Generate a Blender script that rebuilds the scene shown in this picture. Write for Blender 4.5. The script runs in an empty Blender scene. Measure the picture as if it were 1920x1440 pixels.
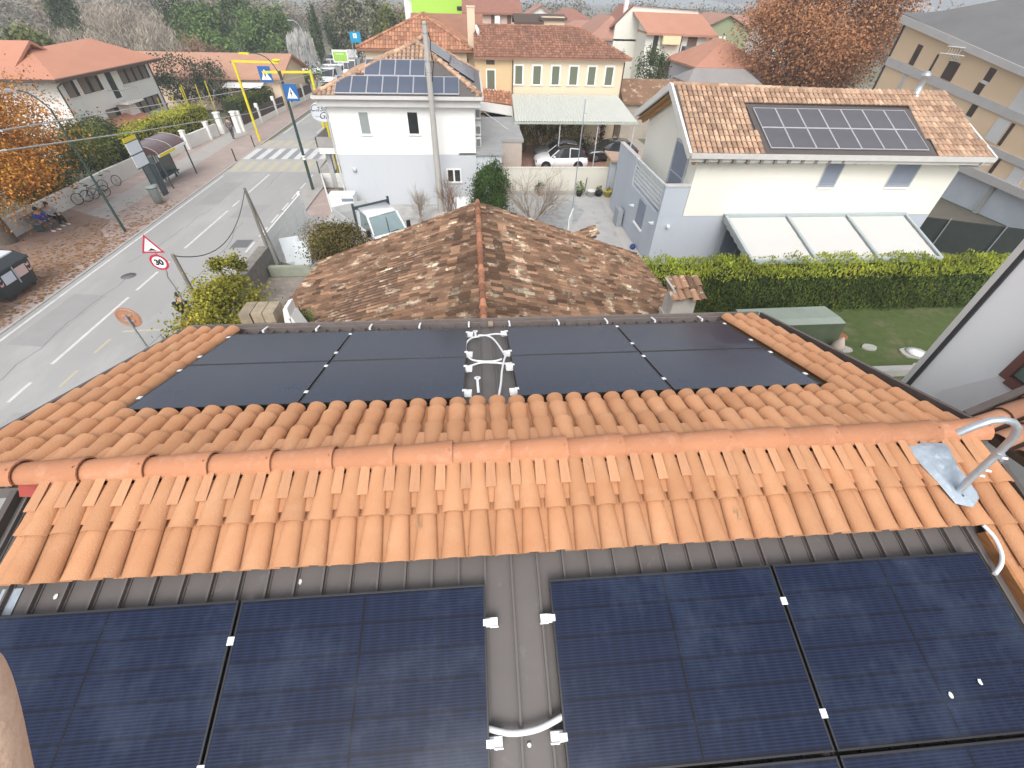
import bpy, math, random
from math import sin, cos, pi, radians, sqrt, atan2
from mathutils import Vector, Matrix
random.seed(7)
SC = bpy.context.scene
COL = SC.collection

# ---------------------------------------------------------------- camera
cam_d = bpy.data.cameras.new('camera'); cam = bpy.data.objects.new('camera', cam_d); COL.objects.link(cam)
YAW, PITCH, ROLL = 0.09119, 0.74316, 0.0267
CAM = Vector((-0.443, -2.333, 10.4))
_f = Vector((sin(YAW)*cos(PITCH), cos(YAW)*cos(PITCH), -sin(PITCH)))
_r = Vector((cos(YAW), -sin(YAW), 0)); _u = _r.cross(_f)
_r2 = _r*cos(ROLL) + _u*sin(ROLL); _u2 = _u*cos(ROLL) - _r*sin(ROLL)
cam.matrix_world = Matrix(((_r2.x, _u2.x, -_f.x, CAM.x), (_r2.y, _u2.y, -_f.y, CAM.y), (_r2.z, _u2.z, -_f.z, CAM.z), (0, 0, 0, 1)))
cam_d.lens = 14.895; cam_d.sensor_width = 36; cam_d.sensor_fit = 'HORIZONTAL'
cam_d.clip_start = 0.02; cam_d.clip_end = 6000
SC.camera = cam

# ---------------------------------------------------------------- sky and sun (overcast day)
SUN_EL, SUN_AZ = radians(46), radians(186)      # azimuth clockwise from +Y
world = bpy.data.worlds.new('World'); SC.world = world; world.use_nodes = True
nt = world.node_tree; nt.nodes.clear()
wo = nt.nodes.new('ShaderNodeOutputWorld'); bg = nt.nodes.new('ShaderNodeBackground')
sky = nt.nodes.new('ShaderNodeTexSky'); sky.sky_type = 'NISHITA'; sky.sun_disc = False
sky.sun_elevation = SUN_EL; sky.sun_rotation = SUN_AZ
sky.air_density = 1.0; sky.dust_density = 3.0; sky.ozone_density = 1.0; sky.altitude = 50
hs = nt.nodes.new('ShaderNodeHueSaturation'); hs.inputs['Saturation'].default_value = 0.22; hs.inputs['Value'].default_value = 1.0
nt.links.new(sky.outputs[0], hs.inputs['Color']); nt.links.new(hs.outputs[0], bg.inputs[0])
bg.inputs[1].default_value = 0.15; nt.links.new(bg.outputs[0], wo.inputs[0])
sun_d = bpy.data.lights.new('sun', 'SUN'); sun = bpy.data.objects.new('sun', sun_d); COL.objects.link(sun)
sun_d.energy = 0.6; sun_d.angle = radians(30); sun_d.color = (1.0, 0.95, 0.88)
_sd = Vector((sin(SUN_AZ)*cos(SUN_EL), cos(SUN_AZ)*cos(SUN_EL), sin(SUN_EL)))
sun.rotation_euler = (-_sd).to_track_quat('-Z', 'Y').to_euler()
SC.view_settings.view_transform = 'Standard'; SC.view_settings.look = 'None'
SC.view_settings.exposure = 0.95; SC.view_settings.gamma = 1
SC.cycles.max_bounces = 6; SC.cycles.use_adaptive_sampling = True

# ---------------------------------------------------------------- materials
_mats = {}
def mat(name, c, c2=None, rough=0.8, scale=4.0, mix=0.5, var=0.0, bump=0.0, bscale=None, metal=0.0, spec=0.3, stretch=None, detail=5, c3=None, s3=0.6, t3=(0.55, 0.7), alpha=None, emit=None, coat=0.0):
    """Procedural surface: c<->c2 through noise, c3 in patches, per-piece 'var' brightness, noise bump."""
    if name in _mats: return _mats[name]
    m = bpy.data.materials.new(name); m.use_nodes = True; _mats[name] = m
    t = m.node_tree; N = t.nodes; L = t.links; b = N['Principled BSDF']
    b.inputs['Roughness'].default_value = rough; b.inputs['Metallic'].default_value = metal
    b.inputs['Specular IOR Level'].default_value = spec
    if coat: b.inputs['Coat Weight'].default_value = coat; b.inputs['Coat Roughness'].default_value = 0.08
    tc = N.new('ShaderNodeTexCoord'); vec = tc.outputs['Object']
    if stretch:
        mp = N.new('ShaderNodeMapping'); mp.inputs['Scale'].default_value = stretch; L.new(vec, mp.inputs[0]); vec = mp.outputs[0]
    if c2 is None: c2 = tuple(x*0.8 for x in c)
    nz = N.new('ShaderNodeTexNoise'); nz.inputs['Scale'].default_value = scale; nz.inputs['Detail'].default_value = detail; nz.inputs['Roughness'].default_value = 0.6
    L.new(vec, nz.inputs['Vector'])
    rm = N.new('ShaderNodeMapRange'); rm.inputs[1].default_value = 0.5-0.25; rm.inputs[2].default_value = 0.5+0.25
    rm.inputs[3].default_value = 0; rm.inputs[4].default_value = mix*2 if mix < .5 else 1; L.new(nz.outputs[0], rm.inputs[0])
    mx = N.new('ShaderNodeMix'); mx.data_type = 'RGBA'; mx.inputs['A'].default_value = (*c, 1); mx.inputs['B'].default_value = (*c2, 1)
    L.new(rm.outputs[0], mx.inputs['Factor']); col = mx.outputs['Result']
    if c3:
        n3 = N.new('ShaderNodeTexNoise'); n3.inputs['Scale'].default_value = s3; n3.inputs['Detail'].default_value = 6; n3.inputs['Roughness'].default_value = 0.7
        L.new(vec, n3.inputs['Vector'])
        r3 = N.new('ShaderNodeMapRange'); r3.inputs[1].default_value = t3[0]; r3.inputs[2].default_value = t3[1]; L.new(n3.outputs[0], r3.inputs[0])
        m3 = N.new('ShaderNodeMix'); m3.data_type = 'RGBA'; L.new(r3.outputs[0], m3.inputs['Factor']); L.new(col, m3.inputs['A']); m3.inputs['B'].default_value = (*c3, 1)
        col = m3.outputs['Result']
    if var:
        at = N.new('ShaderNodeAttribute'); at.attribute_name = 'var'
        rv = N.new('ShaderNodeMapRange'); rv.inputs[3].default_value = 1-var; rv.inputs[4].default_value = 1+var; L.new(at.outputs['Fac'], rv.inputs[0])
        mv = N.new('ShaderNodeVectorMath'); mv.operation = 'SCALE'; L.new(col, mv.inputs[0]); L.new(rv.outputs[0], mv.inputs['Scale']); col = mv.outputs[0]
    L.new(col, b.inputs['Base Color'])
    if bump:
        nb = N.new('ShaderNodeTexNoise'); nb.inputs['Scale'].default_value = bscale or scale*6; nb.inputs['Detail'].default_value = 4; L.new(vec, nb.inputs['Vector'])
        bp = N.new('ShaderNodeBump'); bp.inputs['Strength'].default_value = bump; bp.inputs['Distance'].default_value = 0.02
        L.new(nb.outputs[0], bp.inputs['Height']); L.new(bp.outputs[0], b.inputs['Normal'])
    if alpha is not None: b.inputs['Alpha'].default_value = alpha
    if emit: b.inputs['Emission Color'].default_value = (*emit[:3], 1); b.inputs['Emission Strength'].default_value = emit[3]
    return m

def leafmat(name, c, c2, c3=None, var=0.45, trans=0.25):
    """Leaves: two hues by clump noise, brightness per leaf, a little translucency."""
    if name in _mats: return _mats[name]
    m = mat(name, c, c2, rough=0.85, scale=1.1, mix=0.5, var=var, spec=0.1, c3=c3, s3=0.9, detail=3)
    b = m.node_tree.nodes['Principled BSDF']
    return m

# ---------------------------------------------------------------- mesh builder
class MB:
    def __init__(s): s.v = []; s.f = []; s.var = []; s.mi = []; s.sm = []
    def face(s, pts, var=0.5, mi=0, sm=False):
        n = len(s.v); s.v.extend([tuple(p) for p in pts]); s.f.append(tuple(range(n, n+len(pts)))); s.var.append(var); s.mi.append(mi); s.sm.append(sm)
    def mesh(s, V, F, var=0.5, mi=0, sm=False):
        n = len(s.v); s.v.extend([tuple(p) for p in V])
        for f in F: s.f.append(tuple(n+i for i in f)); s.var.append(var); s.mi.append(mi); s.sm.append(sm)
        return s
    def box(s, x0, x1, y0, y1, z0, z1, var=0.5, mi=0):
        V = [(x0,y0,z0),(x1,y0,z0),(x1,y1,z0),(x0,y1,z0),(x0,y0,z1),(x1,y0,z1),(x1,y1,z1),(x0,y1,z1)]
        return s.mesh(V, [(0,3,2,1),(4,5,6,7),(0,1,5,4),(1,2,6,5),(2,3,7,6),(3,0,4,7)], var, mi)
    def hexa(s, b, t, var=0.5, mi=0):
        """b, t: four bottom and four top points, counter-clockwise from above."""
        return s.mesh(list(b)+list(t), [(0,3,2,1),(4,5,6,7),(0,1,5,4),(1,2,6,5),(2,3,7,6),(3,0,4,7)], var, mi)
    def obox(s, c, U, V, W, var=0.5, mi=0):
        """box around c with half-extent vectors U, V, W."""
        c = Vector(c); U = Vector(U); V = Vector(V); W = Vector(W)
        b = [c-U-V-W, c+U-V-W, c+U+V-W, c-U+V-W]; t = [p+2*W for p in b]
        return s.hexa(b, t, var, mi)
    def bar(s, a, b, w, h=None, up=(0,0,1), var=0.5, mi=0):
        a = Vector(a); b = Vector(b); d = (b-a); L = d.length; d.normalize(); h = h or w
        upv = Vector(up)
        if abs(d.dot(upv)) > .98: upv = Vector((0,1,0))
        sd = d.cross(upv).normalized(); u2 = sd.cross(d)
        return s.obox((a+b)/2, d*L/2, sd*w/2, u2*h/2, var, mi)
    def tube(s, pts, r, n=8, cap=True, var=0.5, mi=0, sm=True):
        pts = [Vector(p) for p in pts]; R = r if isinstance(r, (list, tuple)) else [r]*len(pts)
        V = []; F = []; prev = None
        for i, p in enumerate(pts):
            d = (pts[min(i+1, len(pts)-1)] - pts[max(i-1, 0)]).normalized()
            if prev is None:
                a = Vector((0,0,1)) if abs(d.z) < .9 else Vector((1,0,0)); e = d.cross(a).normalized()
            else:
                e = (prev - d*prev.dot(d)).normalized()
            prev = e; g = d.cross(e)
            for k in range(n): V.append(p + (e*cos(2*pi*k/n) + g*sin(2*pi*k/n))*R[i])
        for i in range(len(pts)-1):
            for k in range(n):
                F.append((i*n+k, i*n+(k+1)%n, (i+1)*n+(k+1)%n, (i+1)*n+k))
        s.mesh(V, F, var, mi, sm)
        if cap:
            s.face([V[k] for k in range(n)][::-1], var, mi); s.face([V[(len(pts)-1)*n+k] for k in range(n)], var, mi)
        return s
    def lathe(s, c, prof, n=12, var=0.5, mi=0, sm=True):
        """prof: (radius, z) from bottom to top round a vertical axis at c."""
        cx, cy, cz = c; V = []; F = []
        for r, z in prof:
            for k in range(n): V.append((cx+r*cos(2*pi*k/n), cy+r*sin(2*pi*k/n), cz+z))
        for i in range(len(prof)-1):
            for k in range(n): F.append((i*n+k, i*n+(k+1)%n, (i+1)*n+(k+1)%n, (i+1)*n+k))
        F.append(tuple(range(n))[::-1]); F.append(tuple((len(prof)-1)*n+k for k in range(n)))
        return s.mesh(V, F, var, mi, sm)
    def prism(s, poly, a, var=0.5, mi=0):
        """extrude a planar polygon (3-D points) by vector a."""
        P = [Vector(p) for p in poly]; A = Vector(a); n = len(P)
        s.mesh(P+[p+A for p in P], [tuple(range(n))[::-1], tuple(range(n, 2*n))]+[(i, (i+1)%n, n+(i+1)%n, n+i) for i in range(n)], var, mi)
        return s
    def sphere(s, c, r, n=12, m=8, sc=(1,1,1), var=0.5, mi=0):
        V = []; F = []
        for j in range(m+1):
            th = pi*j/m
            for k in range(n): V.append((c[0]+r*sc[0]*sin(th)*cos(2*pi*k/n), c[1]+r*sc[1]*sin(th)*sin(2*pi*k/n), c[2]+r*sc[2]*cos(th)))
        for j in range(m):
            for k in range(n): F.append((j*n+k, (j+1)*n+k, (j+1)*n+(k+1)%n, j*n+(k+1)%n))
        return s.mesh(V, F, var, mi, True)
    def build(s, name, m, parent=None, bevel=0, **tags):
        me = bpy.data.meshes.new(name); me.from_pydata(s.v, [], s.f)
        ms = m if isinstance(m, (list, tuple)) else [m]
        for q in ms: me.materials.append(q)
        if len(ms) > 1: me.polygons.foreach_set('material_index', s.mi)
        me.polygons.foreach_set('use_smooth', s.sm)
        at = me.attributes.new('var', 'FLOAT', 'FACE'); at.data.foreach_set('value', s.var)
        me.update()
        o = bpy.data.objects.new(name, me); COL.objects.link(o)
        if parent: o.parent = parent
        if bevel:
            bv = o.modifiers.new('bevel', 'BEVEL'); bv.width = bevel; bv.segments = 2; bv.limit_method = 'ANGLE'
        for k, q in tags.items(): o[k] = q
        return o

def thing(name, label, cat, loc=(0,0,0), rz=0, group=None):
    o = bpy.data.objects.new(name, None); COL.objects.link(o); o.location = loc; o.rotation_euler = (0,0,rz)
    o.empty_display_size = 0.3; o['label'] = label; o['category'] = cat
    if group: o['group'] = group
    return o
def tag(o, label, cat, group=None):
    o['label'] = label; o['category'] = cat
    if group: o['group'] = group
    return o
def stru(o, kind='structure', label=None):
    o['kind'] = kind
    if label: o['label'] = label
    return o
def kids(o): return [c for c in COL.objects if c.parent == o]
def dup(o, loc=None, rz=None, label=None, parent=None):
    c = o.copy(); COL.objects.link(c)
    if parent: c.parent = parent
    if loc is not None: c.location = loc
    if rz is not None: c.rotation_euler = (0,0,rz)
    if label: c['label'] = label
    for k in kids(o): dup(k, parent=c)
    return c

# curved (coppo) tile laid in a slope plane -----------------------------------
def coppo(mb, O, U, V, N, u, v0, v1, r0, r1, h0, h1, l0, l1, n=6, var=0.5, rim=0.012, mi=0, cap=False):
    """cover tile: lower end at v0 (radius r0, height h0, lift l0), upper end at v1."""
    O = Vector(O); A = []; B = []
    for k in range(n+1):
        a = pi*k/n; cu, sn = -cos(a), sin(a)
        A.append(O + U*(u+cu*r0) + V*v0 + N*(l0+sn*h0)); B.append(O + U*(u+cu*r1) + V*v1 + N*(l1+sn*h1))
    mb.mesh(A+B, [(k, k+1, n+1+k+1, n+1+k) for k in range(n)], var, mi, True)
    if rim:
        I = [O + U*(u-cos(pi*k/n)*(r0-rim)) + V*v0 + N*(l0+sin(pi*k/n)*(h0-rim)) for k in range(n+1)]
        mb.mesh(A+I, [(k, n+1+k, n+1+k+1, k+1) for k in range(n)], var*0.8, mi)
    if cap: mb.face(A[::-1], var*0.5, mi)  # end face coloured darker, painting the shade inside the hollow tile
def tilefield(mb, O, U, V, inside, ur, vr, pitch=0.22, expo=0.35, r=0.085, h=0.06, n=4, skip=0.0, cvar=None, jitter=0.0, lift=0.0):
    """covers in every column/row whose centre passes inside(u, v)."""
    U = Vector(U).normalized(); V = Vector(V).normalized(); N = U.cross(V).normalized()
    if N.z < 0: N = -N
    nu = int((ur[1]-ur[0])/pitch); nv = int((vr[1]-vr[0])/expo)
    for i in range(nu):
        u = ur[0] + (i+.5)*pitch
        off = random.uniform(-jitter, jitter)
        for j in range(nv+1):
            v = vr[0] + j*expo + off
            if not inside(u, v+expo*.5): continue
            va = cvar(u, v) if cvar else random.random()
            ju = random.uniform(-jitter, jitter)*.25
            coppo(mb, O, U, V, N, u+ju, v, v+expo*1.08, r, r*.82, h, h*.75, .022+lift, lift, n=n, var=va, rim=0, cap=True)

# ================================================================ the roof in front: house, tiles, panels
ZR = 7.415; AN, AF = radians(16.306), radians(15.76)
TN, TF = math.tan(AN), math.tan(AF)
def NP(x, y, h=0.0):                    # point on the near slope (y < 0), h above the panel plane
    return Vector((x, y, ZR+TN*y)) + Vector((0, -sin(AN), cos(AN)))*h
def FP(x, y, h=0.0):                    # point on the far slope (y > 0)
    return Vector((x, y, ZR-TF*y)) + Vector((0, sin(AF), cos(AF)))*h
UX = Vector((1,0,0)); VN = Vector((0, cos(AN), sin(AN))); NN = Vector((0, -sin(AN), cos(AN)))
VF = Vector((0, -cos(AF), sin(AF))); NF = Vector((0, sin(AF), cos(AF)))

M_newtile = mat('new_terracotta', (0.55,0.29,0.158), (0.47,0.225,0.112), rough=0.85, scale=2.5, mix=0.5, var=0.13, bump=0.3, bscale=70, c3=(0.56,0.335,0.20), s3=2.2, t3=(0.54,0.85), spec=.2)
M_ridge = mat('ridge_terracotta', (0.46,0.215,0.115), (0.40,0.175,0.092), rough=0.8, scale=3, var=0.07, bump=0.2, bscale=50, c3=(0.52,0.27,0.17), s3=6, t3=(.5,.75))
M_pale = mat('pale_terracotta', (0.55,0.295,0.165), (0.49,0.245,0.13), rough=0.8, scale=8, var=0.12, bump=0.2, bscale=60, stretch=(6,1,1))
M_deck = mat('brown_sheet_metal', (0.128,0.113,0.107), (0.105,0.092,0.087), rough=0.5, scale=2.5, bump=0.05, bscale=8, spec=0.4, c3=(0.16,0.148,0.14), s3=7, t3=(.6,.75))
M_trim = mat('dark_brown_trim', (0.10,0.082,0.075), (0.08,0.066,0.06), rough=0.45, scale=4, spec=0.4)
M_lead = mat('grey_lead_sheet', (0.40,0.46,0.52), (0.27,0.32,0.38), rough=0.5, scale=7, bump=0.5, bscale=16, c3=(0.55,0.60,0.64), s3=9)
M_galv = mat('galvanised_steel', (0.52,0.56,0.60), (0.38,0.42,0.46), rough=0.38, scale=14, metal=0.6, spec=0.5)
M_white = mat('white_paint', (0.80,0.80,0.78), (0.74,0.74,0.72), rough=0.5, scale=5)
M_clip = mat('white_aluminium', (0.82,0.83,0.84), (0.70,0.72,0.74), rough=0.4, scale=20, spec=0.5)
M_pvc = mat('white_conduit', (0.76,0.77,0.78), (0.66,0.67,0.68), rough=0.45, scale=9)
M_membrane = mat('red_membrane', (0.36,0.07,0.05), (0.28,0.05,0.04), rough=0.6)
M_mortar = mat('house_render', (0.62,0.60,0.56), (0.56,0.54,0.50), rough=0.9, scale=2)
M_black = mat('black_frame', (0.012,0.012,0.015), (0.018,0.018,0.02), rough=0.35, spec=0.5)
M_dirt = mat('white_speck', (0.75,0.76,0.72), rough=0.8)
M_straw = mat('dry_straw', (0.42,0.33,0.20), rough=0.9)

house = thing('tiled_house', 'house in the foreground whose orange tile roof and dark metal strips carry black solar panels', 'house', (-0.3, 0, 0))
house.location = (0,0,0)
XL, XR = -5.12, 4.44; YE = 3.6
b = MB(); b.box(-4.85, 4.2, -6.5, 3.3, 0, 6.2); b.build('wall', M_mortar, house)

# standing seam deck, both slopes
def deck(name, PF, Nn, x0, x1, ya, yb, off=-0.12):
    b = MB(); sgn = 1 if yb > 0 else -1
    b.hexa([PF(x0,ya,off-.1), PF(x1,ya,off-.1), PF(x1,yb,off-.1), PF(x0,yb,off-.1)] if sgn > 0 else [PF(x0,yb,off-.1), PF(x1,yb,off-.1), PF(x1,ya,off-.1), PF(x0,ya,off-.1)],
           [PF(x0,ya,off), PF(x1,ya,off), PF(x1,yb,off), PF(x0,yb,off)] if sgn > 0 else [PF(x0,yb,off), PF(x1,yb,off), PF(x1,ya,off), PF(x0,ya,off)])
    k = math.ceil((x0-.14+.03)/.207)
    while .14+.207*k < x1-.03:
        x = .14+.207*k; k += 1
        b.bar(PF(x,ya,off+.018), PF(x,yb,off+.018), .016, .042, up=Nn)
        b.bar(PF(x,ya,off+.003), PF(x,yb,off+.003), .040, .010, up=Nn)
    b.build(name, M_deck, house)
deck('metal_roof', FP, NF, XL+.02, XR-.02, 0.0, YE-.02)
deck('metal_roof', NP, NN, -4.28, 4.28, -0.02, -3.9)

# trims: rakes, far eave gutter, brackets
b = MB()
b.bar(FP(XL,-.05,-.08), FP(XL,YE+.02,-.08), .05, .16, up=NF); b.bar(FP(XL-.06,-.05,-.07), FP(XL-.06,YE+.02,-.07), .10, .02, up=NF)
b.build('rake_flashing', M_trim, house); b = MB()
b.bar(FP(XR,.12,-.06), FP(XR,YE+.02,-.06), .05, .14, up=NF); b.bar(FP(XR+.05,.3,-.05), FP(XR+.05,YE+.02,-.05), .07, .02, up=NF)
b.build('rake_flashing', M_trim, house)
b = MB(); b.bar(NP(-4.3,-.1,-.10), NP(-4.3,-3.9,-.10), .05, .10, up=NN); b.build('rake_flashing', M_trim, house)
b = MB(); b.bar(NP(4.33,-.3,-.08), NP(4.33,-3.9,-.08), .05, .10, up=NN); b.build('rake_flashing', M_trim, house)
b = MB()
gz = FP(0,YE,-.10)
prof = [(YE-.01,gz.z+.055),(YE-.01,gz.z-.05),(YE+.05,gz.z-.10),(YE+.12,gz.z-.05),(YE+.135,gz.z+.045),(YE+.115,gz.z+.045),(YE+.10,gz.z-.045),(YE+.05,gz.z-.08),(YE+.005,gz.z-.04),(YE+.005,gz.z+.055)]
b.prism([(XL-.03,y,z) for y,z in prof], (XR-XL+.06,0,0)); gut = b.build('gutter', mat('brown_gutter', (0.20,0.17,0.16), (0.15,0.125,0.115), rough=.45, scale=8), house)
for x in (-3.90,-3.08,-2.24,-1.45,-.65,.02,.84,1.66,2.48,3.30):
    b = MB(); b.bar(FP(x,YE-.14,-.035), FP(x,YE+.03,-.035), .028, .012, up=NF); b.bar(FP(x,YE-.14,-.07), FP(x,YE-.14,-.03), .028, .012, up=(0,1,0)); b.build('bracket', M_clip, gut)
b = MB(); b.box(-.33,-.25, YE-.10, YE+.01, gz.z+.03, gz.z+.065); b.build('outlet_plate', mat('tan_plate', (.35,.27,.2)), house)

# tiles --------------------------------------------------------------
cov = MB(); pale = MB(); pan = MB()
def crest(k): return -.515+.213*k
R0, R1 = .096, .067
LN = -.055       # height of the tile bed above/below the panel plane
def rv(c=0.5, a=0.35): return c+random.uniform(-a, a)
# near slope, two courses; a third and more at the right verge
ymax = -.80
for k in range(-16, 23):
    x = crest(k)
    if x < -3.98 or x > 4.2: continue
    last = -3.9 if x > 3.80 else ymax
    j = 0; y_lo = -.47
    coppo(cov, NP(0,0,LN), UX, VN, NN, x+random.uniform(-.004,.004), (-.47+random.uniform(-.008,.008))/cos(AN), -.02/cos(AN), R0, R1-.004, .060, .051, .040, .014, n=10, var=rv())
    y = -.47
    while y > last+.05:
        y2 = max(y-.333, last) if last == ymax else y-.333
        coppo(cov, NP(0,0,LN), UX, VN, NN, x+random.uniform(-.004,.004), (y2+random.uniform(-.006,.006))/cos(AN), (y+.05)/cos(AN), R0, R1, .058, .049, .028, .010, n=10, var=rv())
        y = y2
def panp(mb, PF, x, ya, yb, w, h, var, th=.012, Nn=NN):
    # short flat pan piece seen between two covers, ends at ya (its visible lower end)
    A = PF(x-w/2, ya, h); B = PF(x+w/2, ya, h); Cc = PF(x+w*.42, yb, h-.01); D = PF(x-w*.42, yb, h-.01)
    m0 = PF(x, ya, h+.006); m1 = PF(x, yb, h-.004); d = Nn*(-th)
    mb.mesh([A,m0,B,Cc,m1,D,A+d,m0+d,B+d], [(0,1,4,5),(1,2,3,4),(6,7,1,0),(7,8,2,1)], var, 0)
for k in range(-17, 22):
    x = crest(k)+.1065
    if x < -4.05 or x > 4.2: continue
    if not (3.45 < x < 3.75 and False):
        panp(pale, NP, x, -.285+random.uniform(-.012,.012), -.03, .088, LN+.072, rv(.5,.4))
    panp(pan, NP, x, -.40+random.uniform(-.01,.01), -.1, .10, LN+.040, rv(.35,.3))
    panp(pan, NP, x, (-3.9 if x > 3.8 else -.795), -.3, .14, LN+.006, rv(.4,.3))
# left edge flat column
for (ya, yb, hh) in ((-.79,-.42,.03),(-.46,-.22,.04),(-.24,-.06,.05)):
    pan.mesh([NP(-4.09,ya,LN+hh), NP(-3.93,ya,LN+hh), NP(-3.93,yb,LN+hh-.01), NP(-4.07,yb,LN+hh-.01), NP(-4.09,ya,LN+hh-.02), NP(-3.93,ya,LN+hh-.02), NP(-4.07,yb,LN+hh-.03)], [(0,1,2,3),(4,5,1,0),(6,4,0,3)], .5)
# far slope: courses under the ridge
for k in range(-22, 24):
    x = crest(k)
    if x < XL+.04 or x > XR-.06: continue
    side = x < -4.34 or x > 3.74
    q = lambda y: -y/cos(AF)
    OF = FP(0,0,LN)
    coppo(cov, OF, UX, VF, NF, x, q(.49+random.uniform(-.012,.012)), q(.1), R0, R1, .082, .068, .040, .012, n=8, var=rv())
    coppo(cov, OF, UX, VF, NF, x+random.uniform(-.004,.004), q(.80+random.uniform(-.02,.02)), q(.43), R0, R1, .080, .066, .032, .012, n=8, var=rv(.58+.35*max(0,1-abs(x-.2)/2.2),.25))
    ends = [.98]
    if side:
        y = .80
        while y < 3.45:
            y2 = min(y+.336, 3.56)
            coppo(cov, OF, UX, VF, NF, x+random.uniform(-.004,.004), q(y2), q(y-.04), R0, R1, .080, .066, .030, .010, n=8, var=rv(.55,.3)); y = y2
    else:
        coppo(cov, OF, UX, VF, NF, x, q(.97+random.uniform(-.015,.015)), q(.74), R0-.002, R1, .078, .066, .024, .010, n=8, var=rv(.42,.25), cap=False)
for k in range(-23, 24):
    x = crest(k)+.1065
    if x < XL+.03 or x > XR-.03: continue
    side = x < -4.34 or x > 3.74
    panp(pale, FP, x, .36+random.uniform(-.02,.02), .1, .10, LN+.060, rv(.5,.4), Nn=NF)
    panp(pan, FP, x, 3.56 if side else .93, .2, .14, LN+.008, rv(.3,.25), Nn=NF)
tl = cov.build('roof_tile_covers', M_newtile, house)
pale.build('roof_tile_undercloak', M_pale, house); pan.build('roof_tile_pans', M_newtile, house)
# timber edge under the tiles that frame the far panels
M_wood = mat('orange_wood_edge', (0.42,0.19,0.07), (0.20,0.09,0.04), rough=.8, scale=10, stretch=(1,1,8))
b = MB(); b.bar(FP(3.735,1.0,-.085), FP(3.735,3.56,-.085), .02, .075, up=NF); b.build('tile_batten', M_wood, house); b = MB(); b.bar(FP(-4.335,1.0,-.085), FP(-4.335,3.56,-.085), .02, .075, up=NF)
b.build('tile_batten', M_wood, house)
b = MB(); b.bar(NP(3.765,-.85,-.08), NP(3.765,-3.9,-.08), .03, .085, up=NN); b.build('tile_batten', M_wood, house)
b = MB(); b.mesh([NP(-4.30,-.03,-.04), NP(-4.0,-.03,-.04), NP(-4.0,-.17,-.05), NP(-4.24,-.15,-.06)], [(0,3,2,1)]); b.build('underlay', M_membrane, house)
b = MB(); b.mesh([NP(-4.06,-.81,-.112), NP(-3.92,-.81,-.112), NP(-3.92,-.98,-.112), NP(-4.06,-.98,-.112)], [(0,3,2,1)]); b.build('flashing_patch', M_lead, house)

# ridge tiles: overlapping tapered half rounds
b = MB(); x = -4.79; L = .507
rr = []
while x < 4.25:
    xe = min(x+L, 4.42); r0, r1 = .124, .102     # big end right
    n = 9; n0 = len(b.v); V = []
    for (xx, r, dz) in ((x-.03, r1, -.012), (xe, r0, .0)):
        for k in range(n+1):
            a = pi*k/n; V.append((xx, .045-cos(a)*r*1.0, ZR-.030+dz+sin(a)*r*.95))
    for k in range(n+1):
        a = pi*k/n; V.append((xe, .045-cos(a)*(r0-.014), ZR-.030+sin(a)*(r0-.014)*.95))
    F = [(k, n+1+k, n+1+k+1, k+1) for k in range(n)]
    va = rv(.5,.5)
    b.mesh(V, F, va, 0, True); b.mesh(V[n+1:], [(k, n+1+k, n+2+k, k+1) for k in range(n)], va*.8)
    if random.random() < .8: b.sphere((xe-.03, .0, ZR-.030+r0*.95), .008, 6, 4, var=1.5)
    x = xe
b.build('ridge_tiles', M_ridge, house)

# lead flashing with a bent galvanised mast
mast = thing('bent_mast', 'bent galvanised steel mast rising from grey lead sheet at right end of ridge', 'mast', (3.66,-.5,7.2))
def rel(o, p): return Vector(p) - Vector(o.location)
b = MB()
out = [(3.46,-.11),(3.60,-.085),(3.80,-.10),(3.80,-.30),(3.83,-.42),(3.80,-.60),(3.69,-.67),(3.56,-.63),(3.50,-.45),(3.46,-.28)]
V = []; cx, cy = 3.65, -.38
rings = [1.0, .82, .55, .25]
for f in rings:
    for (ux, uy) in out:
        X, Y = cx+(ux-cx)*f, cy+(uy-cy)*f
        V.append(rel(mast, NP(X, Y, .045 + .022*cos(2*pi*(X+.515)/.213) + .012*sin(X*31+Y*17) - (.02 if f == 1 else 0))))
n = len(out); F = []
for i in range(len(rings)-1):
    for k in range(n): F.append((i*n+k, i*n+(k+1)%n, (i+1)*n+(k+1)%n, (i+1)*n+k))
F.append(tuple(3*n+k for k in range(n)))
b.mesh(V, [f[::-1] for f in F], .5, 0, True)
b.build('lead_flashing', M_lead, mast)
b = MB(); P = [(3.655,-.55,7.24),(3.66,-.52,7.42),(3.675,-.5,7.62),(3.69,-.48,7.80),(3.68,-.47,7.93),(3.63,-.46,8.03),(3.55,-.45,8.09),(3.46,-.44,8.11),(3.38,-.43,8.09),(3.31,-.42,8.02),(3.26,-.41,7.93)]
b.tube([rel(mast, p) for p in P], .027, 12); b.build('pipe', M_galv, mast)
b = MB(); b.lathe(rel(mast, (3.655,-.555,7.235)), [(.075,0),(.06,.02),(.035,.045)], 14); b.build('collar', mat('dark_sealant', (.08,.085,.09), rough=.6), mast)
for (q, zz) in ((0, 7.72), (1, 7.55), (2, 7.48)):
    b = MB(); c = rel(mast, (3.70,-.505,zz)); b.tube([c, c+Vector((.05,-.02,0))], .012, 6); b.build('bolt', M_clip, mast)
b = MB(); c = rel(mast, (3.69,-.49,7.74)); b.tube([c-Vector((0,0,.02)), c+Vector((0,0,.02))], .036, 12); b.tube([c+Vector((.03,0,0)), c+Vector((.085,-.01,-.08))], .014, 6); b.build('clamp', M_galv, mast)

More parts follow.
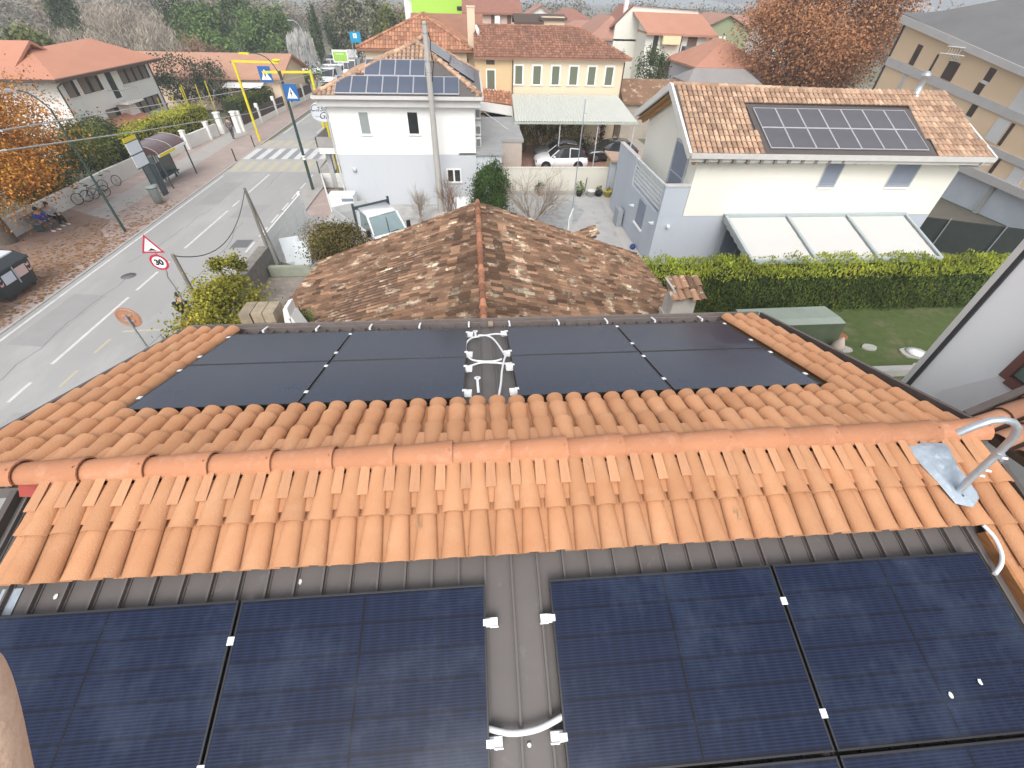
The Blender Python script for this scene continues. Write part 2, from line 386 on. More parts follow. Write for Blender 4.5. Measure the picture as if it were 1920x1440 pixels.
# ---------------------------------------------------------------- solar panels
def cell_material():
    m = bpy.data.materials.new('solar_cells'); m.use_nodes = True; t = m.node_tree; N = t.nodes; L = t.links; bs = N['Principled BSDF']
    tc = N.new('ShaderNodeTexCoord'); sx = N.new('ShaderNodeSeparateXYZ'); L.new(tc.outputs['Object'], sx.inputs[0])
    def M(op, a, b_=None, c=None):
        n = N.new('ShaderNodeMath'); n.operation = op
        for i, q in enumerate((a, b_, c)):
            if q is None: continue
            if isinstance(q, (int, float)): n.inputs[i].default_value = q
            else: L.new(q, n.inputs[i])
        return n.outputs[0]
    X, Y = sx.outputs[0], sx.outputs[1]
    row = M('PINGPONG', M('SUBTRACT', Y, .021), .091)         # 0 at row borders
    rowl = M('LESS_THAN', row, .0042)
    mid = M('LESS_THAN', M('ABSOLUTE', M('SUBTRACT', X, .881)), .008)
    fine = M('POWER', M('MULTIPLY_ADD', M('SINE', M('MULTIPLY', Y, 2*pi/.0182)), .5, .5), 3.0)
    col = M('POWER', M('MULTIPLY_ADD', M('SINE', M('MULTIPLY', X, 2*pi/.091)), .5, .5), 2.0)
    nz = N.new('ShaderNodeTexNoise'); nz.inputs['Scale'].default_value = 2.2; nz.inputs['Detail'].default_value = 7; nz.inputs['Roughness'].default_value = .65; L.new(tc.outputs['Object'], nz.inputs['Vector'])
    geo = N.new('ShaderNodeObjectInfo')
    ad = N.new('ShaderNodeVectorMath'); ad.operation = 'ADD'; L.new(tc.outputs['Object'], ad.inputs[0])
    sc = N.new('ShaderNodeVectorMath'); sc.operation = 'SCALE'; sc.inputs[0].default_value = (13,7,5); L.new(geo.outputs['Random'], sc.inputs['Scale']); L.new(sc.outputs[0], ad.inputs[1]); L.new(ad.outputs[0], nz.inputs['Vector'])
    dirt = N.new('ShaderNodeMapRange'); dirt.inputs[1].default_value = .48; dirt.inputs[2].default_value = .90; L.new(nz.outputs[0], dirt.inputs[0])
    lum = M('ADD', M('MULTIPLY', fine, .6), M('MULTIPLY', col, .12))
    def mix(f, A, B):
        n = N.new('ShaderNodeMix'); n.data_type = 'RGBA'; 
        if isinstance(f, float): n.inputs['Factor'].default_value = f
        else: L.new(f, n.inputs['Factor'])
        for s_, q in (('A', A), ('B', B)):
            if isinstance(q, tuple): n.inputs[s_].default_value = (*q, 1)
            else: L.new(q, n.inputs[s_])
        return n.outputs['Result']
    c = mix(lum, (.003,.0055,.021), (.013,.029,.075))
    lines = M('MINIMUM', M('ADD', rowl, mid), 1.0)
    c = mix(lines, c, (.0035,.0045,.012))
    c = mix(M('MULTIPLY', dirt.outputs[0], .30), c, (.09,.13,.20))
    L.new(c, bs.inputs['Base Color'])
    bs.inputs['Roughness'].default_value = .22; bs.inputs['Specular IOR Level'].default_value = .32
    r = M('MULTIPLY_ADD', dirt.outputs[0], .25, .16); L.new(r, bs.inputs['Roughness'])
    return m
M_cell = cell_material()
PW, PH = 1.762, 1.134
def solar_panel(label, O, U, V, Nv, group, clamps=(), endclamps=()):
    t = thing('solar_panel', label, 'solar panel', (0,0,0), group=group)
    t.matrix_world = Matrix(((U.x,V.x,Nv.x,O.x),(U.y,V.y,Nv.y,O.y),(U.z,V.z,Nv.z,O.z),(0,0,0,1)))
    b = MB(); w = .013
    b.box(0,PW,0,w,-.035,0); b.box(0,PW,PH-w,PH,-.035,0); b.box(0,w,w,PH-w,-.035,0); b.box(PW-w,PW,w,PH-w,-.035,0); b.build('frame', M_black, t, bevel=.0015)
    b = MB(); b.box(w,PW-w,w,PH-w,-.012,-.003); b.build('glass', M_cell, t)
    b = MB()
    for yy in (.22, .91): b.box(.04,PW-.04,yy-.02,yy+.02,-.085,-.036)
    b.build('rail', M_galv, t)
    for (x, y) in clamps:
        b = MB(); b.box(x-.022,x+.022,y-.026,y+.026,-.002,.006); b.tube([(x,y,.005),(x,y,.012)], .007, 6); b.build('clamp', M_clip, t, bevel=.002)
    for (x, y, s) in endclamps:      # rail stub with end clamp at the open side
        b = MB(); b.box(min(x,x+s*.085),max(x,x+s*.085),y-.030,y+.030,-.075,-.022); b.box(min(x-s*.02,x+s*.03),max(x-s*.02,x+s*.03),y-.022,y+.022,-.022,.006)
        b.box(min(x+s*.03,x+s*.09),max(x+s*.03,x+s*.09),y-.036,y-.026,-.07,-.01); b.build('end_clamp', M_clip, t, bevel=.002)
    return t
vn, vf, gn, gf, uf = 1.03605, 1.06929, 0.48594, 0.60954, -0.05843
def near_panel(i, row, label, clamps, ends):
    u = i*(PW+.02) if i >= 0 else -gn-PW+(i+1)*(PW+.02)
    v = vn+PH+row*(PH+.02)
    return solar_panel(label, NP(u, -v*cos(AN)), UX, VN, NN, 'black solar panels on the near roof slope', clamps, ends)
near_panel(0, 0, 'near slope solar panel just right of the bare metal strip', [(PW+.01,.88),(PW+.01,.20)], [(0,.88,-1),(0,.20,-1)])
near_panel(1, 0, 'near slope solar panel at the right beside the curved white conduit and verge tiles', [], [])
near_panel(-1, 0, 'near slope solar panel just left of the bare metal strip', [(-.01,.88),(-.01,.20)], [(PW,.88,1),(PW,.20,1)])
near_panel(-2, 0, 'near slope solar panel at lower left corner, beside the fingertip', [], [])
for i, lb in ((0, 'lower near slope solar panel at bottom edge, only its top rim showing'), (1, 'lower near slope solar panel in the bottom right corner, partly out of frame')):
    near_panel(i, 1, lb, [], [])
def far_panel(i, row, label, clamps, ends):
    u = uf + i*(PW+.02) if i >= 0 else uf-gf-PW+(i+1)*(PW+.02)
    # local y up the slope: lower edge far away
    v = vf + row*(PH+.012) + PH
    return solar_panel(label, FP(u+PW, v*cos(AF)), -UX, VF, NF, 'black solar panels on the far roof slope', clamps, ends)
ys = (.88,.25)
far_panel(-2, 0, 'far slope panel nearest the ridge, leftmost, beside the left verge tiles', [(PW+.01,y) for y in (.87,.16)], [])
far_panel(-2, 1, 'far slope panel along the gutter, leftmost, beside the left verge tiles', [(PW+.01,y) for y in (.87,.13)], [])
far_panel(-1, 0, 'far slope panel nearest the ridge, left of the white cable loop', [(PW+.01,y) for y in (.87,.16)], [(0,.97,-1),(0,.30,-1)])
far_panel(-1, 1, 'far slope panel along the gutter, left of the white cable loop', [(PW+.01,y) for y in (.87,.13)], [(0,.98,-1),(0,.18,-1)])
far_panel(0, 0, 'far slope panel nearest the ridge, right of the white cable loop', [(-.01,y) for y in (.85,.16)], [(PW,.97,1),(PW,.30,1)])
far_panel(0, 1, 'far slope panel along the gutter, right of the white cable loop', [(-.01,y) for y in (.84,.10)], [(PW,.98,1),(PW,.18,1)])
far_panel(1, 0, 'far slope panel nearest the ridge, rightmost, beside the right verge tiles', [(-.01,y) for y in (.85,.16)], [])
far_panel(1, 1, 'far slope panel along the gutter, rightmost, beside the right verge tiles', [(-.01,y) for y in (.84,.10)], [])

# conduits on the metal strip
def sm(pts, k=5):
    P = [Vector(p) for p in pts]; out = []
    for i in range(len(P)-1):
        a = P[max(i-1,0)]; b_ = P[i]; c = P[i+1]; d = P[min(i+2,len(P)-1)]
        for j in range(k):
            t = j/k; out.append(.5*((2*b_)+(c-a)*t+(2*a-5*b_+4*c-d)*t*t+(3*b_-a-3*c+d)*t**3))
    out.append(P[-1]); return out
b = MB()
b.tube(sm([FP(x,y,-.02) for x,y in [(-0.03,2.93),(-0.21,2.99),(-0.36,2.95),(-0.5,2.9),(-0.6,2.84),(-0.67,2.65),(-0.67,2.33),(-0.62,2.12),(-0.52,2.02),(-0.31,1.99),(-0.19,2.05)]]), .0135, 8)
b.tube(sm([FP(x,y,.0) for x,y in [(-0.5,2.9),(-0.36,2.87),(-0.27,2.72),(-0.2,2.44),(-0.15,2.18),(-0.14,2.08),(-0.16,1.99),(-0.21,1.64),(-0.24,1.32),(-0.29,.95)]]), .0135, 8)
b.tube(sm([FP(x,y,-.03) for x,y in [(-0.62,1.88),(-0.47,1.98),(-0.3,1.97),(-0.15,1.93),(-0.06,1.94)]]), .0135, 8)
tag(b.build('cable_loop', M_pvc), 'white conduit looped on the bare metal strip between the far panels', 'cable')
b = MB(); b.tube(sm([NP(x,y,-.04) for x,y in [(-.50,-1.82),(-.34,-1.855),(-.16,-1.845),(.02,-1.79)]]), .019, 8)
tag(b.build('cable_link', M_pvc), 'short white conduit crossing the metal strip between the two nearest panels', 'cable')
b = MB(); b.tube(sm([NP(x,y,-.03) for x,y in [(3.76,-.80),(3.79,-.9),(3.765,-1.02),(3.70,-1.10),(3.60,-1.16)]]), .016, 8)
tag(b.build('cable_stub', M_pvc), 'curved white conduit from tiles to the right corner of the near panel', 'cable')
for (ya, yb, xx, lb) in ((3.22,2.95,-.545,'white anchor eye bracket on the metal strip beside the far gutter'), (1.60,1.22,-.515,'white anchor eye bracket on the metal strip below the cable loop')):
    b = MB(); b.bar(FP(xx,ya-.07,-.05), FP(xx+.01,yb,-.05), .030, .010, up=NF)
    n = 12; c = FP(xx,ya-.03,-.048); V = []
    for k in range(n):
        a = 2*pi*k/n
        for r in (.040,.018): V.append(c + UX*cos(a)*r + VF*sin(a)*r)
    b.mesh(V+[v+NF*.01 for v in V], [f for k in range(n) for f in ((2*k,2*((k+1)%n),2*((k+1)%n)+1,2*k+1)[::-1], (2*n+2*k,2*n+2*((k+1)%n),2*n+2*((k+1)%n)+1,2*n+2*k+1), (2*k,2*((k+1)%n),2*n+2*((k+1)%n),2*n+2*k))])
    tag(b.build('anchor_eye', M_clip), lb, 'anchor', 'anchor eyes on the metal strip')
# small litter
for (x, y, lb) in ((-.98,-.55,'dry straw stalks caught between tiles near the middle of the near slope'),(1.62,-.62,'dry straw stalks caught between tiles on the right of the near slope')):
    b = MB()
    for q in range(7):
        a = NP(x+random.uniform(-.02,.02), y+random.uniform(-.05,.02), .02); b.tube([a, a+Vector((random.uniform(-.03,.03),random.uniform(-.02,.13),random.uniform(.0,.05)))], .0018, 4)
    tag(b.build('straw', M_straw), lb, 'straw')
for (x, y, h, lb) in ((-1.9,-.885,-.115,'white bird dropping on the metal below the left near tiles'),(-3.66,-.88,-.115,'small white dropping on the metal near the left edge'),(2.72,-1.86,.003,'white dropping on the rightmost near panel, close to its lower rim'),(2.98,-1.80,.003,'white dropping at the right margin of the rightmost near panel')):
    b = MB(); c = NP(x,y,h)
    b.prism([c+UX*.015*cos(k)*random.uniform(.7,1.1)+VN*.022*sin(k)*random.uniform(.7,1.2) for k in [i*pi/4 for i in range(8)]], NN*.003)
    tag(b.build('bird_dropping', M_dirt), lb, 'dropping')
for (x, lb) in ((-.44,'round screw head on the metal strip beside the left panel'),(-.225,'round screw head on the middle seam of the near metal strip'),(-.035,'round screw head on the metal strip beside the right panel')):
    b = MB(); c = NP(x,-1.93,-.11); b.tube([c, c+NN*.012], .013, 10); tag(b.build('screw_head', M_clip), lb, 'screw')

# ================================================================ ground, road, pavements
M_asph = mat('asphalt', (0.36,0.356,0.348), (0.315,0.31,0.303), rough=0.9, scale=0.35, bump=0.1, bscale=30, c3=(0.395,0.39,0.38), s3=0.25, t3=(.5,.65), stretch=(1,.35,1))
M_paint = mat('road_paint', (0.68,0.67,0.65), (0.50,0.495,0.485), rough=0.8, scale=3.5, mix=.5, detail=8)
M_ypaint = mat('yellow_road_paint', (0.50,0.44,0.30), (0.42,0.39,0.32), rough=0.8, scale=5)
M_brickpave = mat('reddish_paving', (0.40,0.315,0.28), (0.33,0.265,0.24), rough=0.9, scale=1.2, c3=(0.43,0.37,0.34), s3=.5)
M_path = mat('cycle_path_asphalt', (0.41,0.39,0.365), (0.36,0.335,0.315), rough=0.9, scale=.8)
M_kerb = mat('kerb_stone', (0.42,0.41,0.39), (0.34,0.33,0.31), rough=.9, scale=2)
M_soil = mat('ground_soil', (0.20,0.19,0.14), (0.13,0.14,0.085), rough=0.95, scale=.15, c3=(0.24,0.21,0.17), s3=.05)
M_yard = mat('yard_concrete', (0.47,0.465,0.45), (0.38,0.375,0.365), rough=0.85, scale=.7, c3=(0.30,0.295,0.285), s3=1.6, t3=(.56,.66), bump=.1)
M_lawn = mat('lawn', (0.095,0.13,0.04), (0.065,0.09,0.026), rough=.95, scale=3, bump=.6, bscale=60, c3=(0.15,0.14,0.075), s3=.9, t3=(.52,.66))
M_leafgr = mat('leaf_strewn_ground', (0.265,0.165,0.115), (0.31,0.245,0.21), rough=.95, scale=1.4, mix=.7, c3=(0.33,0.17,0.06), s3=3, bump=.3)
def sheet(name, poly, z, m, kind='structure', label=None):
    b = MB(); b.face([(x,y,z) for x,y in poly]); o = b.build(name, m); return stru(o, kind, label)
sheet('ground', [(-1800,-60),(1800,-60),(1800,2600),(-1800,2600)], -0.02, M_soil)
sheet('road', [(-19.6,-25),(-12.6,-25),(-12.6,34),(-12.8,48),(-12.4,110),(-12.4,190),(-18.4,190),(-18.4,110),(-19.2,48),(-19.6,34)], 0.0, M_asph)
b = MB(); b.box(-26.2,-19.75,-25,180,-.05,.03); stru(b.build('pavement', M_brickpave))
b = MB(); b.box(-19.75,-19.6,-25,180,-.05,.036); stru(b.build('kerb', M_kerb))
b = MB(); b.box(-12.6,-12.45,-25,60,-.05,.07); stru(b.build('kerb', M_kerb))
b = MB(); b.box(-12.45,-11.3,-25,60,-.05,.10); stru(b.build('pavement', mat('grey_pavement', (.40,.385,.36), (.33,.31,.29), rough=.9, scale=1.5)))
sheet('cycle_path', [(-24.3,-25),(-22.5,-25),(-22.3,180),(-24.1,180)], .034, M_path)
sheet('leaf_litter', [(-26.1,6),(-21.6,7),(-20.9,9.5),(-21.4,12),(-20.6,14.5),(-20.7,17.5),(-20.2,19.5),(-20.6,21.5),(-21.9,23),(-22.4,24.5),(-24.2,25.5),(-25.9,26.5)], .038, M_leafgr, 'stuff', 'rusty fallen leaves around the orange plane tree')
# markings
def strip(mb, x0, y0, x1, y1, w, z=.004):
    a = Vector((x0,y0,z)); c = Vector((x1,y1,z)); d = (c-a).normalized(); s = Vector((-d.y,d.x,0))*w/2
    mb.face([a-s, c-s, c+s, a+s])
b = MB()
for (y0, y1) in ((-2,1.5),(3.4,5.4),(6.6,8.2),(8.9,9.9),(10.9,15.6),(16.2,18.0),(18.5,19.1),(20.6,26.0),(26.7,27.8),(29.3,33.3),(46.2,49),(51,54.5),(57,60.5),(63,66.5),(70,73.5),(77,80)):
    strip(b, -16.35+.012*(y0-10), y0, -16.35+.012*(y1-10), y1, .13)
strip(b, -19.3, -10, -19.3, 33, .12); 
for y in range(14, 33, 2): strip(b, -12.85, y, -12.85, y+1.3, .12)
strip(b, -12.95, 46, -12.75, 90, .12); strip(b, -19.0, 46, -18.6, 120, .12)
for (x, y) in ((-15.2,24.2),): strip(b, x-1.0, y, x+.5, y, .0)
stru(b.build('road_marking', M_paint))
b = MB()
for y in (4,7.2,9.6,11.5,): strip(b, -15.22, y, -15.18, y+.9, .12)
strip(b, -15.0, 12.9, -12.7, 13.0, .12)
stru(b.build('road_marking', M_ypaint))
b = MB(); b.box(-13.9,-13.0,20.6,21.6,0,.006); stru(b.build('storm_drain', mat('iron_grate', (.12,.12,.13), (.17,.17,.17), scale=30, rough=.6)))
# raised crossing with bars and ramps
M_dkbar = mat('dark_crossing', (0.23,0.25,0.28), (0.30,0.31,0.32), rough=.85, scale=2)
b = MB(); V = [(-19.5,33.8,.006),(-12.7,33.8,.006),(-12.7,36.4,.085),(-19.5,36.4,.085),(-19.5,40.9,.085),(-12.7,40.9,.085),(-12.7,43.4,.006),(-19.5,43.4,.006)]
b.mesh(V, [(0,1,2,3),(3,2,5,4),(4,5,6,7)]); stru(b.build('speed_table', mat('table_asphalt', (.42,.41,.385),(.37,.36,.34),rough=.9,scale=.8)))
b = MB(); x = -19.4
while x < -12.9:
    b.face([(x,37.0,.090),(x+.5,37.0,.090),(x+.5,40.2,.090),(x,40.2,.090)]); x += 1.0
stru(b.build('road_marking', M_paint))
b = MB(); x = -18.9
while x < -12.9:
    b.face([(x,37.0,.090),(x+.5,37.0,.090),(x+.5,40.2,.090),(x,40.2,.090)]); x += 1.0
stru(b.build('road_marking', M_dkbar))
b = MB(); x = -19.3
while x < -13.1:
    for (ya, yb) in ((34.0,36.3),(41.0,43.2)):
        s = lambda y: .012+.0005+ (.079*(y-33.8)/2.6 if y < 37 else .079*(43.4-y)/2.5)
        b.face([(x,ya,s(ya)),(x+.45,ya,s(ya)),(x+.45,yb,s(yb)),(x,yb,s(yb))])
    x += .9
stru(b.build('road_marking', M_ypaint))

M_patch = mat('asphalt_patch', (.325,.32,.312), (.29,.285,.28), rough=.9, scale=1.5)
for P in ([(-18.9,12.2),(-17.4,12.0),(-17.3,15.8),(-18.8,16.0)], [(-15.6,24.8),(-14.0,24.9),(-13.9,27.0),(-15.5,26.9)], [(-18.6,27),(-17.2,27.1),(-17.3,31.5),(-18.5,31.4)], [(-15.9,5.5),(-14.6,5.4),(-14.5,8.3),(-15.8,8.4)]):
    sheet('asphalt_repair', P, .0022, M_patch)
def snake(pts, w=.022):
    b = MB()
    for a, e in zip(pts[:-1], pts[1:]): strip(b, a[0], a[1], e[0], e[1], w, .0026)
    stru(b.build('road_crack', mat('crack_tar', (.13,.13,.13), rough=.9)))
for x0, y0, dx, n in ((-17.8,9,.02,22),(-14.1,16,-.03,20),(-18.2,19,.05,18),(-15.3,30,.0,10),(-13.6,10,.02,9)):
    p = [(x0,y0)]
    for i in range(n): p.append((p[-1][0]+dx+random.uniform(-.12,.12), p[-1][1]+random.uniform(.25,.6)))
    snake(p)
for x, y in ((-17.4,17.6),):
    b = MB(); b.lathe((x,y,.0), [(.32,0),(.32,.007)], 20); stru(b.build('manhole_cover', mat('iron_grate', (.12,.12,.13))))

# yards and gardens to the right
sheet('yard', [(-11.0,19.0),(-6.5,16.8),(8.2,16.8),(8.35,28.9),(-11.3,28.9)], .004, M_yard)
M_cob = mat('red_brick_paving', (0.30,0.17,0.13), (0.24,0.14,0.11), rough=.9, scale=1.6, c3=(.22,.17,.14), s3=.8)
sheet('parking_court', [(0.2,29.1),(16,29.1),(15.5,43),(0.2,43)], .006, M_cob)
sheet('driveway', [(12.6,30),(16,30),(15.5,60),(12.9,60)], .012, mat('pale_gravel', (.42,.39,.34), (.34,.31,.27), rough=.95, scale=2))
# block paving in front of the old house, drawn with a brick texture
def brickmat(name, c1, c2, mo, sc, rw=.5, rh=.25, rot=0):
    m = bpy.data.materials.new(name); m.use_nodes = True; t = m.node_tree; N = t.nodes; L = t.links; bs = N['Principled BSDF']; bs.inputs['Roughness'].default_value = .9
    tc = N.new('ShaderNodeTexCoord'); mp = N.new('ShaderNodeMapping'); mp.inputs['Rotation'].default_value = (0,0,rot); br = N.new('ShaderNodeTexBrick'); L.new(tc.outputs['Object'], mp.inputs[0]); L.new(mp.outputs[0], br.inputs[0])
    br.inputs['Color1'].default_value = (*c1,1); br.inputs['Color2'].default_value = (*c2,1); br.inputs['Mortar'].default_value = (*mo,1); br.inputs['Scale'].default_value = sc
    br.inputs['Brick Width'].default_value = rw; br.inputs['Row Height'].default_value = rh; br.inputs['Mortar Size'].default_value = .015
    nz = N.new('ShaderNodeTexNoise'); nz.inputs['Scale'].default_value = 1.3; nz.inputs['Detail'].default_value = 6; L.new(tc.outputs['Object'], nz.inputs[0])
    rm = N.new('ShaderNodeMapRange'); rm.inputs[1].default_value=.3; rm.inputs[2].default_value=.7; rm.inputs[3].default_value=.75; rm.inputs[4].default_value=1.15; L.new(nz.outputs[0], rm.inputs[0])
    sc_ = N.new('ShaderNodeVectorMath'); sc_.operation='SCALE'; L.new(br.outputs[0], sc_.inputs[0]); L.new(rm.outputs[0], sc_.inputs['Scale']); L.new(sc_.outputs[0], bs.inputs['Base Color'])
    return m
M_block = brickmat('block_paving', (.36,.31,.27), (.29,.25,.215), (.22,.19,.17), 1.6, .5, .25, .3)
sheet('paved_yard', [(-12.4,9.0),(-6.4,9.0),(-5.4,17.2),(-11.2,17.2)], .0045, M_block)
sheet('paved_patch', [(-11.9,26.2),(-12.35,30),(-10.2,30),(-9.6,24.4),(-10.6,24.3)], .008, M_brickpave)
M_pav2 = brickmat('grey_block_paving', (.46,.45,.43), (.40,.39,.375), (.30,.29,.28), 1.4)
sheet('paved_patch', [(-4.4,20.6),(-1.0,20.6),(-1.0,26.8),(-5.6,26.8)], .009, M_pav2)
M_crazy = mat('dark_wet_stone', (0.42,0.43,0.43), (0.24,0.25,0.255), rough=.6, scale=2.2, mix=.5, detail=9, bump=.1)
sheet('stone_patch', [(3.6,22.0),(6.3,21.0),(7.4,19.0),(6.3,17.6),(5.0,18.4),(3.4,20.6),(3.2,24.5),(5.8,27.8),(6.6,25.5),(5.6,23.4)], .008, M_crazy)
sheet('stone_patch', [(-11.0,25.0),(-9.4,24.4),(-8.2,24.0),(-8.4,22.4),(-9.3,21.0),(-10.6,22.4)], .0085, M_crazy)
sheet('path', [(7.5,17.0),(8.42,17.0),(9.2,28.9),(8.3,28.9)], .010, mat('smooth_path', (.50,.48,.45), (.44,.42,.40), rough=.85, scale=1))
sheet('lawn', [(6.4,5.0),(26,5.0),(26,13.3),(6.4,13.3)], .004, M_lawn)
sheet('garden_bed', [(9.8,14.2),(28,14.2),(28,17.9),(9.8,17.9)], .004, mat('pergola_floor', (.30,.29,.27), (.24,.23,.21), rough=.9))
b = MB(); b.box(5.5,12.3,5.6,5.95,0,.35); b.box(12.3,17.6,8.6,8.9,0,.3)
stone_edge = tag(b.build('garden_edge', M_kerb), 'low pale stone garden edge beside the lawn and white wall', 'edging')
for (x, y, r, lb) in ((14.2,10.3,.35,'small flat stepping stone in the lawn, nearest the terrace tiles'),(15.4,10.35,.3,'small flat stepping stone in the lawn beyond the first'),(17.0,9.9,.55,'large round pale stone disc in the lawn'),(18.2,9.9,.5,'large grey stepping stone right of the pale disc'),(16.6,8.95,.45,'grey stepping stone at the near edge of the lawn'),(19.3,10.1,.35,'small stepping stone nearest the white wall')):
    b = MB(); b.prism([(x+r*cos(k*pi/5)*random.uniform(.85,1.15), y+r*.75*sin(k*pi/5)*random.uniform(.85,1.1), .0) for k in range(10)], (0,0,.06))
    tag(b.build('stepping_stone', mat('pale_stone', (.48,.46,.42), (.36,.35,.32), rough=.85, scale=5)), lb, 'stepping stone', 'stepping stones in the lawn')

# ================================================================ houses
WS = dict(c3=(.66,.645,.60), s3=2.2, t3=(.60,.95), stretch=(1,1,.18))
M_cream = mat('cream_render', (0.80,0.775,0.69), (0.77,0.745,0.66), rough=.9, scale=1.2, **WS)
M_offw = mat('offwhite_render', (0.80,0.795,0.77), (0.765,0.76,0.735), rough=.9, scale=1.0, **WS)
M_bluegr = mat('blue_grey_render', (0.46,0.495,0.545), (0.425,0.46,0.51), rough=.9, scale=.8, c3=(.37,.41,.46), s3=2.2, t3=(.58,.95), stretch=(1,1,.2))
M_lbluegr = mat('light_grey_render', (0.53,0.55,0.575), (0.495,0.515,0.54), rough=.9, scale=.8, c3=(.41,.44,.47), s3=2.2, t3=(.58,.95), stretch=(1,1,.2))
M_shut = mat('grey_shutter', (0.23,0.26,0.32), (0.20,0.23,0.29), rough=.6, scale=2)
M_glass = mat('window_glass', (0.03,0.035,0.035), (0.015,0.018,0.02), rough=.08, spec=.7, scale=1.5)
M_gut = mat('grey_gutter', (0.60,0.58,0.56), (0.52,0.51,0.49), rough=.45, scale=3)
M_wood2 = mat('honey_timber', (0.45,0.25,0.09), (0.34,0.18,0.06), rough=.7, scale=3, stretch=(1,6,1))
M_tileB = mat('mixed_terracotta', (0.44,0.285,0.195), (0.37,0.225,0.145), rough=.85, scale=2, var=.30, c3=(.54,.38,.26), s3=1.5, t3=(.46,.7))
M_greyfr = mat('grey_aluminium', (0.33,0.36,0.38), (0.29,0.32,0.34), rough=.5, scale=3)
def plane_pt(O, U, V, u, v, h=0): 
    N = U.cross(V).normalized()
    if N.z < 0: N = -N
    return O+U*u+V*v+N*h
# ---- modern house with the cream wall and roof panels
mh = thing('modern_house', 'cream and grey two storey house with roof solar panels behind the green hedge', 'house')
X0, X1, YF = 8.4, 22.6, 17.9
b = MB(); b.box(9.6,X1,YF,25.2,2.55,5.35); 
b.prism([(9.6,YF,5.35),(9.6,25.2,5.35),(9.6,21.4,7.2)][::-1], (13.0,0,0))
b.build('upper_wall', M_cream, mh)
b = MB(); b.box(X0,X1,YF+.02,26.0,0,2.55); b.box(X0,9.58,YF+.01,YF+.22,2.55,3.93); b.box(X0,X0+.2,22.6,26,2.55,3.9)
b.build('lower_wall', M_bluegr, mh)
b = MB(); b.box(X0-.04,9.6,YF-.03,YF+.26,3.93,3.99); b.build('parapet_cap', M_gut, mh); b = MB(); b.box(X0-.03,X0+.23,22.6,26,3.9,3.96); b.build('parapet_cap', M_gut, mh)
t_ = MB()
for k in range(6): t_.box(X0+.06,X0+.10,YF+.25,22.6,2.72+k*.2,2.84+k*.2)
t_.box(X0+.02,X0+.14,YF+.25,22.6,3.86,3.92); t_.build('balcony_railing', mat('pale_metal', (.62,.65,.67), rough=.45), mh)
b = MB(); b.box(9.58,9.62,18.95,20.6,2.6,5.25); dr = b.build('terrace_door', M_shut, mh)
b = MB(); b.box(9.54,9.6,18.8,18.95,2.6,5.35); b.box(9.54,9.6,20.6,20.72,2.6,5.35); b.box(9.54,9.6,18.95,20.6,5.25,5.35); b.box(9.55,9.6,18.95,20.6,3.9,3.95); b.build('frame', mat('frame_grey', (.52,.53,.54), rough=.6), dr)
def shutter_window(par, xa, xb, za, zb, y, dirx=False, m=None):
    w = MB(); w.box(xa,xb,y-.015,y+.06,za,zb); o = w.build('window', m or M_shut, par)
    w = MB(); w.box(xa-.04,xb+.04,y-.07,y+.0,za-.08,za); w.build('sill', M_offw, o)
    w = MB(); w.box(xa-.06,xa,y-.02,y+.01,za,zb); w.box(xb,xb+.06,y-.02,y+.01,za,zb); w.box(xa-.06,xb+.06,y-.021,y+.01,zb,zb+.08); w.build('frame', mat('frame_grey', (.52,.53,.54), rough=.6), o)
    w = MB(); w.box(xa,xb,y-.03,y-.015,za+.16,za+.19); w.box(xa,xb,y-.03,y-.015,za,za+.12); w.build('blind_bar', mat('blind_grey', (.34,.37,.42), rough=.5), o)
    return o
shutter_window(mh, 15.85, 16.65, 3.88, 5.12, YF); shutter_window(mh, 19.3, 20.5, 3.88, 5.06, YF)
b = MB(); b.box(8.385,8.45,19.75,20.9,1.12,2.4); w = b.build('window', M_shut, mh); b = MB(); b.box(8.3,8.4,19.65,21.0,1.04,1.12); b.build('sill', M_offw, w)
for (x, y, z) in ((8.36,18.35,2.05),(8.36,21.6,1.75)):
    b = MB(); b.box(x-.1,x+.04,y-.06,y+.06,z-.06,z+.05); b.tube([(x-.1,y,z),(x-.22,y,z+.04)], .035, 8); b.build('wall_lamp', M_clip, mh)
b = MB(); b.box(8.92,9.06,YF-.12,YF+.02,2.0,2.12); b.tube([(8.95,YF-.1,2.08),(8.9,YF-.22,2.1)], .04, 8); b.build('wall_camera', M_clip, mh)
# roof: eave front (9.0,17.45,5.4)-(22.9,17.0,5.38), ridge (9,21.4,7.4)-(22.3,20.9,7.15)
EL, ER, RL, RR = Vector((8.95,17.42,5.42)), Vector((22.95,17.0,5.38)), Vector((8.95,21.4,7.42)), Vector((22.5,20.8,7.15))
BL, BR = Vector((8.95,25.7,5.5)), Vector((22.95,25.0,5.4))
Nr = (ER-EL).cross(RL-EL).normalized()
b = MB(); b.mesh([EL,ER,RR,RL,EL-Nr*.16,ER-Nr*.16,RR-Nr*.16,RL-Nr*.16,BL,BR,BL-Vector((0,0,.16)),BR-Vector((0,0,.16))], [(0,1,2,3),(4,7,6,5),(0,4,5,1),(3,2,9,8),(7,10,11,6),(8,9,11,10)])
b.build('roof_deck', M_deck, mh)
b = MB(); b.bar(EL+Vector((-.05,0,-.06)), RL+Vector((-.05,0,-.06)), .12, .3, up=Nr); b.bar(RL+Vector((-.05,0,-.06)), BL+Vector((-.05,0,-.06)), .12, .3)
b.build('verge_board', mat('pale_verge', (.66,.64,.60), (.6,.58,.55), rough=.5), mh); b = MB(); b.bar(ER+Vector((.04,0,-.04)), RR+Vector((.04,0,-.04)), .10, .2, up=Nr); b.build('verge_board', mat('pale_verge', (.66,.64,.60), (.6,.58,.55), rough=.5), mh)
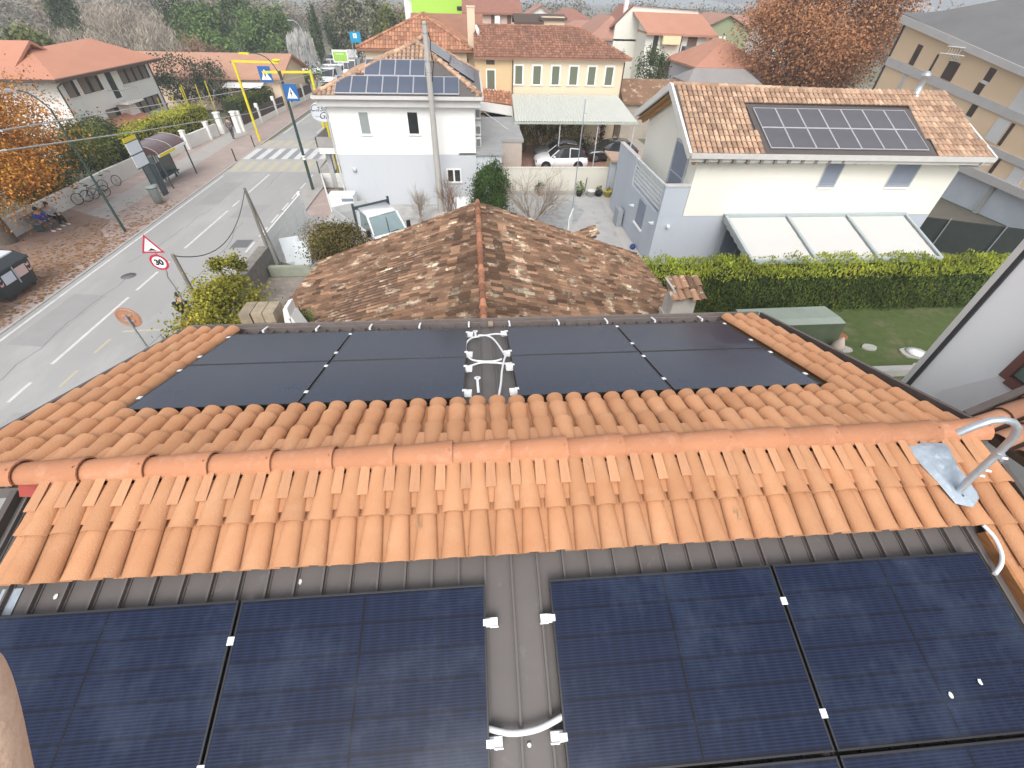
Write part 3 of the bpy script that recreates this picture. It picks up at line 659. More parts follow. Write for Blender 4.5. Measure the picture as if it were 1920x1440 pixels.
b = MB(); b.bar(RL+Vector((.35,.2,-.35)), BL+Vector((.35,0,-.3)), .5, .06); b.bar(RL+Vector((.45,.1,-.42)), BL+Vector((.45,0,-.38)), .14, .2); b.bar(RL+Vector((.3,-.15,-.42)), EL+Vector((.3,.1,-.38)), .14, .2); b.build('timber_soffit', M_wood2, mh)
U_ = (ER-EL).normalized(); V_ = (RL-EL)-U_*(RL-EL).dot(U_); V_.normalize(); LU = (ER-EL).length; LV = (RL-EL).dot(V_)
def pvq(u, v): return 3.35 < u < 11.55 and -1 < v < 3.12
tb = MB()
def ins(u, v):
    if v > LV-.02 or v < 0 or u < .08 or u > LU-.1-max(0,(v/LV))*.45: return False
    return not (3.30-.06*v < u < 11.25-.04*v and v < 3.08)
tilefield(tb, EL, U_, V_, ins, (.05, LU), (0, LV), pitch=.235, expo=.36, r=.105, h=.065, n=4, lift=.02)
for k in range(int(LU/.45)): 
    p0 = RL+ (RR-RL)*(k*.45/LU); p1 = RL+(RR-RL)*((k+1.05)*.45/LU); tb.tube([p0+Vector((0,0,.02)), p1+Vector((0,0,.03))], [.10,.115], 8, cap=False, var=random.random())
tb.build('roof_tiles', M_tileB, mh)
b = MB(); q = lambda u, v, h: plane_pt(EL, U_, V_, u, v, h)
b.hexa([q(3.3,.02,.005), q(11.2,.02,.005), q(11.1,3.06,.005), q(3.15,3.06,.005)], [q(3.3,.02,.03), q(11.2,.02,.03), q(11.1,3.06,.03), q(3.15,3.06,.03)]); b.build('roof_flashing', M_trim, mh)
b = MB(); gp = [(-.02,.06),(-.02,-.14),(-.13,-.14),(-.15,.05),(-.13,.05),(-.12,-.11),(-.03,-.11),(-.03,.06)]
b.mesh([EL+Vector((0,y,z)) for y,z in gp]+[ER+Vector((0,y,z)) for y,z in gp], [(i,(i+1)%8,8+(i+1)%8,8+i) for i in range(8)]+[tuple(range(8))[::-1],tuple(range(8,16))]); 
b.bar(EL+Vector((0,.02,-.22)), ER+Vector((0,.02,-.22)), .05, .14); b.build('gutter', M_gut, mh)
b = MB(); b.tube([ER+Vector((-.5,-.08,-.12)), ER+Vector((-.5,-.05,-.35)), ER+Vector((-.42,.9,-.55)), (22.66,18.0,4.5), (22.66,18.0,.1)], .05, 8); b.build('downpipe', M_gut, mh)
for k in range(21):
    x = 9.6+k*.63; y = YF-.01
    b = MB(); b.box(x,x+.12,17.2,YF+.02,5.08+0.0,5.24); b.build('rafter_end', mat('dark_rafter', (.22,.19,.17), rough=.8), mh)
b = MB(); c = Vector((20.9,20.75,7.15)); b.lathe(c, [(.26,-.2),(.24,.05),(.15,.10),(.13,.75),(.20,.78),(.20,.86),(.05,1.0)], 12); b.bar(c+Vector((-.5,-.35,-.15)), c+Vector((.45,-.35,-.1)), .5, .04, up=Nr); b.build('flue', M_galv, mh)
# roof panels: 7 x 2, silver frames
M_greycell = mat('grey_solar_glass', (0.075,0.073,0.08), (0.105,0.10,0.11), rough=.25, spec=.5, scale=.8)
M_alu = mat('silver_frame', (0.60,0.60,0.64), (0.54,0.54,0.58), rough=.35, metal=.2)
fL, fR = q(3.62,.34,.10), q(10.95,.34,.10); bL, bR = q(3.38,2.86,.10), q(10.70,2.86,.10)
def bil(s, t): return (fL*(1-s)+fR*s)*(1-t)+(bL*(1-s)+bR*s)*t
pos = ['leftmost','second from left','third from left','middle','third from right','second from right','rightmost']
for j in (0, 1):
    for i in range(7):
        s0, s1, t0, t1 = i/7+.0015, (i+1)/7-.0015, j/2+.004, (j+1)/2-.004
        p = [bil(s0,t0), bil(s1,t0), bil(s1,t1), bil(s0,t1)]; c = sum(p, Vector())/4
        T = thing('roof_solar_panel', f'silver framed panel in the {"lower" if j==0 else "upper"} row on the cream house roof, {pos[i]}', 'solar panel', c, group='silver framed panels on the cream house')
        w = MB(); pp = [v-c for v in p]; inn = [v*.962 for v in pp]
        w.mesh(pp+inn+[v-Nr*.04 for v in pp], [(0,1,5,4),(1,2,6,5),(2,3,7,6),(3,0,4,7),(8,9,1,0),(9,10,2,1),(10,11,3,2),(11,8,0,3)]); w.build('frame', M_alu, T)
        w = MB(); w.mesh([v-Nr*.004 for v in inn]+[v-Nr*.03 for v in inn], [(0,1,2,3),(7,6,5,4),(0,4,5,1),(1,5,6,2),(2,6,7,3),(3,7,4,0)]); w.build('glass', M_greycell, T)
# pergola
pg = thing('pergola', 'grey pergola with three white canvas roof bays against the cream house', 'pergola', (15.8,15.7,0))
A_, B_, C_, D_ = Vector((11.75,17.8,2.52)), Vector((21.2,17.8,2.52)), Vector((11.35,14.0,2.05)), Vector((20.2,14.0,2.05))
def pq(s, t, h=0): return (A_*(1-s)+B_*s)*(1-t)+(C_*(1-s)+D_*s)*t+Vector((0,0,h))-Vector(pg.location)
for i in range(3):
    s0, s1 = i/3+.012, (i+1)/3-.012; w = MB(); n = 10; V = []
    for k in range(n+1):
        for s in (s0, s1): V.append(pq(s, .03+.94*k/n, .03 - .012*(k%2)))
    w.mesh(V+[v-Vector((0,0,.02)) for v in V], [(2*k,2*k+2,2*k+3,2*k+1) for k in range(n)]+[(2*k+2*n+2,2*k+1+2*n+2,2*k+3+2*n+2,2*k+2+2*n+2) for k in range(n)], .5, 0, True); w.build('canvas', mat('white_canvas', (.62,.605,.58), (.585,.57,.545), rough=.8, scale=1), pg)
w = MB()
for s in (0, 1/3, 2/3, 1): w.bar(pq(s,0,.05), pq(s,1,.05), .12, .12)
w.bar(pq(0,0,.02), pq(1,0,.02), .14, .16); w.bar(pq(-.005,1,.0), pq(1.005,1,.0), .12, .2); w.bar(pq(-.01,-.02,.12), pq(1.0,-.02,.12), .3, .05); w.build('frame', mat('pale_grey_frame', (.42,.47,.48), (.38,.43,.44), rough=.5), pg)
for s in (.01, .5, .99):
    w = MB(); p = pq(s,1,0); w.box(p.x-.06,p.x+.06,p.y-.06,p.y+.06,0,p.z); w.build('post', M_greyfr, pg)
w = MB(); n = 14; V = [pq(-.008, k/n, .0) for k in range(n+1)]+[pq(-.008, k/n, -.14-.05*(k%2)) for k in range(n+1)]; w.mesh(V, [(k,k+1,n+2+k,n+1+k) for k in range(n)]); w.build('valance', mat('valance_grey', (.40,.43,.42), rough=.8), pg)
b = MB(); b.box(12.1,13.9,YF-.03,YF+.03,.05,2.2); d = b.build('garden_door', M_shut, mh); b = MB()
for x in (12.05,12.98,13.85): b.box(x,x+.07,YF-.07,YF+.01,.05,2.25)
b.build('frame', M_greyfr, d)
M_dk = mat('dark_interior', (.03,.03,.035), rough=.8)
# ---- white house with hipped roof panels, by the road
wh = thing('white_house', 'white two storey house with grey lower wall and solar panels on its hipped roof', 'house')
wx0, wx1, wy0, wy1 = -8.85, -.4, 26.9, 37.5
b = MB(); b.box(wx0,wx1,wy0,wy1,3.0,5.95); b.build('upper_wall', M_offw, wh)
b = MB(); b.box(wx0-.0,wx1,wy0+.004,wy1,0,3.0); b.build('lower_wall', M_lbluegr, wh)
E1, E2, E3, E4 = Vector((-9.35,26.35,6.08)), Vector((.05,26.35,6.08)), Vector((.05,38.0,6.08)), Vector((-9.35,38.0,6.08))
R1, R2 = Vector((-3.75,30.8,8.15)), Vector((-3.75,35.0,8.15))
b = MB(); z_ = Vector((0,0,.16))
b.mesh([E1,E2,E3,E4,R1,R2,E1-z_,E2-z_,E3-z_,E4-z_], [(0,1,4),(1,2,5,4),(2,3,5),(3,0,4,5),(9,8,7,6),(0,6,7,1),(1,7,8,2),(2,8,9,3),(3,9,6,0)]); b.build('roof_deck', M_deck, wh)
tb = MB()
def slope_tiles(mb, A, B, C, D=None, holes=None, **kw):
    """tiles on a planar face: A-B the eave, C (and D) the top."""
    A, B, C = Vector(A), Vector(B), Vector(C); U = (B-A).normalized(); V = ((C-A)-U*(C-A).dot(U)).normalized()
    P = [(0,0), ((B-A).length,0)] + ([((Vector(D)-A).dot(U),(Vector(D)-A).dot(V))] if D is not None else []) + [((C-A).dot(U),(C-A).dot(V))]
    def ins(u, v):
        s = False; j = len(P)-1
        for i in range(len(P)):
            if (P[i][1] > v) != (P[j][1] > v) and u < (P[j][0]-P[i][0])*(v-P[i][1])/(P[j][1]-P[i][1])+P[i][0]: s = not s
            j = i
        return s and not (holes and holes(u, v))
    us = [p[0] for p in P]; vs = [p[1] for p in P]
    tilefield(mb, A, U, V, ins, (min(us)+.02, max(us)), (0, max(vs)), **kw)
def ridge_caps(mb, A, B, r=.11, L=.42):
    A, B = Vector(A), Vector(B); n = max(1, int((B-A).length/L)); d = (B-A)/n
    for k in range(n): mb.tube([A+d*k, A+d*(k+1.06)], [r*1.18, r*.86], 8, cap=True, var=random.random())
uf_, vf_ = 9.4, 4.9
slope_tiles(tb, E1, E2, R1, holes=lambda u, v: 1.35+.82*max(0,v-.5) < u < 8.9-.62*max(0,v-.4) and .05 < v < 3.15 or (v < 3.15 and 2.0+.5*v < u < 7.9-.5*v), pitch=.25, expo=.38, r=.11, h=.07, n=4)
slope_tiles(tb, E2, E3, R1, D=R2, holes=lambda u, v: 1.2+v < u < 10.5-.5*v and v < 4.2, pitch=.25, expo=.38, r=.11, h=.07, n=4)
slope_tiles(tb, E4, E1, R2, D=R1, pitch=.25, expo=.38, r=.11, h=.07, n=3)
ridge_caps(tb, E1+Vector((.1,.1,.08)), R1+Vector((0,0,.06))); ridge_caps(tb, E2+Vector((-.1,.1,.08)), R1+Vector((0,0,.06))); ridge_caps(tb, R1+Vector((0,0,.06)), R2+Vector((0,0,.06)))
tb.build('roof_tiles', M_tileB, wh)
b = MB()
for (P, Q) in ((E1,E2),(E2,E3),(E4,E1)):
    b.bar(P+Vector((0,0,-.07)), Q+Vector((0,0,-.07)), .16, .17)
b.box(-9.25,-.05,26.5,26.85,5.55,5.88); b.build('gutter', M_gut, wh)
b = MB(); b.tube([(-9.15,26.4,5.95),(-9.1,26.6,5.6),(-8.9,26.82,5.3),(-8.9,26.82,.1)], .05, 8); b.build('downpipe', M_gut, wh)
def win(par, xa, xb, za, zb, y, glass=None, fr=None, frw=.06, name='window', sill=True):
    w = MB(); w.box(xa,xb,y-.01,y+.05,za,zb); o = w.build(name, glass or M_glass, par)
    w = MB(); w.box(xa-frw,xa,y-.04,y+.0,za,zb); w.box(xb,xb+frw,y-.04,y+.0,za,zb); w.box(xa-frw,xb+frw,y-.041,y+.0,zb,zb+frw)
    if sill: w.box(xa-frw*1.6,xb+frw*1.6,y-.09,y+.0,za-.09,za)
    w.build('frame', fr or M_offw, o); return o
M_paleglass = mat('pale_window', (.30,.33,.32), (.24,.27,.26), rough=.3, scale=1)
win(wh, -7.12,-6.6,4.12,5.22,wy0, glass=M_paleglass); win(wh, -4.33,-3.76,4.14,5.24,wy0)
o = win(wh, -2.24,-1.47,1.43,2.12,wy0, fr=M_white, frw=.08); w = MB(); w.box(-1.91,-1.80,wy0-.035,wy0-.0,1.43,2.12); w.build('mullion', M_white, o)
b = MB(); b.lathe((-8.0,26.88,2.15), [(.12,-.12),(.12,.12)], 12); b.build('wall_lamp', M_lbluegr, wh)
# side annex, flat roof, with air conditioners
b = MB(); b.box(-1.3,1.2,27.05,30.2,0,2.95); b.build('annex_wall', M_lbluegr, wh)
b = MB(); b.box(-1.45,1.35,26.9,30.3,2.95,3.08); b.box(-1.35,1.3,26.96,30.25,3.08,3.12); b.box(-.35,2.9,30.3,37.5,2.9,3.1); b.build('flat_roof', mat('roof_felt', (.36,.36,.355), (.28,.28,.28), rough=.9, scale=1.5), wh)
b = MB(); b.box(-.35,2.8,30.35,37.4,0,2.9); b.build('annex_wall', mat('pinkish_render', (.50,.42,.37), (.45,.38,.33), rough=.9), wh)
for z in (4.95,4.05,3.35):
    b = MB(); b.box(-.38,-.05,28.3,29.2,z-.3,z+.3); o = b.build('air_conditioner', M_white, wh)
    b = MB(); b.box(-.34,-.09,28.28,28.301,z-.2,z+.2); b.build('vent_grille', mat('vent_dark', (.25,.25,.25), rough=.6), o)
# balcony on the road side with planters
b = MB(); b.box(-10.75,-8.85,29.6,32.5,2.35,2.75); b.build('balcony_slab', M_white, wh)
b = MB(); b.box(-10.8,-10.74,29.55,32.5,2.75,3.35); b.box(-10.8,-8.87,29.55,29.61,2.75,3.35); b.build('balcony_screen', mat('grey_screen', (.36,.34,.33), (.30,.29,.28), rough=.7), wh)
b = MB(); b.box(-10.6,-10.3,30.2,30.5,0,2.35); b.build('balcony_pillar', mat('concrete_pillar', (.45,.45,.44), (.40,.40,.39), rough=.9), wh)
# front roof panels on the white house
Uw = (E2-E1).normalized(); Vw = ((R1-E1)-Uw*(R1-E1).dot(Uw)).normalized(); Nw = Uw.cross(Vw)
M_bluecell = mat('blue_grey_solar_glass', (0.065,0.082,0.12), (0.095,0.112,0.15), rough=.28, spec=.5, scale=.6)
def rpanel(poly, N_, label, group, m=M_bluecell, fm=None):
    c = sum((Vector(p) for p in poly), Vector())/len(poly)
    T = thing('roof_solar_panel', label, 'solar panel', c, group=group)
    pp = [Vector(p)-c for p in poly]; inn = [v*.95 for v in pp]
    w = MB(); w.mesh(pp+inn+[v-N_*.05 for v in pp], [(0,1,5,4),(1,2,6,5),(2,3,7,6),(3,0,4,7),(8,9,1,0),(9,10,2,1),(10,11,3,2),(11,8,0,3)]); w.build('frame', fm or M_alu, T)
    w = MB(); w.mesh([v-N_*.004 for v in inn]+[v-N_*.03 for v in inn], [(0,1,2,3),(7,6,5,4),(0,4,5,1),(1,5,6,2),(2,6,7,3),(3,7,4,0)]); w.build('glass', m, T)
qw = lambda u, v: E1+Uw*u+Vw*v+Nw*.10
n0 = ['leftmost','second from left','third from left','fourth from left','fourth from right','third from right','second from right','rightmost']
for i in range(8):
    u = 1.25+i*.86; rpanel([qw(u,.12),qw(u+.84,.12),qw(u+.84,1.62),qw(u,1.62)], Nw, f'{n0[i]} panel in the lower row on the white house roof', 'panels on the white house front roof')
for i in range(4):
    u = 2.75+i*.86; rpanel([qw(u,1.66),qw(u+.84,1.66),qw(u+.84,3.12),qw(u,3.12)], Nw, f'{["leftmost","second from left","second from right","rightmost"][i]} panel in the upper row on the white house roof', 'panels on the white house front roof')
Ue = Vector((0,1,0)); Ve = ((R1-E2)-Ue*(R1-E2).dot(Ue)).normalized(); Ne = Ve.cross(Ue)*-1
Ne = Ue.cross(Ve)
if Ne.z < 0: Ne = -Ne
qe = lambda u, v: E2+Ue*u+Ve*v+Ne*.10
for i in range(5):
    u = 3.3+i*1.02; rpanel([qe(u,.5),qe(u+1.0,.5),qe(u+1.0,2.2),qe(u,2.2)], Ne, f'dark panel on the right slope of the white house roof, {["nearest","second nearest","middle","second farthest","farthest"][i]} in the lower row', 'panels on the white house side roof', m=M_cell2 if False else M_bluecell, fm=M_black)
for i in range(4):
    u = 4.3+i*1.02; rpanel([qe(u,2.24),qe(u+1.0,2.24),qe(u+1.0,3.9),qe(u,3.9)], Ne, f'dark panel on the right slope of the white house roof, {["nearest","second nearest","second farthest","farthest"][i]} in the upper row', 'panels on the white house side roof', fm=M_black)

# ---- old house with mottled tiles
M_oldtile = mat('weathered_terracotta', (0.27,0.162,0.10), (0.165,0.092,0.058), rough=.95, scale=.9, mix=.6, var=.60, bump=.5, bscale=25, c3=(.50,.41,.30), s3=2.0, t3=(.55,.64))
oh = thing('old_house', 'old low house with mottled brown tile roof right behind the solar panelled roof', 'house')
oRf, oRn = Vector((-.43,15.4,4.15)), Vector((-.36,4.6,4.15)); oLf, oLn = Vector((-6.9,14.35,2.2)), Vector((-7.9,4.6,2.2)); oRrf, oRrn = Vector((6.35,14.6,2.2)), Vector((7.0,4.6,2.2))
b = MB(); d = Vector((0,0,.12))
b.mesh([oRf,oRn,oLf,oLn,oRrf,oRrn]+[p-d for p in (oRf,oRn,oLf,oLn,oRrf,oRrn)], [(0,2,3,1),(0,1,5,4),(6,7,9,8),(6,10,11,7),(0,6,8,2),(0,4,10,6),(2,8,9,3),(4,5,11,10)]); b.build('roof_deck', mat('old_roof_base', (.12,.075,.052), (.08,.05,.036), rough=.95, scale=3), oh)  # deck colour darkened to paint shade into the gaps between covers
def vcol(u, v): return max(0, min(1, random.gauss(.38, .22)+(.5 if random.random() < .12 else 0)))
tb = MB()
# left slope: columns run from the ridge down; right slope the same
for (rf, rn, lf, ln) in ((oRf,oRn,oLf,oLn),(oRf,oRn,oRrf,oRrn)):
    Lr = (rf-rn).length; ncol = int(Lr/.205)
    U = (rf-rn).normalized()
    for i in range(ncol):
        s = (i+.5)/ncol; top = rn+(rf-rn)*s; bot = ln+(lf-ln)*s; dv = (top-bot); LL = dv.length; Vd = dv.normalized(); Nn_ = U.cross(Vd).normalized()
        if Nn_.z < 0: Nn_ = -Nn_
        Uc = Vd.cross(Nn_).normalized(); nr = int(LL/.34); off = random.uniform(-.025,.025)
        for j in range(nr+1):
            v0 = j*.34+off; v1 = v0+.38
            if v0 > LL-.1: continue
            coppo(tb, bot, Uc, Vd, Nn_, random.uniform(-.015,.015), v0, min(v1, LL),   .086+random.uniform(-.004,.003), .076, .082, .068,   .024+random.uniform(-.003,.006), .004, n=4, var=max(0,vcol(0,0)-(.30 if v0 > LL*.86 else 0)), rim=0, cap=True)
tb.build('roof_tiles', M_oldtile, oh)
M_rcap = mat('orange_ridge_tiles', (.42,.185,.105), (.27,.13,.08), rough=.9, scale=2.2, mix=.6, var=.4)
tb = MB(); ridge_caps(tb, oRn+Vector((0,0,.06)), oRf+Vector((0,0,.06)), .095, .40); tb.build('ridge_tiles', M_rcap, oh)
b = MB(); b.prism([(-6.3,14.0,0),(5.9,14.0,0),(5.9,14.0,2.2),(-.4,14.0,3.95),(-6.3,14.0,2.2)], (0,-9.3,0)); b.build('wall', mat('old_plaster', (.42,.38,.32), (.33,.29,.25), rough=.95, scale=1.5), oh)
# small lean-to roof behind the right corner
lt = thing('lean_to', 'small weathered tile lean-to peeking out behind the old house roof', 'shed', (4.1,16.0,0)); LTS = .55
b = MB(); b.box(-.45,.45,-.6,.3,0,2.2); b.build('wall', mat('old_plaster', (.42,.38,.32)), lt)
tb = MB(); slope_tiles(tb, (-.55,-.7,2.3), (-.55,.4,2.3), (.6,-.7,2.75), D=(.6,.4,2.75), pitch=.2, expo=.34, r=.09, h=.06, n=4); tb.build('roof_tiles', M_oldtile, lt)
b = MB(); b.hexa([(-.55,-.7,2.2),(.6,-.7,2.65),(.6,.4,2.65),(-.55,.4,2.2)], [(-.55,-.7,2.28),(.6,-.7,2.73),(.6,.4,2.73),(-.55,.4,2.28)]); b.build('roof_deck', mat('old_roof_base', (.16,.09,.065)), lt)

# chimneys of the old house
def tile_chimney(name, x, y, z0, z1, w, label, tint):
    t = thing(name, label, 'chimney', (x,y,z0))
    b = MB(); h = z1-z0
    b.hexa([(-w,-w*.8,0),(w,-w*.8,0),(w,w*.8,0),(-w,w*.8,0)], [(-w*.8,-w*.7,h),(w*.8,-w*.7,h),(w*.8,w*.7,h),(-w*.8,w*.7,h)]); b.box(-w*1.0,w*1.0,-w*.85,w*.85,h*.42,h*.5); b.build('stack', mat('chimney_render', (.50,.47,.43), (.38,.36,.33), rough=.95, scale=4), t)
    b = MB(); b.hexa([(-w*.8,-w*.7,h),(-w*.45,-w*.7,h),(-w*.45,w*.7,h),(-w*.8,w*.7,h)], [(-w*1.25,-w*.8,h+w*.9),(-w*1.1,-w*.8,h+w*.9),(-w*1.1,w*.8,h+w*.9),(-w*1.25,w*.8,h+w*.9)])
    b.hexa([(w*.45,-w*.7,h),(w*.8,-w*.7,h),(w*.8,w*.7,h),(w*.45,w*.7,h)], [(w*.9,-w*.8,h+w*.55),(w*1.05,-w*.8,h+w*.55),(w*1.05,w*.8,h+w*.55),(w*.9,w*.8,h+w*.55)]); b.build('cowl_side', mat('chimney_render', (.5,.47,.43)), t)
    b = MB()
    for k in range(5):
        for j in range(2):
            coppo(b, Vector((0,0,h+w*.5)), Vector((0,1,0)) if False else Vector((1,0,0)), Vector((0,.95,.3)).normalized(), Vector((0,-.3,.95)).normalized(), (-w*.95+k*w*.50+random.uniform(-.02,.02)), -w*1.25+j*w*1.05+random.uniform(-.06,.06), -w*1.25+j*w*1.05+w*1.25, w*.27, w*.23, w*.26, w*.2, .03, .0, n=5, var=vcol(0,0)+.1, rim=.012)
    b.build('cap_tiles', M_oldtile, t)
    return t
tile_chimney('chimney', 5.35, 8.0, 2.9, 4.15, .40, 'rendered chimney with a tiled cap beside the green hedge', 0)
# stone gate pier beside the yellow shrub
b = MB(); random.seed(3)
for j in range(3):
    for i in range(3):
        x0 = -6.85+i*.30; b.box(x0+random.uniform(0,.01), x0+.285, 7.65+random.uniform(-.02,.02), 8.25, 3.1+j*.32+random.uniform(0,.01), 3.1+(j+1)*.32-.015, var=random.random())
b.box(-6.8,-5.98,7.7,8.2,0,3.1)
tag(b.build('stone_chimney', mat('rough_yellow_stone', (.34,.28,.20), (.20,.165,.12), rough=.95, scale=5, var=.25, bump=.5, bscale=20)), 'squat chimney of rough yellowish stone blocks beside the yellow shrub', 'chimney')
b = MB(); b.prism([(-5.9,7.8,3.3),(-5.75,7.8,4.05),(-5.62,7.8,4.1),(-5.66,7.8,3.3)], (0,.5,0)); b.prism([(-5.6,7.8,3.3),(-5.68,7.8,3.75),(-5.6,7.8,3.8),(-5.45,7.8,3.3)], (0,.5,0)); tag(b.build('chimney_slab', M_offw), 'small pale mortar ridge piece left of the old mottled roof', 'roof piece')

# ---- neighbouring building at the right edge
nb = thing('neighbour_building', 'tall white rendered wall of the adjoining building at the right edge, with a brown window', 'building')
b = MB(); b.box(6.2,14,-6,2.15,0,9.6); b.build('wall', mat('adjoining_render', (.80,.80,.80), (.75,.755,.76), rough=.9, scale=.8, c3=(.82,.82,.82), s3=.5), nb)
b = MB(); b.box(6.165,6.2,2.10,2.18,0,9.6); b.build('corner_trim', M_gut, nb)
b = MB(); b.box(6.17,6.2,2.045,2.10,0,9.6); b.build('downpipe', mat('dark_pipe', (.05,.05,.055), rough=.5), nb)
b = MB(); b.box(6.16,6.25,.2,1.22,7.02,8.6); w = b.build('window', mat('green_glass', (.16,.22,.20), (.12,.18,.16), rough=.15), nb)
b = MB(); b.box(6.11,6.2,1.16,1.26,6.95,8.65); b.box(6.11,6.2,.15,1.16,6.90,7.0); b.build('frame', mat('red_brown_frame', (.18,.08,.065), (.13,.06,.05), rough=.6), w)
b = MB(); P = [(1.25,6.95),(1.65,6.3),(1.5,6.0),(.95,6.2),(1.0,6.9)]
b.prism([(6.19,y,z) for y,z in P], (-.03,0,0)); b.build('loose_sheet', mat('plastic_sheet', (.72,.71,.71), (.64,.62,.64), rough=.5, scale=3), nb)
# its brown tiled lower roof rising to the right
lr = thing('side_roof', 'small brown tile roof rising to the right beyond the ridge end', 'roof')
dA = Vector((.54,.12,.15)).normalized(); P0 = Vector((4.62,.40,7.20)); dB = Vector((dA.y,-dA.x,0)).normalized(); Nl = dB.cross(dA).normalized()
if Nl.z < 0: Nl = -Nl
b = MB(); q0 = [P0, P0+dA*1.7, P0+dA*1.7+dB*4.5, P0+dB*4.5]; q0[0] = P0; b.mesh([p-Nl*.10 for p in q0]+[p-Nl*.02 for p in q0], [(3,2,1,0),(4,5,6,7),(0,1,5,4),(1,2,6,5),(2,3,7,6),(3,0,4,7)]); b.build('roof_deck', mat('old_roof_base', (.16,.09,.065)), lr)
tb = MB()
for i in range(20):
    for j in range(6):
        coppo(tb, P0+dB*(.16+.215*i), -dB, dA, Nl, 0, -.02+j*.31, -.02+j*.31+.35, .092, .08, .066, .055, .03, .0, n=6, var=random.random(), rim=.01)
tb.build('roof_tiles', mat('brown_terracotta', (.40,.21,.13), (.33,.16,.10), rough=.85, scale=3, var=.25), lr)
b = MB(); b.bar(P0+Nl*.03+dB*.02, P0+dA*1.7+Nl*.03+dB*.02, .07, .06, up=Nl); b.build('verge_flashing', M_trim, lr)

# ================================================================ houses farther away
M_yel = mat('yellow_ochre_render', (0.69,0.575,0.415), (0.655,0.54,0.385), rough=.9, scale=.6)
M_yel2 = mat('deeper_ochre_render', (0.64,0.48,0.28), (0.60,0.445,0.255), rough=.9, scale=.6)
M_greensh = mat('green_shutter', (0.105,0.125,0.085), (0.16,0.17,0.12), rough=.8, scale=14, stretch=(6,1,1))
M_tileR = mat('brick_red_tiles', (0.33,0.165,0.105), (0.25,0.12,0.08), rough=.9, scale=.5, var=.35, c3=(.25,.13,.09), s3=.35, t3=(.48,.62))
M_tileO = mat('smooth_orange_tiles', (0.47,0.235,0.16), (0.42,0.20,0.135), rough=.85, scale=.8, var=.06)
M_brown = mat('brown_board', (.10,.07,.055), (.08,.055,.045), rough=.7)
yh = thing('ochre_house', 'long ochre yellow house with six green shuttered windows above the corrugated canopy', 'house')
b = MB(); b.box(2.95,12.5,42.0,51,0,6.6); b.build('wall', M_yel, yh)
b = MB(); b.box(-.2,2.95,42.02,51,0,6.6); b.build('side_wall', M_yel2, yh)
b = MB(); b.box(-.2,12.55,41.9,42.0,6.35,6.6); b.build('cornice', M_offw, yh)
for (x0, x1) in ((3.12,3.84),(4.66,5.42),(6.28,7.02),(7.82,8.6),(9.42,10.16),(10.95,11.7)):
    win(yh, x0+.06, x1-.06, 4.72, 5.98, 42.0, glass=M_greensh, frw=.13)
win(yh, .78,1.42,4.32,5.65,42.02, glass=M_greensh, frw=.1)
b = MB(); b.box(.72,1.42,41.98,42.03,6.05,6.35); b.build('vent', M_brown, yh)
b = MB(); b.tube([(2.95,41.93,6.5),(2.95,41.93,3.8)], .05, 6); b.tube([(12.52,41.95,6.5),(12.52,41.95,0)], .05, 6); b.build('downpipe', M_brown, yh)
F1, F2, F3, F4 = Vector((-.25,41.6,6.58)), Vector((12.95,41.6,6.58)), Vector((12.95,52.5,6.58)), Vector((-.25,52.5,6.58)); G1, G2 = Vector((-.25,47,8.35)), Vector((9.2,47,8.35))
b = MB(); b.mesh([F1,F2,F3,F4,G1,G2]+[p-Vector((0,0,.15)) for p in (F1,F2,F3,F4)], [(0,1,5,4),(1,2,5),(2,3,4,5),(9,8,7,6),(0,6,7,1),(1,7,8,2),(2,8,9,3)]); b.build('roof_deck', M_tileR, yh)
tb = MB(); slope_tiles(tb, F1, F2, G1, D=G2, pitch=.24, expo=.42, r=.11, h=.075, n=3); slope_tiles(tb, F2, F3, G2, pitch=.24, expo=.42, r=.11, h=.075, n=3); ridge_caps(tb, G1, G2); ridge_caps(tb, F2, G2); tb.build('roof_tiles', M_tileR, yh)
# hipped volume to its left
lv = thing('hipped_house', 'house with a brick red pyramid roof behind the white house', 'house')
H = [Vector(p) for p in ((-10.3,44.5,6.75),(-.35,44.5,6.75),(-.35,54,6.75),(-10.3,54,6.75))]; T1, T2 = Vector((-4.7,47.2,8.95)), Vector((-4.7,51,8.95))
b = MB(); b.box(-9.7,-.9,45,53.5,0,6.7); b.build('wall', M_yel, lv)
b = MB(); b.mesh(H+[T1,T2]+[p-Vector((0,0,.15)) for p in H], [(0,1,4),(1,2,5,4),(2,3,5),(3,0,4,5),(9,8,7,6),(0,6,7,1),(1,7,8,2),(3,9,6,0)]); b.build('roof_deck', M_tileR, lv)
M_tileR2 = mat('orange_red_tiles', (0.42,0.21,0.125), (0.33,0.16,0.095), rough=.9, scale=.9, var=.35)
tb = MB(); slope_tiles(tb, H[0], H[1], T1, pitch=.25, expo=.42, r=.11, h=.075, n=3); slope_tiles(tb, H[1], H[2], T1, D=T2, pitch=.25, expo=.42, r=.11, h=.075, n=3)
for q in (0,1): ridge_caps(tb, H[q]+Vector((0,0,.08)), T1+Vector((0,0,.05)))
ridge_caps(tb, T1, T2); tb.build('roof_tiles', M_tileR2, lv)
b = MB(); b.box(-.75,-.1,45.6,46.2,0,9.55); b.box(-.8,-.05,45.55,46.25,9.55,9.65); tag(b.build('party_wall', mat('peach_render', (.70,.56,.42), (.66,.52,.39), rough=.9)), 'tall peach coloured chimney wall between the pyramid roof and the long house', 'chimney')
b = MB(); n = 14; V = [(0,-.12,0)]+[(.42*cos(2*pi*k/n), .05, .42*sin(2*pi*k/n)) for k in range(n)]; b.mesh(V, [(0,1+(k+1)%n,1+k) for k in range(n)]+[tuple(range(1,n+1))]); b.tube([(0,0,-.1),(0,.1,-.7)], .03, 6)
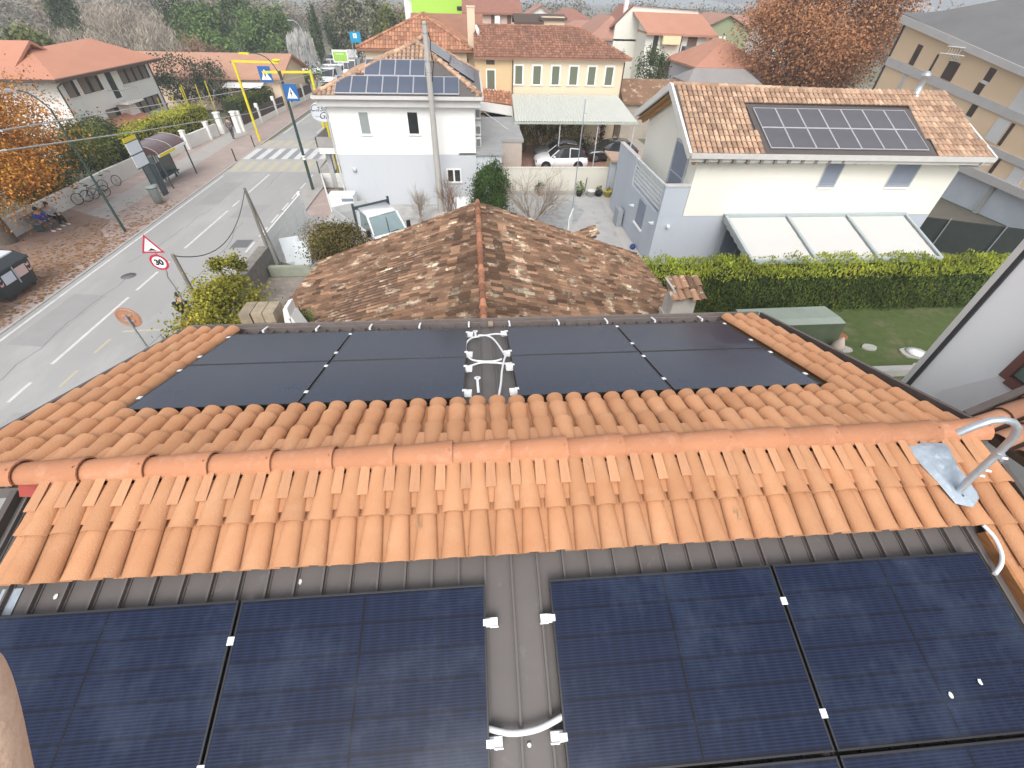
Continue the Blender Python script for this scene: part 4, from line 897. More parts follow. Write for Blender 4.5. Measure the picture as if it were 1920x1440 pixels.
d = tag(b.build('satellite_dish', M_offw), 'white satellite dish at the left end of the long red roof', 'dish'); d.location = (.15,45.2,8.1); d.rotation_euler = (radians(-20),0,radians(70))
# annexe of the long house: orange strip roof, awning and glazed front
b = MB(); slope_tiles(b, (-.2,40.2,3.75), (2.9,40.2,3.45), (-.2,41.9,4.4), D=(2.9,41.9,4.1), pitch=.25, expo=.4, r=.11, h=.07, n=3); b.mesh([(-.2,40.2,3.7),(2.9,40.2,3.4),(2.9,41.9,4.05),(-.2,41.9,4.35)], [(0,1,2,3)]); b.build('porch_tiles', M_tileR2, yh)
b = MB(); b.hexa([(-.25,38.2,3.45),(2.75,38.2,3.0),(2.85,40.3,3.35),(-.25,40.3,3.72)], [(-.25,38.2,3.5),(2.75,38.2,3.05),(2.85,40.3,3.40),(-.25,40.3,3.77)]); b.build('porch_awning', mat('white_canvas', (.7,.7,.68)), yh)
b = MB(); b.box(.0,2.8,39.4,39.5,0,3.0); o = b.build('porch_glazing', M_dk, yh)
b = MB()
for x in (.15,2.2): b = MB(); b.box(x,x+.35,39.3,39.42,0,2.9); b.build('pillar', M_yel, o)
b = MB(); b.box(1.0,1.5,39.32,39.41,0,2.5); b.build('door', mat('dark_red_door', (.10,.05,.045), rough=.4), o)
b = MB()
for y in (31,32.5,34,35.5,37): b.tube([(2.72,y,0),(2.72,y,3.05)], .03, 6)
b.tube([(2.72,31,3.05),(2.72,39.5,3.05)], .03, 6); b.tube([(2.72,31,3.0),(.2,38.9,3.3)], .025, 6); b.build('porch_frame', M_white, yh)
# corrugated canopy
M_sheet = mat('pale_green_sheet', (.70,.72,.67), (.64,.66,.61), rough=.5, scale=.6)
_t = M_sheet.node_tree; _tr = _t.nodes.new('ShaderNodeBsdfTranslucent'); _tr.inputs[0].default_value = (.62,.66,.60,1); _mx = _t.nodes.new('ShaderNodeMixShader'); _mx.inputs[0].default_value = .2
_t.links.new(_t.nodes['Principled BSDF'].outputs[0], _mx.inputs[1]); _t.links.new(_tr.outputs[0], _mx.inputs[2]); _t.links.new(_mx.outputs[0], _t.nodes['Material Output'].inputs[0])
cp = thing('carport', 'large pale green corrugated canopy sheltering the parked cars', 'carport', (7.5,38,0))
ca, cb, cc, cd = Vector((2.65,35,3.27)), Vector((12.3,35,3.27)), Vector((12.3,41.85,4.02)), Vector((2.9,41.85,4.02))
b = MB(); n = 96; off = Vector(cp.location); V = []
for k in range(n+1):
    s = k/n; h = .035*(1 if (k//1)%2 else -1); V += [ca*(1-s)+cb*s+Vector((0,0,h))-off, cd*(1-s)+cc*s+Vector((0,0,h))-off]
b.mesh(V+[v-Vector((0,0,.02)) for v in V], [(2*k,2*k+2,2*k+3,2*k+1) for k in range(n)]); b.build('corrugated_sheet', M_sheet, cp)
b = MB(); b.box(2.6-7.5,12.35-7.5,-3.08,-2.98,3.1,3.24); b.build('front_beam', mat('grey_green_beam', (.45,.50,.44), rough=.5), cp)
for x in (3.0,6.2,9.2,12.1):
    b = MB(); b.tube([(x-7.5,-2.9,0),(x-7.5,-2.9,3.2)], .04, 6); b.build('post', mat('pale_metal', (.62,.65,.67)), cp)

def simple_house(name, label, x0, x1, y0, y1, h, rh, wallm, roofm, axis='x', hip=0.0, over=.5, wins=(), tiles=False):
    t = thing(name, label, 'house', ((x0+x1)/2, (y0+y1)/2, 0)); cx, cy = (x0+x1)/2, (y0+y1)/2
    w, d = (x1-x0)/2, (y1-y0)/2
    b = MB()
    if hip: b.box(-w,w,-d,d,0,h)
    elif axis == 'x': b.prism([(-w,-d,0),(-w,d,0),(-w,d,h),(-w,0,h+rh-.1),(-w,-d,h)], (2*w,0,0))
    else: b.prism([(-w,-d,0),(-w,-d,h),(0,-d,h+rh-.1),(w,-d,h),(w,-d,0)], (0,2*d,0))
    b.build('wall', wallm, t)
    W, D = w+over, d+over; e = h-over*.3
    if axis == 'x': R = [(-W+hip,0,h+rh),(W-hip,0,h+rh)]; F = [(0,1,5,4),(1,2,5),(2,3,4,5),(3,0,4)]
    else: R = [(0,-D+hip,h+rh),(0,D-hip,h+rh)]; F = [(0,1,4),(1,2,5,4),(2,3,5),(3,0,4,5)]
    b = MB(); V = [(-W,-D,e),(W,-D,e),(W,D,e),(-W,D,e)]+R; V2 = [(x,y,z-.18) for x,y,z in V]
    if hip == 0:
        if axis == 'x': F = [(0,1,5,4),(2,3,4,5)]
        else: F = [(1,2,5,4),(3,0,4,5)]
        n6 = [tuple(reversed([i+6 for i in f])) for f in F]
        ed = [(0,1),(1,5),(5,2),(2,3),(3,4),(4,0)] if axis == 'x' else [(0,4),(4,1),(1,2),(2,5),(5,3),(3,0)]
        b.mesh(V+V2, F+n6+[(a,a+6,c+6,c) for a,c in ed])
    else:
        b.mesh(V+V2[:4], F+[(9,8,7,6)]+[(a,a+6,(a+1)%4+6,(a+1)%4) for a in range(4)])
    b.build('roof', roofm, t)
    for q in wins:
        (wx0,wx1,wz0,wz1) = q[:4]; m = q[4] if len(q) > 4 else M_glass
        b = MB(); b.box(wx0-cx,wx1-cx,-d-.03,-d+.02,wz0,wz1); b.build('window', m, t)
    return t
M_pink = mat('pink_render', (.66,.50,.42), (.62,.46,.39), rough=.9); M_peach = mat('peach_render', (.70,.56,.42))
M_lime = mat('lime_green_render', (.40,.66,.10), (.36,.60,.09), rough=.9, scale=.3)
M_roofp = mat('pinkish_tiles', (.40,.22,.165), (.33,.18,.135), rough=.9, scale=1.2, mix=.6, bump=.4, bscale=8)
M_roofd = mat('dull_red_tiles', (.33,.155,.11), (.25,.12,.09), rough=.9, scale=1.5, mix=.6)
M_lav = mat('lavender_white_render', (.62,.61,.66), (.57,.56,.61), rough=.9)
M_bpan = mat('brown_blind', (.20,.12,.085), (.14,.085,.06), rough=.8)
simple_house('brick_roof_house', 'low house whose mottled brick roof shows above the pyramid roof, below the green wall', -6.2, .3, 54.5, 60, 6.9, 1.9, M_peach, M_tileR, 'x', 0)
simple_house('lime_house', 'bright lime green house wall at the top edge', -7.6, -1.1, 68, 76, 11, 1.5, M_lime, M_roofd, 'x', 0, wins=[(-2.1,-1.5,8.8,9.2)])
b = MB(); b.box(-8.6,-7.2,69,75,0,12); tag(b.build('white_block', M_offw), 'plain white wall block left of the lime green house', 'building')
simple_house('pink_house', 'pale pink house with brown shutters behind the long ochre house', -.9, 4.95, 62, 70, 9.0, 1.3, M_pink, M_roofd, 'x', 0, wins=[(3.75,4.2,7.3,8.8,M_bpan),(1.9,2.6,7.6,9.0,M_bpan)])
b = MB(); b.box(2.3,2.9,61.6,62.0,7.9,8.6); tag(b.build('air_conditioner', M_offw), 'small air conditioner on the pink house wall', 'air conditioner')
simple_house('pavilion', 'small dark roofed balcony pavilion with grey green rails', 4.5, 7.1, 57.5, 60.5, 8.35, .55, mat('green_grey_wall', (.12,.16,.15)), M_brown, 'x', 0, over=.3)
simple_house('flat_yellow_house', 'small flat roofed yellow house between pavilion and red roofs', 7.2, 9.7, 57.5, 62, 8.7, .2, M_yel, M_brown, 'x', 0, over=.25)
simple_house('red_roof_house', 'distant house with a rust red hip roof above the others', 12.3, 19.0, 86, 94, 7.6, 1.3, M_peach, M_roofd, 'x', 3, wins=[(17.2,18,6.6,7.3,M_offw)])
simple_house('low_pink_house', 'low pinkish house with a shallow hip roof, in front of the distant rust red roof', 11.4, 18.5, 70, 77, 7.1, .9, M_peach, M_roofp, 'x', 3)
simple_house('antenna_house', 'distant pale gabled house left of the rust red roof', 8.8, 13.2, 90, 96, 7.9, 1.4, M_offw, M_roofp, 'y', 0)
simple_house('lavender_house', 'pale lavender house with pink tile roof left of the tall white house', 13.8, 18.6, 62, 71, 6.9, 1.9, M_lav, M_roofp, 'y', 1.5, wins=[(16.6,17.1,5.2,6.0,M_dk)])
# white house with a red roof, yellow awning and grey balcony
th = simple_house('tall_white_house', 'tall cream white house with red roof, yellow awning and dark balcony, beyond the dark bush', 19.2, 26.9, 58, 66, 7.6, .1, mat('ivory_render', (.72,.71,.64), (.68,.67,.60), rough=.9), M_tileO, 'x', 0, over=.02)
def chd(par, name, m, fn, **k):
    b = MB(); fn(b); return b.build(name, m, par)
o_ = Vector((-23.05,-62,0))
def sh(P): return [(x+o_.x, y+o_.y, z) for x, y, z in P]
chd(th, 'front_roof', M_tileO, lambda b: b.mesh(sh([(19.0,57.4,7.6),(27.3,57.4,7.45),(26.4,61.5,9.15),(18.2,61.5,9.25),(19.0,57.4,7.4),(27.3,57.4,7.25)]), [(0,1,2,3),(4,5,1,0)]))
chd(th, 'upper_gable', mat('ivory_render', (.72,.71,.64)), lambda b: b.prism(sh([(16.4,61.5,0),(16.4,61.5,8.1),(18.2,61.5,9.7),(26.0,61.5,9.4),(26.9,61.5,7.0),(26.9,61.5,0)]), (0,5,0)))
chd(th, 'side_gable', mat('ivory_render', (.72,.71,.64)), lambda b: b.prism(sh([(19.2,58,7.5),(19.2,61.5,7.5),(19.2,61.5,9.1)]), (.05,0,0)))
chd(th, 'back_roof', M_roofd, lambda b: b.mesh(sh([(15.9,61.3,7.8),(18.1,61.3,9.78),(26.2,61.3,9.48),(27.0,61.3,9.4),(27.0,67,9.4),(18.1,67,9.85),(15.9,67,7.8)]), [(0,1,5,6),(1,2,4,5)]))
chd(th, 'awning', mat('yellow_awning', (.66,.60,.38), (.60,.55,.34), rough=.8), lambda b: b.hexa(sh([(20.95,57.2,6.6),(23.0,57.2,6.6),(23.0,58,6.5),(20.95,58,6.5)]), sh([(20.95,57.3,7.3),(23.0,57.3,7.3),(23.0,58,7.55),(20.95,58,7.55)])))
for (a, c, z0, z1, m) in ((20.1,20.65,4.6,7.4,M_glass),(24.1,25.2,6.3,7.4,M_bpan),(21.4,22.6,3.6,5.0,M_bpan),(24.0,25.2,3.4,5.2,M_bpan)):
    chd(th, 'window', m, lambda b: b.box(a+o_.x,c+o_.x,57.94-62,58.0-62,z0,z1))
chd(th, 'balcony', mat('slate_balcony', (.13,.15,.17), (.10,.12,.14), rough=.7), lambda b: b.box(23.6+o_.x,27.1+o_.x,56.9-62,58-62,5.7,6.45))
chd(th, 'downpipe', M_brown, lambda b: b.tube([(23.35-23.05,57.92-62,7.3),(23.35-23.05,57.92-62,0)], .05, 6))
chd(th, 'chimney', M_offw, lambda b: b.box(17.3-23.05,17.75-23.05,62-62,62.4-62,9.0,10.2))
simple_house('olive_house', 'olive green house wall with pinkish roof right of the tall white house', 32.5, 40, 75, 83, 7.4, 1.6, mat('olive_render', (.30,.33,.20), (.27,.30,.18), rough=.9), M_roofp, 'y', 0, wins=[(35.6,36.0,5.6,6.5,M_offw),(36.3,36.7,5.6,6.5,M_offw)])
simple_house('orange_roof_cottage', 'cottage with a smooth orange hip roof in front of the rust brown tree', 22.6, 29.5, 50, 58, 5.5, 1.9, M_lav, M_tileO, 'y', 3.6)
simple_house('grey_roof_cottage', 'cottage with a low grey roof below the orange hip roof', 20.6, 27.5, 46.5, 50.0, 4.55, .85, M_peach, mat('grey_fibre_roof', (.30,.28,.27), (.25,.235,.23), rough=.9, scale=.8), 'x', 1.2, over=.3)
simple_house('mossy_roof_shed', 'low shed with a mossy brown tile roof behind the cream house gable', 13.9, 19.0, 44.5, 49, 3.2, 1.45, mat('old_plaster', (.42,.38,.32)), M_oldtile, 'x', 0, over=.3)
simple_house('white_cottage', 'small white gabled house glimpsed under the rust brown tree', 30.0, 34.0, 52, 58, 3.9, 1.0, M_offw, M_roofp, 'y', 0, over=.3)
for (x, y, h, r, lb) in ((52,80,7.2,1.6,'distant pale house glimpsed right of the rust brown tree crown'),(44,92,7.0,1.5,'distant pale house glimpsed through the rust brown tree crown')):
    simple_house('distant_house', lb, x-5, x+5, y, y+8, h, r, M_offw, M_roofp, 'x', 0)

# left side: house with shuttered windows
lh = thing('left_white_house', 'white two storey house with smooth orange roof and dark shuttered windows at upper left', 'house', (-30,36.5,0))
b = MB(); b.box(-6,0,0,11.9,0,5.5); b.build('wall', M_offw, lh)
M_tileL = mat('plain_orange_roof', (.50,.235,.155), (.46,.21,.135), rough=.9, scale=.5, var=.0)
P = [(.9,-1.0,5.5),(.9,12.3,5.5),(-6.5,12.3,5.5),(-6.5,-1.0,5.5)]; Q = [(-3.0,3.4,6.75),(-3.0,10.3,6.95)]
b = MB(); b.mesh(P+Q+[(x,y,z-.2) for x,y,z in P], [(0,1,5,4),(1,2,5),(2,3,4,5),(3,0,4),(9,8,7,6),(0,6,7,1),(1,7,8,2),(3,9,6,0)][:8]); b.build('roof', M_tileL, lh)
b = MB(); b.bar((.95,-1,5.37), (.95,12.3,5.37), .14, .18); b.bar((-6.5,-1.05,5.37), (.95,-1.05,5.37), .14, .18); b.build('gutter', M_brown, lh)
b = MB(); b.tube([(.9,-.7,5.2),(.06,-.1,4.9),(.06,-.1,.1)], .05, 6); b.build('downpipe', M_brown, lh)
b = MB(); b.tube([(.06,11.7,5.1),(.06,11.7,.1)], .05, 6); b.build('downpipe', M_brown, lh)
M_opsh = mat('open_shutter', (.24,.20,.165), (.19,.16,.13), rough=.8, scale=6)
def xwin(y0, y1, z0, z1, nsh):
    b = MB(); b.box(0,.03,y0,y1,z0,z1); o = b.build('window', M_dk, lh)
    b = MB(); b.box(0,.06,y0-.05,y1+.05,z0-.08,z0); b.build('sill', M_offw, o)
    w = (y1-y0)/nsh
    for k in range(nsh):
        b = MB(); b.hexa([(.03,y0+k*w,z0+.02),(.06,y0+k*w,z0+.02),(.22,y0+(k+.45)*w,z0+.02),(.19,y0+(k+.45)*w,z0+.02)], [(.03,y0+k*w,z1-.02),(.06,y0+k*w,z1-.02),(.22,y0+(k+.45)*w,z1-.02),(.19,y0+(k+.45)*w,z1-.02)]); b.build('shutter', M_opsh, o)
xwin(.6,1.7,4.15,5.15,1); xwin(2.2,4.5,4.15,5.2,2); xwin(7.1,11.2,4.15,5.2,4); xwin(7.1,11.2,1.9,2.9,4); xwin(3.4,5.0,2.2,2.9,1)
b = MB(); b.box(0,.05,5.4,6.1,3.4,5.15); b.build('balcony_door', mat('dark_green_door', (.04,.06,.055)), lh)
b = MB(); b.box(0,1.1,4.8,7.0,3.05,3.2); o = b.build('balcony', M_offw, lh)
b = MB()
for k in range(9): b.box(1.04,1.07,4.85+k*.26,4.88+k*.26,3.2,4.0)
b.box(1.03,1.08,4.8,7.0,4.0,4.05); b.box(0,1.08,4.8,4.84,4.0,4.05); b.box(0,1.08,6.96,7.0,4.0,4.05); b.build('railing', M_gut, o)
b = MB(); b.prism([(.0,2.0,2.35),(2.2,2.0,1.75),(2.2,2.0,1.6),(0,2.0,2.2)], (0,4.8,0)); b.build('porch_roof', M_tileL, lh)
b = MB(); b.prism([(0,5.4,2.9),(0,6.4,2.9),(0,7.6,.2),(0,5.9,.2)], (.6,0,0)); b.build('stair_parapet', M_offw, lh)
lh2 = simple_house('gabled_orange_house', 'white gabled house with orange roof and skylight at the far left edge', -46, -33.1, 36.8, 42.6, 5.7, 1.55, M_offw, M_tileL, 'x', 0, over=.6)
b = MB(); b.obox((1.5,-3.2,6.65), (.5,0,0), (0,.5,.19), (0,-.02,.06)); b.build('skylight', M_galv, lh2)
# bungalow by the road, further
bg = simple_house('bungalow', 'long low bungalow with pinkish orange roof beside the yellow gantry', -38, -22.0, 57, 66, 3.35, 1.5, mat('peach_render', (.70,.56,.42)), mat('faded_orange_roof', (.46,.26,.18), (.40,.22,.15), rough=.9, scale=.8), 'x', 0, over=.7, wins=[(-26.5,-24.8,1.6,2.7,M_dk),(-31,-29,1.6,2.7,M_dk)])
b = MB(); b.hexa([(-27.5+30,-6.2,2.35),(-23.5+30,-6.2,2.35),(-23.5+30,-4.5,2.7),(-27.5+30,-4.5,2.7)], [(-27.5+30,-6.2,2.42),(-23.5+30,-6.2,2.42),(-23.5+30,-4.5,2.77),(-27.5+30,-4.5,2.77)]); b.build('awning', M_white, bg)

# apartment block at the upper right
ap = thing('apartment_block', 'ochre apartment block with grey floor bands and a dark rounded roof at upper right', 'apartment block')
M_apw = mat('tan_panel_render', (.70,.53,.36), (.66,.495,.335), rough=.9, scale=.5); M_band = mat('grey_concrete_band', (.47,.46,.45), (.42,.41,.40), rough=.85, scale=1.2)
M_aproof = mat('dark_felt_roof', (.17,.165,.165), (.13,.128,.128), rough=.7, scale=.5); M_lb = mat('pale_blue_panel', (.62,.67,.74), (.52,.57,.64), rough=.7, scale=.8)
AX, AY0, AY1 = 33.4, 15.0, 38.6
def az(y, z): return z*(1-.0185*(AY1-y))
def apan(b, y0, y1, z0, z1, x0, x1):
    """a slab on the street facade, storey heights easing down toward the near end."""
    b.hexa([(x0,y0,az(y0,z0)),(x1,y0,az(y0,z0)),(x1,y1,az(y1,z0)),(x0,y1,az(y1,z0))], [(x0,y0,az(y0,z1)),(x1,y0,az(y0,z1)),(x1,y1,az(y1,z1)),(x0,y1,az(y1,z1))])
b = MB(); apan(b, AY0, AY1, 2.9, 9.3, AX, AX+14); b.build('wall', M_apw, ap)
b = MB(); apan(b, AY0, AY1, 0, 2.9, AX+.3, AX+14); b.build('base_wall', M_lb, ap)
for (z0, z1, xo) in ((6.75,7.3,.12),(4.3,4.8,.12),(2.5,3.1,.35)):
    b = MB(); apan(b, AY0, AY1+.05, z0, z1, AX-xo, AX+.1); b.build('floor_band', M_band, ap)
for y in (24.5,28.0,31.5,35.0):
    b = MB(); apan(b, y, y+.25, 0, 2.6, AX+.1, AX+.32); b.build('base_pilaster', M_band, ap)
b = MB(); apan(b, AY0-.5, AY1+.2, 9.35, 9.8, AX-.5, AX+14); b.build('eaves', M_band, ap)
b = MB(); V = []; n = 12
for i in range(n+1):
    y = AY0-.4+(AY1+.7-AY0+.4)*i/n
    for (dx, z) in ((-.42,9.81),(1.5,10.9),(5,12.0),(14,12.6)): 
        e = 1 if i < n-1 else (.55 if i == n-1 else 0.0)
        V.append((AX+dx, y, az(y, 9.86)+(z-9.86)*e))
b.mesh(V, [(4*i+j,4*i+j+1,4*i+4+j+1,4*i+4+j) for i in range(n) for j in range(3)], sm=True); b.build('roof', M_aproof, ap)
M_win_d = mat('dark_brown_window', (.035,.02,.018), (.05,.03,.025), rough=.3, spec=.5); M_pan = mat('pale_infill_panel', (.60,.60,.60), (.55,.55,.55), rough=.7)
def aw(y, w, z0, z1, m=M_win_d, nm='window', xo=.05): 
    b = MB(); apan(b, y, y+w, z0, z1, AX-xo, AX+.02); return b.build(nm, m, ap)
aw(35.9,.5,7.35,8.6); aw(34.1,.16,7.35,8.5); aw(32.0,.95,7.35,8.5); aw(29.2,.5,8.2,9.0); aw(29.35,.5,7.3,8.0); aw(29.2,.5,8.0,8.2,M_pan,'window_panel')
aw(25.6,1.3,7.3,8.8,M_pan,'window_panel')
aw(28.9,.45,5.9,6.7); aw(28.9,.45,5.6,5.9,M_pan,'window_panel'); aw(29.0,.45,4.8,5.6); aw(26.2,.9,5.0,6.6,M_pan,'window_panel'); aw(25.85,.2,5.0,6.6)
aw(27.6,.7,4.0,4.3,M_pan,'window_panel'); aw(27.4,.8,3.1,4.0); aw(25.2,.22,3.1,4.3); aw(23.2,.9,3.0,4.2,M_pan,'window_panel'); aw(35.9,.35,4.9,6.7,M_band,'window_panel'); aw(34.1,.14,4.9,6.7,M_apw,'recess',.1); aw(32.2,.8,4.9,6.6,M_band,'window_panel')
b = MB(); apan(b, AY1, AY1+.12, 0, 9.3, AX-.1, AX+.05); b.build('downpipe', mat('dark_pipe', (.05,.05,.055)), ap)
rk = MB()   # white drying rack at a top floor window
z0 = az(32.5, 8.55)
for k in range(5): rk.tube([(AX-.1,32.0+k*.22,z0),(AX-.6,32.0+k*.22,z0+.35),(AX-.55,32.05+k*.22,z0+.75)], .018, 4)
rk.tube([(AX-.6,31.5,z0+.35),(AX-.6,33.5,z0+.35)], .03, 4); rk.tube([(AX-.1,31.95,z0),(AX-.1,32.95,z0)], .03, 4); rk.tube([(AX-.55,31.8,z0+.75),(AX-.55,33.2,z0+.75)], .03, 4)
tag(rk.build('drying_rack', M_white), 'white folding drying rack outside a top floor window of the apartment block', 'drying rack')
sheet('bare_earth', [(24,17.5),(33.2,15),(33.2,40),(24,40)], .006, mat('dark_soil', (.17,.15,.125), (.12,.11,.085), rough=.95, scale=1))
ft = thing('mesh_fence', 'dark green screened fence between the cream house and the apartment block', 'fence', (27.5,19.2,0))
b = MB(); b.hexa([(-4.5,.9,0),(4.8,-3.2,0),(4.85,-3.1,0),(-4.45,1.0,0)], [(-4.5,.9,1.75),(4.8,-3.2,1.75),(4.85,-3.1,1.75),(-4.45,1.0,1.75)]); b.build('screen', mat('dark_green_screen', (.018,.026,.024), (.03,.035,.03), rough=.8, scale=3), ft)
for k in range(5):
    s = k/4; x, y = -4.5+9.3*s, .85-4.1*s-.06; b = MB(); b.tube([(x,y,0),(x,y,1.9)], .03, 6); b.build('post', M_galv, ft)

# ================================================================ plants
def rnd_dir():
    z = random.uniform(-1,1); a = random.uniform(0,2*pi); r = sqrt(1-z*z); return Vector((r*cos(a), r*sin(a), z))
def leaves(b, c, rad, n, size, K=24, tight=.42, asp=1.6, up=0.0, flat=.5, shell=.6, vk=.28, zmin=None):
    """leaf faces spread in clumps through an ellipsoid, loose at the rim."""
    c = Vector(c); cl = []
    for i in range(K):
        d = rnd_dir()*(random.random()**.33*(1-shell)+shell)*.86
        cl.append((Vector((d.x*rad[0], d.y*rad[1], d.z*rad[2])), random.uniform(.6,1.25), random.gauss(0, vk)))
    m = min(rad)
    for i in range(n):
        o, s, vv = random.choice(cl)
        p = c+o+Vector((random.gauss(0,1)*rad[0], random.gauss(0,1)*rad[1], random.gauss(0,1)*rad[2]))*tight*s*.5
        if zmin is not None and p.z < zmin: continue
        N = (rnd_dir()+Vector((0,0,.5))+(p-c).normalized()*.6).normalized()
        t = N.cross(rnd_dir()).normalized()
        if up: t = (t*(1-up)+Vector((0,0,1))*up).normalized(); 
        s2 = N.cross(t); s2.normalize(); L = size*random.uniform(.6,1.3); W = L/asp
        b.face([p-t*L*.5, p+s2*W*.5, p+t*L*.5, p-s2*W*.5], max(0,min(1,.5+vv+random.gauss(0,.18))))
def branch(b, p, d, L, r, depth, spread=.6, n=5, kids_=3, curve=.15, up=.1, seg=3, taper=.62):
    pts = [Vector(p)]; dd = d.normalized()
    for i in range(seg):
        dd = (dd+rnd_dir()*curve+Vector((0,0,up))).normalized(); pts.append(pts[-1]+dd*L/seg)
    b.tube(pts, [r*(1-(1-taper)*i/seg) for i in range(seg+1)], n, cap=False, var=random.random())
    if depth > 0:
        for k in range(kids_):
            t = random.uniform(.35,1); i = min(seg-1, int(t*seg)); q = pts[i].lerp(pts[i+1], t*seg-i)
            branch(b, q, (dd+rnd_dir()*spread).normalized(), L*random.uniform(.55,.8), r*taper*random.uniform(.6,.9), depth-1, spread, max(3,n-1), kids_, curve, up, seg, taper)
M_bark = mat('bark', (.17,.135,.105), (.10,.08,.065), rough=.95, scale=6, bump=.6, bscale=20)
M_bark2 = mat('grey_bark', (.27,.24,.21), (.18,.16,.14), rough=.95, scale=5)
M_twig = mat('pale_twigs', (.42,.36,.30), (.32,.27,.22), rough=.95, scale=2, var=.25)
M_twigr = mat('reddish_twigs', (.27,.16,.10), (.22,.14,.10), rough=.95, scale=2, var=.25)
L_orange = leafmat('rust_orange_leaves', (.46,.20,.035), (.34,.13,.028), (.50,.29,.055), var=.4)
L_rust = leafmat('rust_brown_leaves', (.40,.19,.085), (.30,.13,.06), (.45,.25,.12), var=.36)
L_olive = leafmat('olive_leaves', (.15,.165,.045), (.09,.11,.03), (.22,.19,.05))
L_dark = leafmat('dark_green_leaves', (.075,.105,.04), (.048,.07,.03), (.11,.14,.055))
L_mid = leafmat('mid_green_leaves', (.115,.18,.05), (.075,.125,.035), (.17,.22,.07))
L_cyp = leafmat('cypress_leaves', (.055,.10,.025), (.038,.065,.018), (.10,.145,.035))
L_yel = leafmat('yellow_green_leaves', (.30,.27,.035), (.15,.16,.03), (.40,.31,.04))
L_hedge = leafmat('hedge_leaves', (.115,.175,.022), (.06,.105,.018), (.26,.29,.022))
L_gold = leafmat('gold_hedge_leaves', (.42,.42,.05), (.26,.28,.04), (.50,.44,.06))
L_grey = leafmat('grey_green_leaves', (.20,.20,.125), (.13,.14,.08), (.27,.25,.17))
L_browng = leafmat('brown_green_leaves', (.17,.115,.045), (.075,.085,.025), (.22,.11,.04))
L_bamb = leafmat('ochre_olive_leaves', (.24,.18,.055), (.10,.10,.035), (.32,.22,.06))
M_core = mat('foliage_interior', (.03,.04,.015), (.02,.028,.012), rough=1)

def tree(name, label, x, y, h, cz, rad, n, size, lm, tr=.15, bark=None, K=24, group=None, limbs=7, cat='tree', lean=(0,0), **kw):
    t = thing(name, label, cat, (x,y,0), group=group)
    b = MB(); top = Vector((lean[0],lean[1],cz)); b.tube([(0,0,-.1),(lean[0]*.2,lean[1]*.2,h*.5),(lean[0]*.6,lean[1]*.6,h),tuple(top)], [tr*1.25,tr,tr*.8,tr*.25], 8)
    for k in range(limbs):
        a = 2*pi*k/limbs+random.uniform(-.4,.4); s = Vector((lean[0]*.6,lean[1]*.6,h*random.uniform(.75,1.05))); e = top+Vector((cos(a)*rad[0]*.7, sin(a)*rad[1]*.7, random.uniform(-.3,.75)*rad[2]))
        m = s.lerp(e,.5)+Vector((0,0,rad[2]*.12)); b.tube([s,m,e], [tr*.5,tr*.32,tr*.08], 5, cap=False)
    b.build('trunk', bark or M_bark, t)
    b = MB(); leaves(b, top, rad, n, size, K, **kw); b.build('crown', lm, t)
    return t
def bush(name, label, x, y, z, rad, n, size, lm, K=18, cat='bush', core=True, group=None, stems=4, **kw):
    t = thing(name, label, cat, (x,y,0), group=group)
    b = MB()
    for k in range(stems):
        a = random.uniform(0,6.28); b.tube([(0,0,0),(cos(a)*rad[0]*.3,sin(a)*rad[1]*.3,z*.7),(cos(a)*rad[0]*.5,sin(a)*rad[1]*.5,z+rad[2]*.3)], [.04,.03,.01], 5, cap=False)
    b.build('stems', M_bark, t)
    b = MB(); leaves(b, (0,0,z), rad, n, size, K, zmin=.02, **kw); b.build('leaves', lm, t); return t
def bare(name, label, x, y, h, spread, depth, r, m, kids_=4, lean=(0,0,1), cat='tree', L=.5, trunkL=None, group=None, nst=1, up=.10, nsp=.25):
    t = thing(name, label, cat, (x,y,0), group=group); b = MB()
    for k in range(nst):
        d = Vector(lean)+rnd_dir()*(nsp if nst > 1 else 0); branch(b, (random.uniform(-.1,.1)*nst*.3,random.uniform(-.1,.1)*nst*.3,0), d, trunkL or h*.42, r, depth, spread, 6, kids_, .14, up)
    b.build('branches', m, t); return t
random.seed(21)
tree('plane_tree', 'big rust orange plane tree on the left pavement beside the waste containers', -25.6, 21.5, 2.6, 4.7, (4.3,4.6,3.0), 46000, .125, L_orange, tr=.32, K=90, limbs=10, lean=(.1,.3), tight=.42, shell=.55)
tree('tall_tree', 'large rust brown tree in full dry leaf behind the cream house roof', 33.5, 49, 4, 8.6, (7.6,5.5,5.6), 60000, .23, L_rust, tr=.35, K=90, limbs=12, tight=.36, shell=.5)
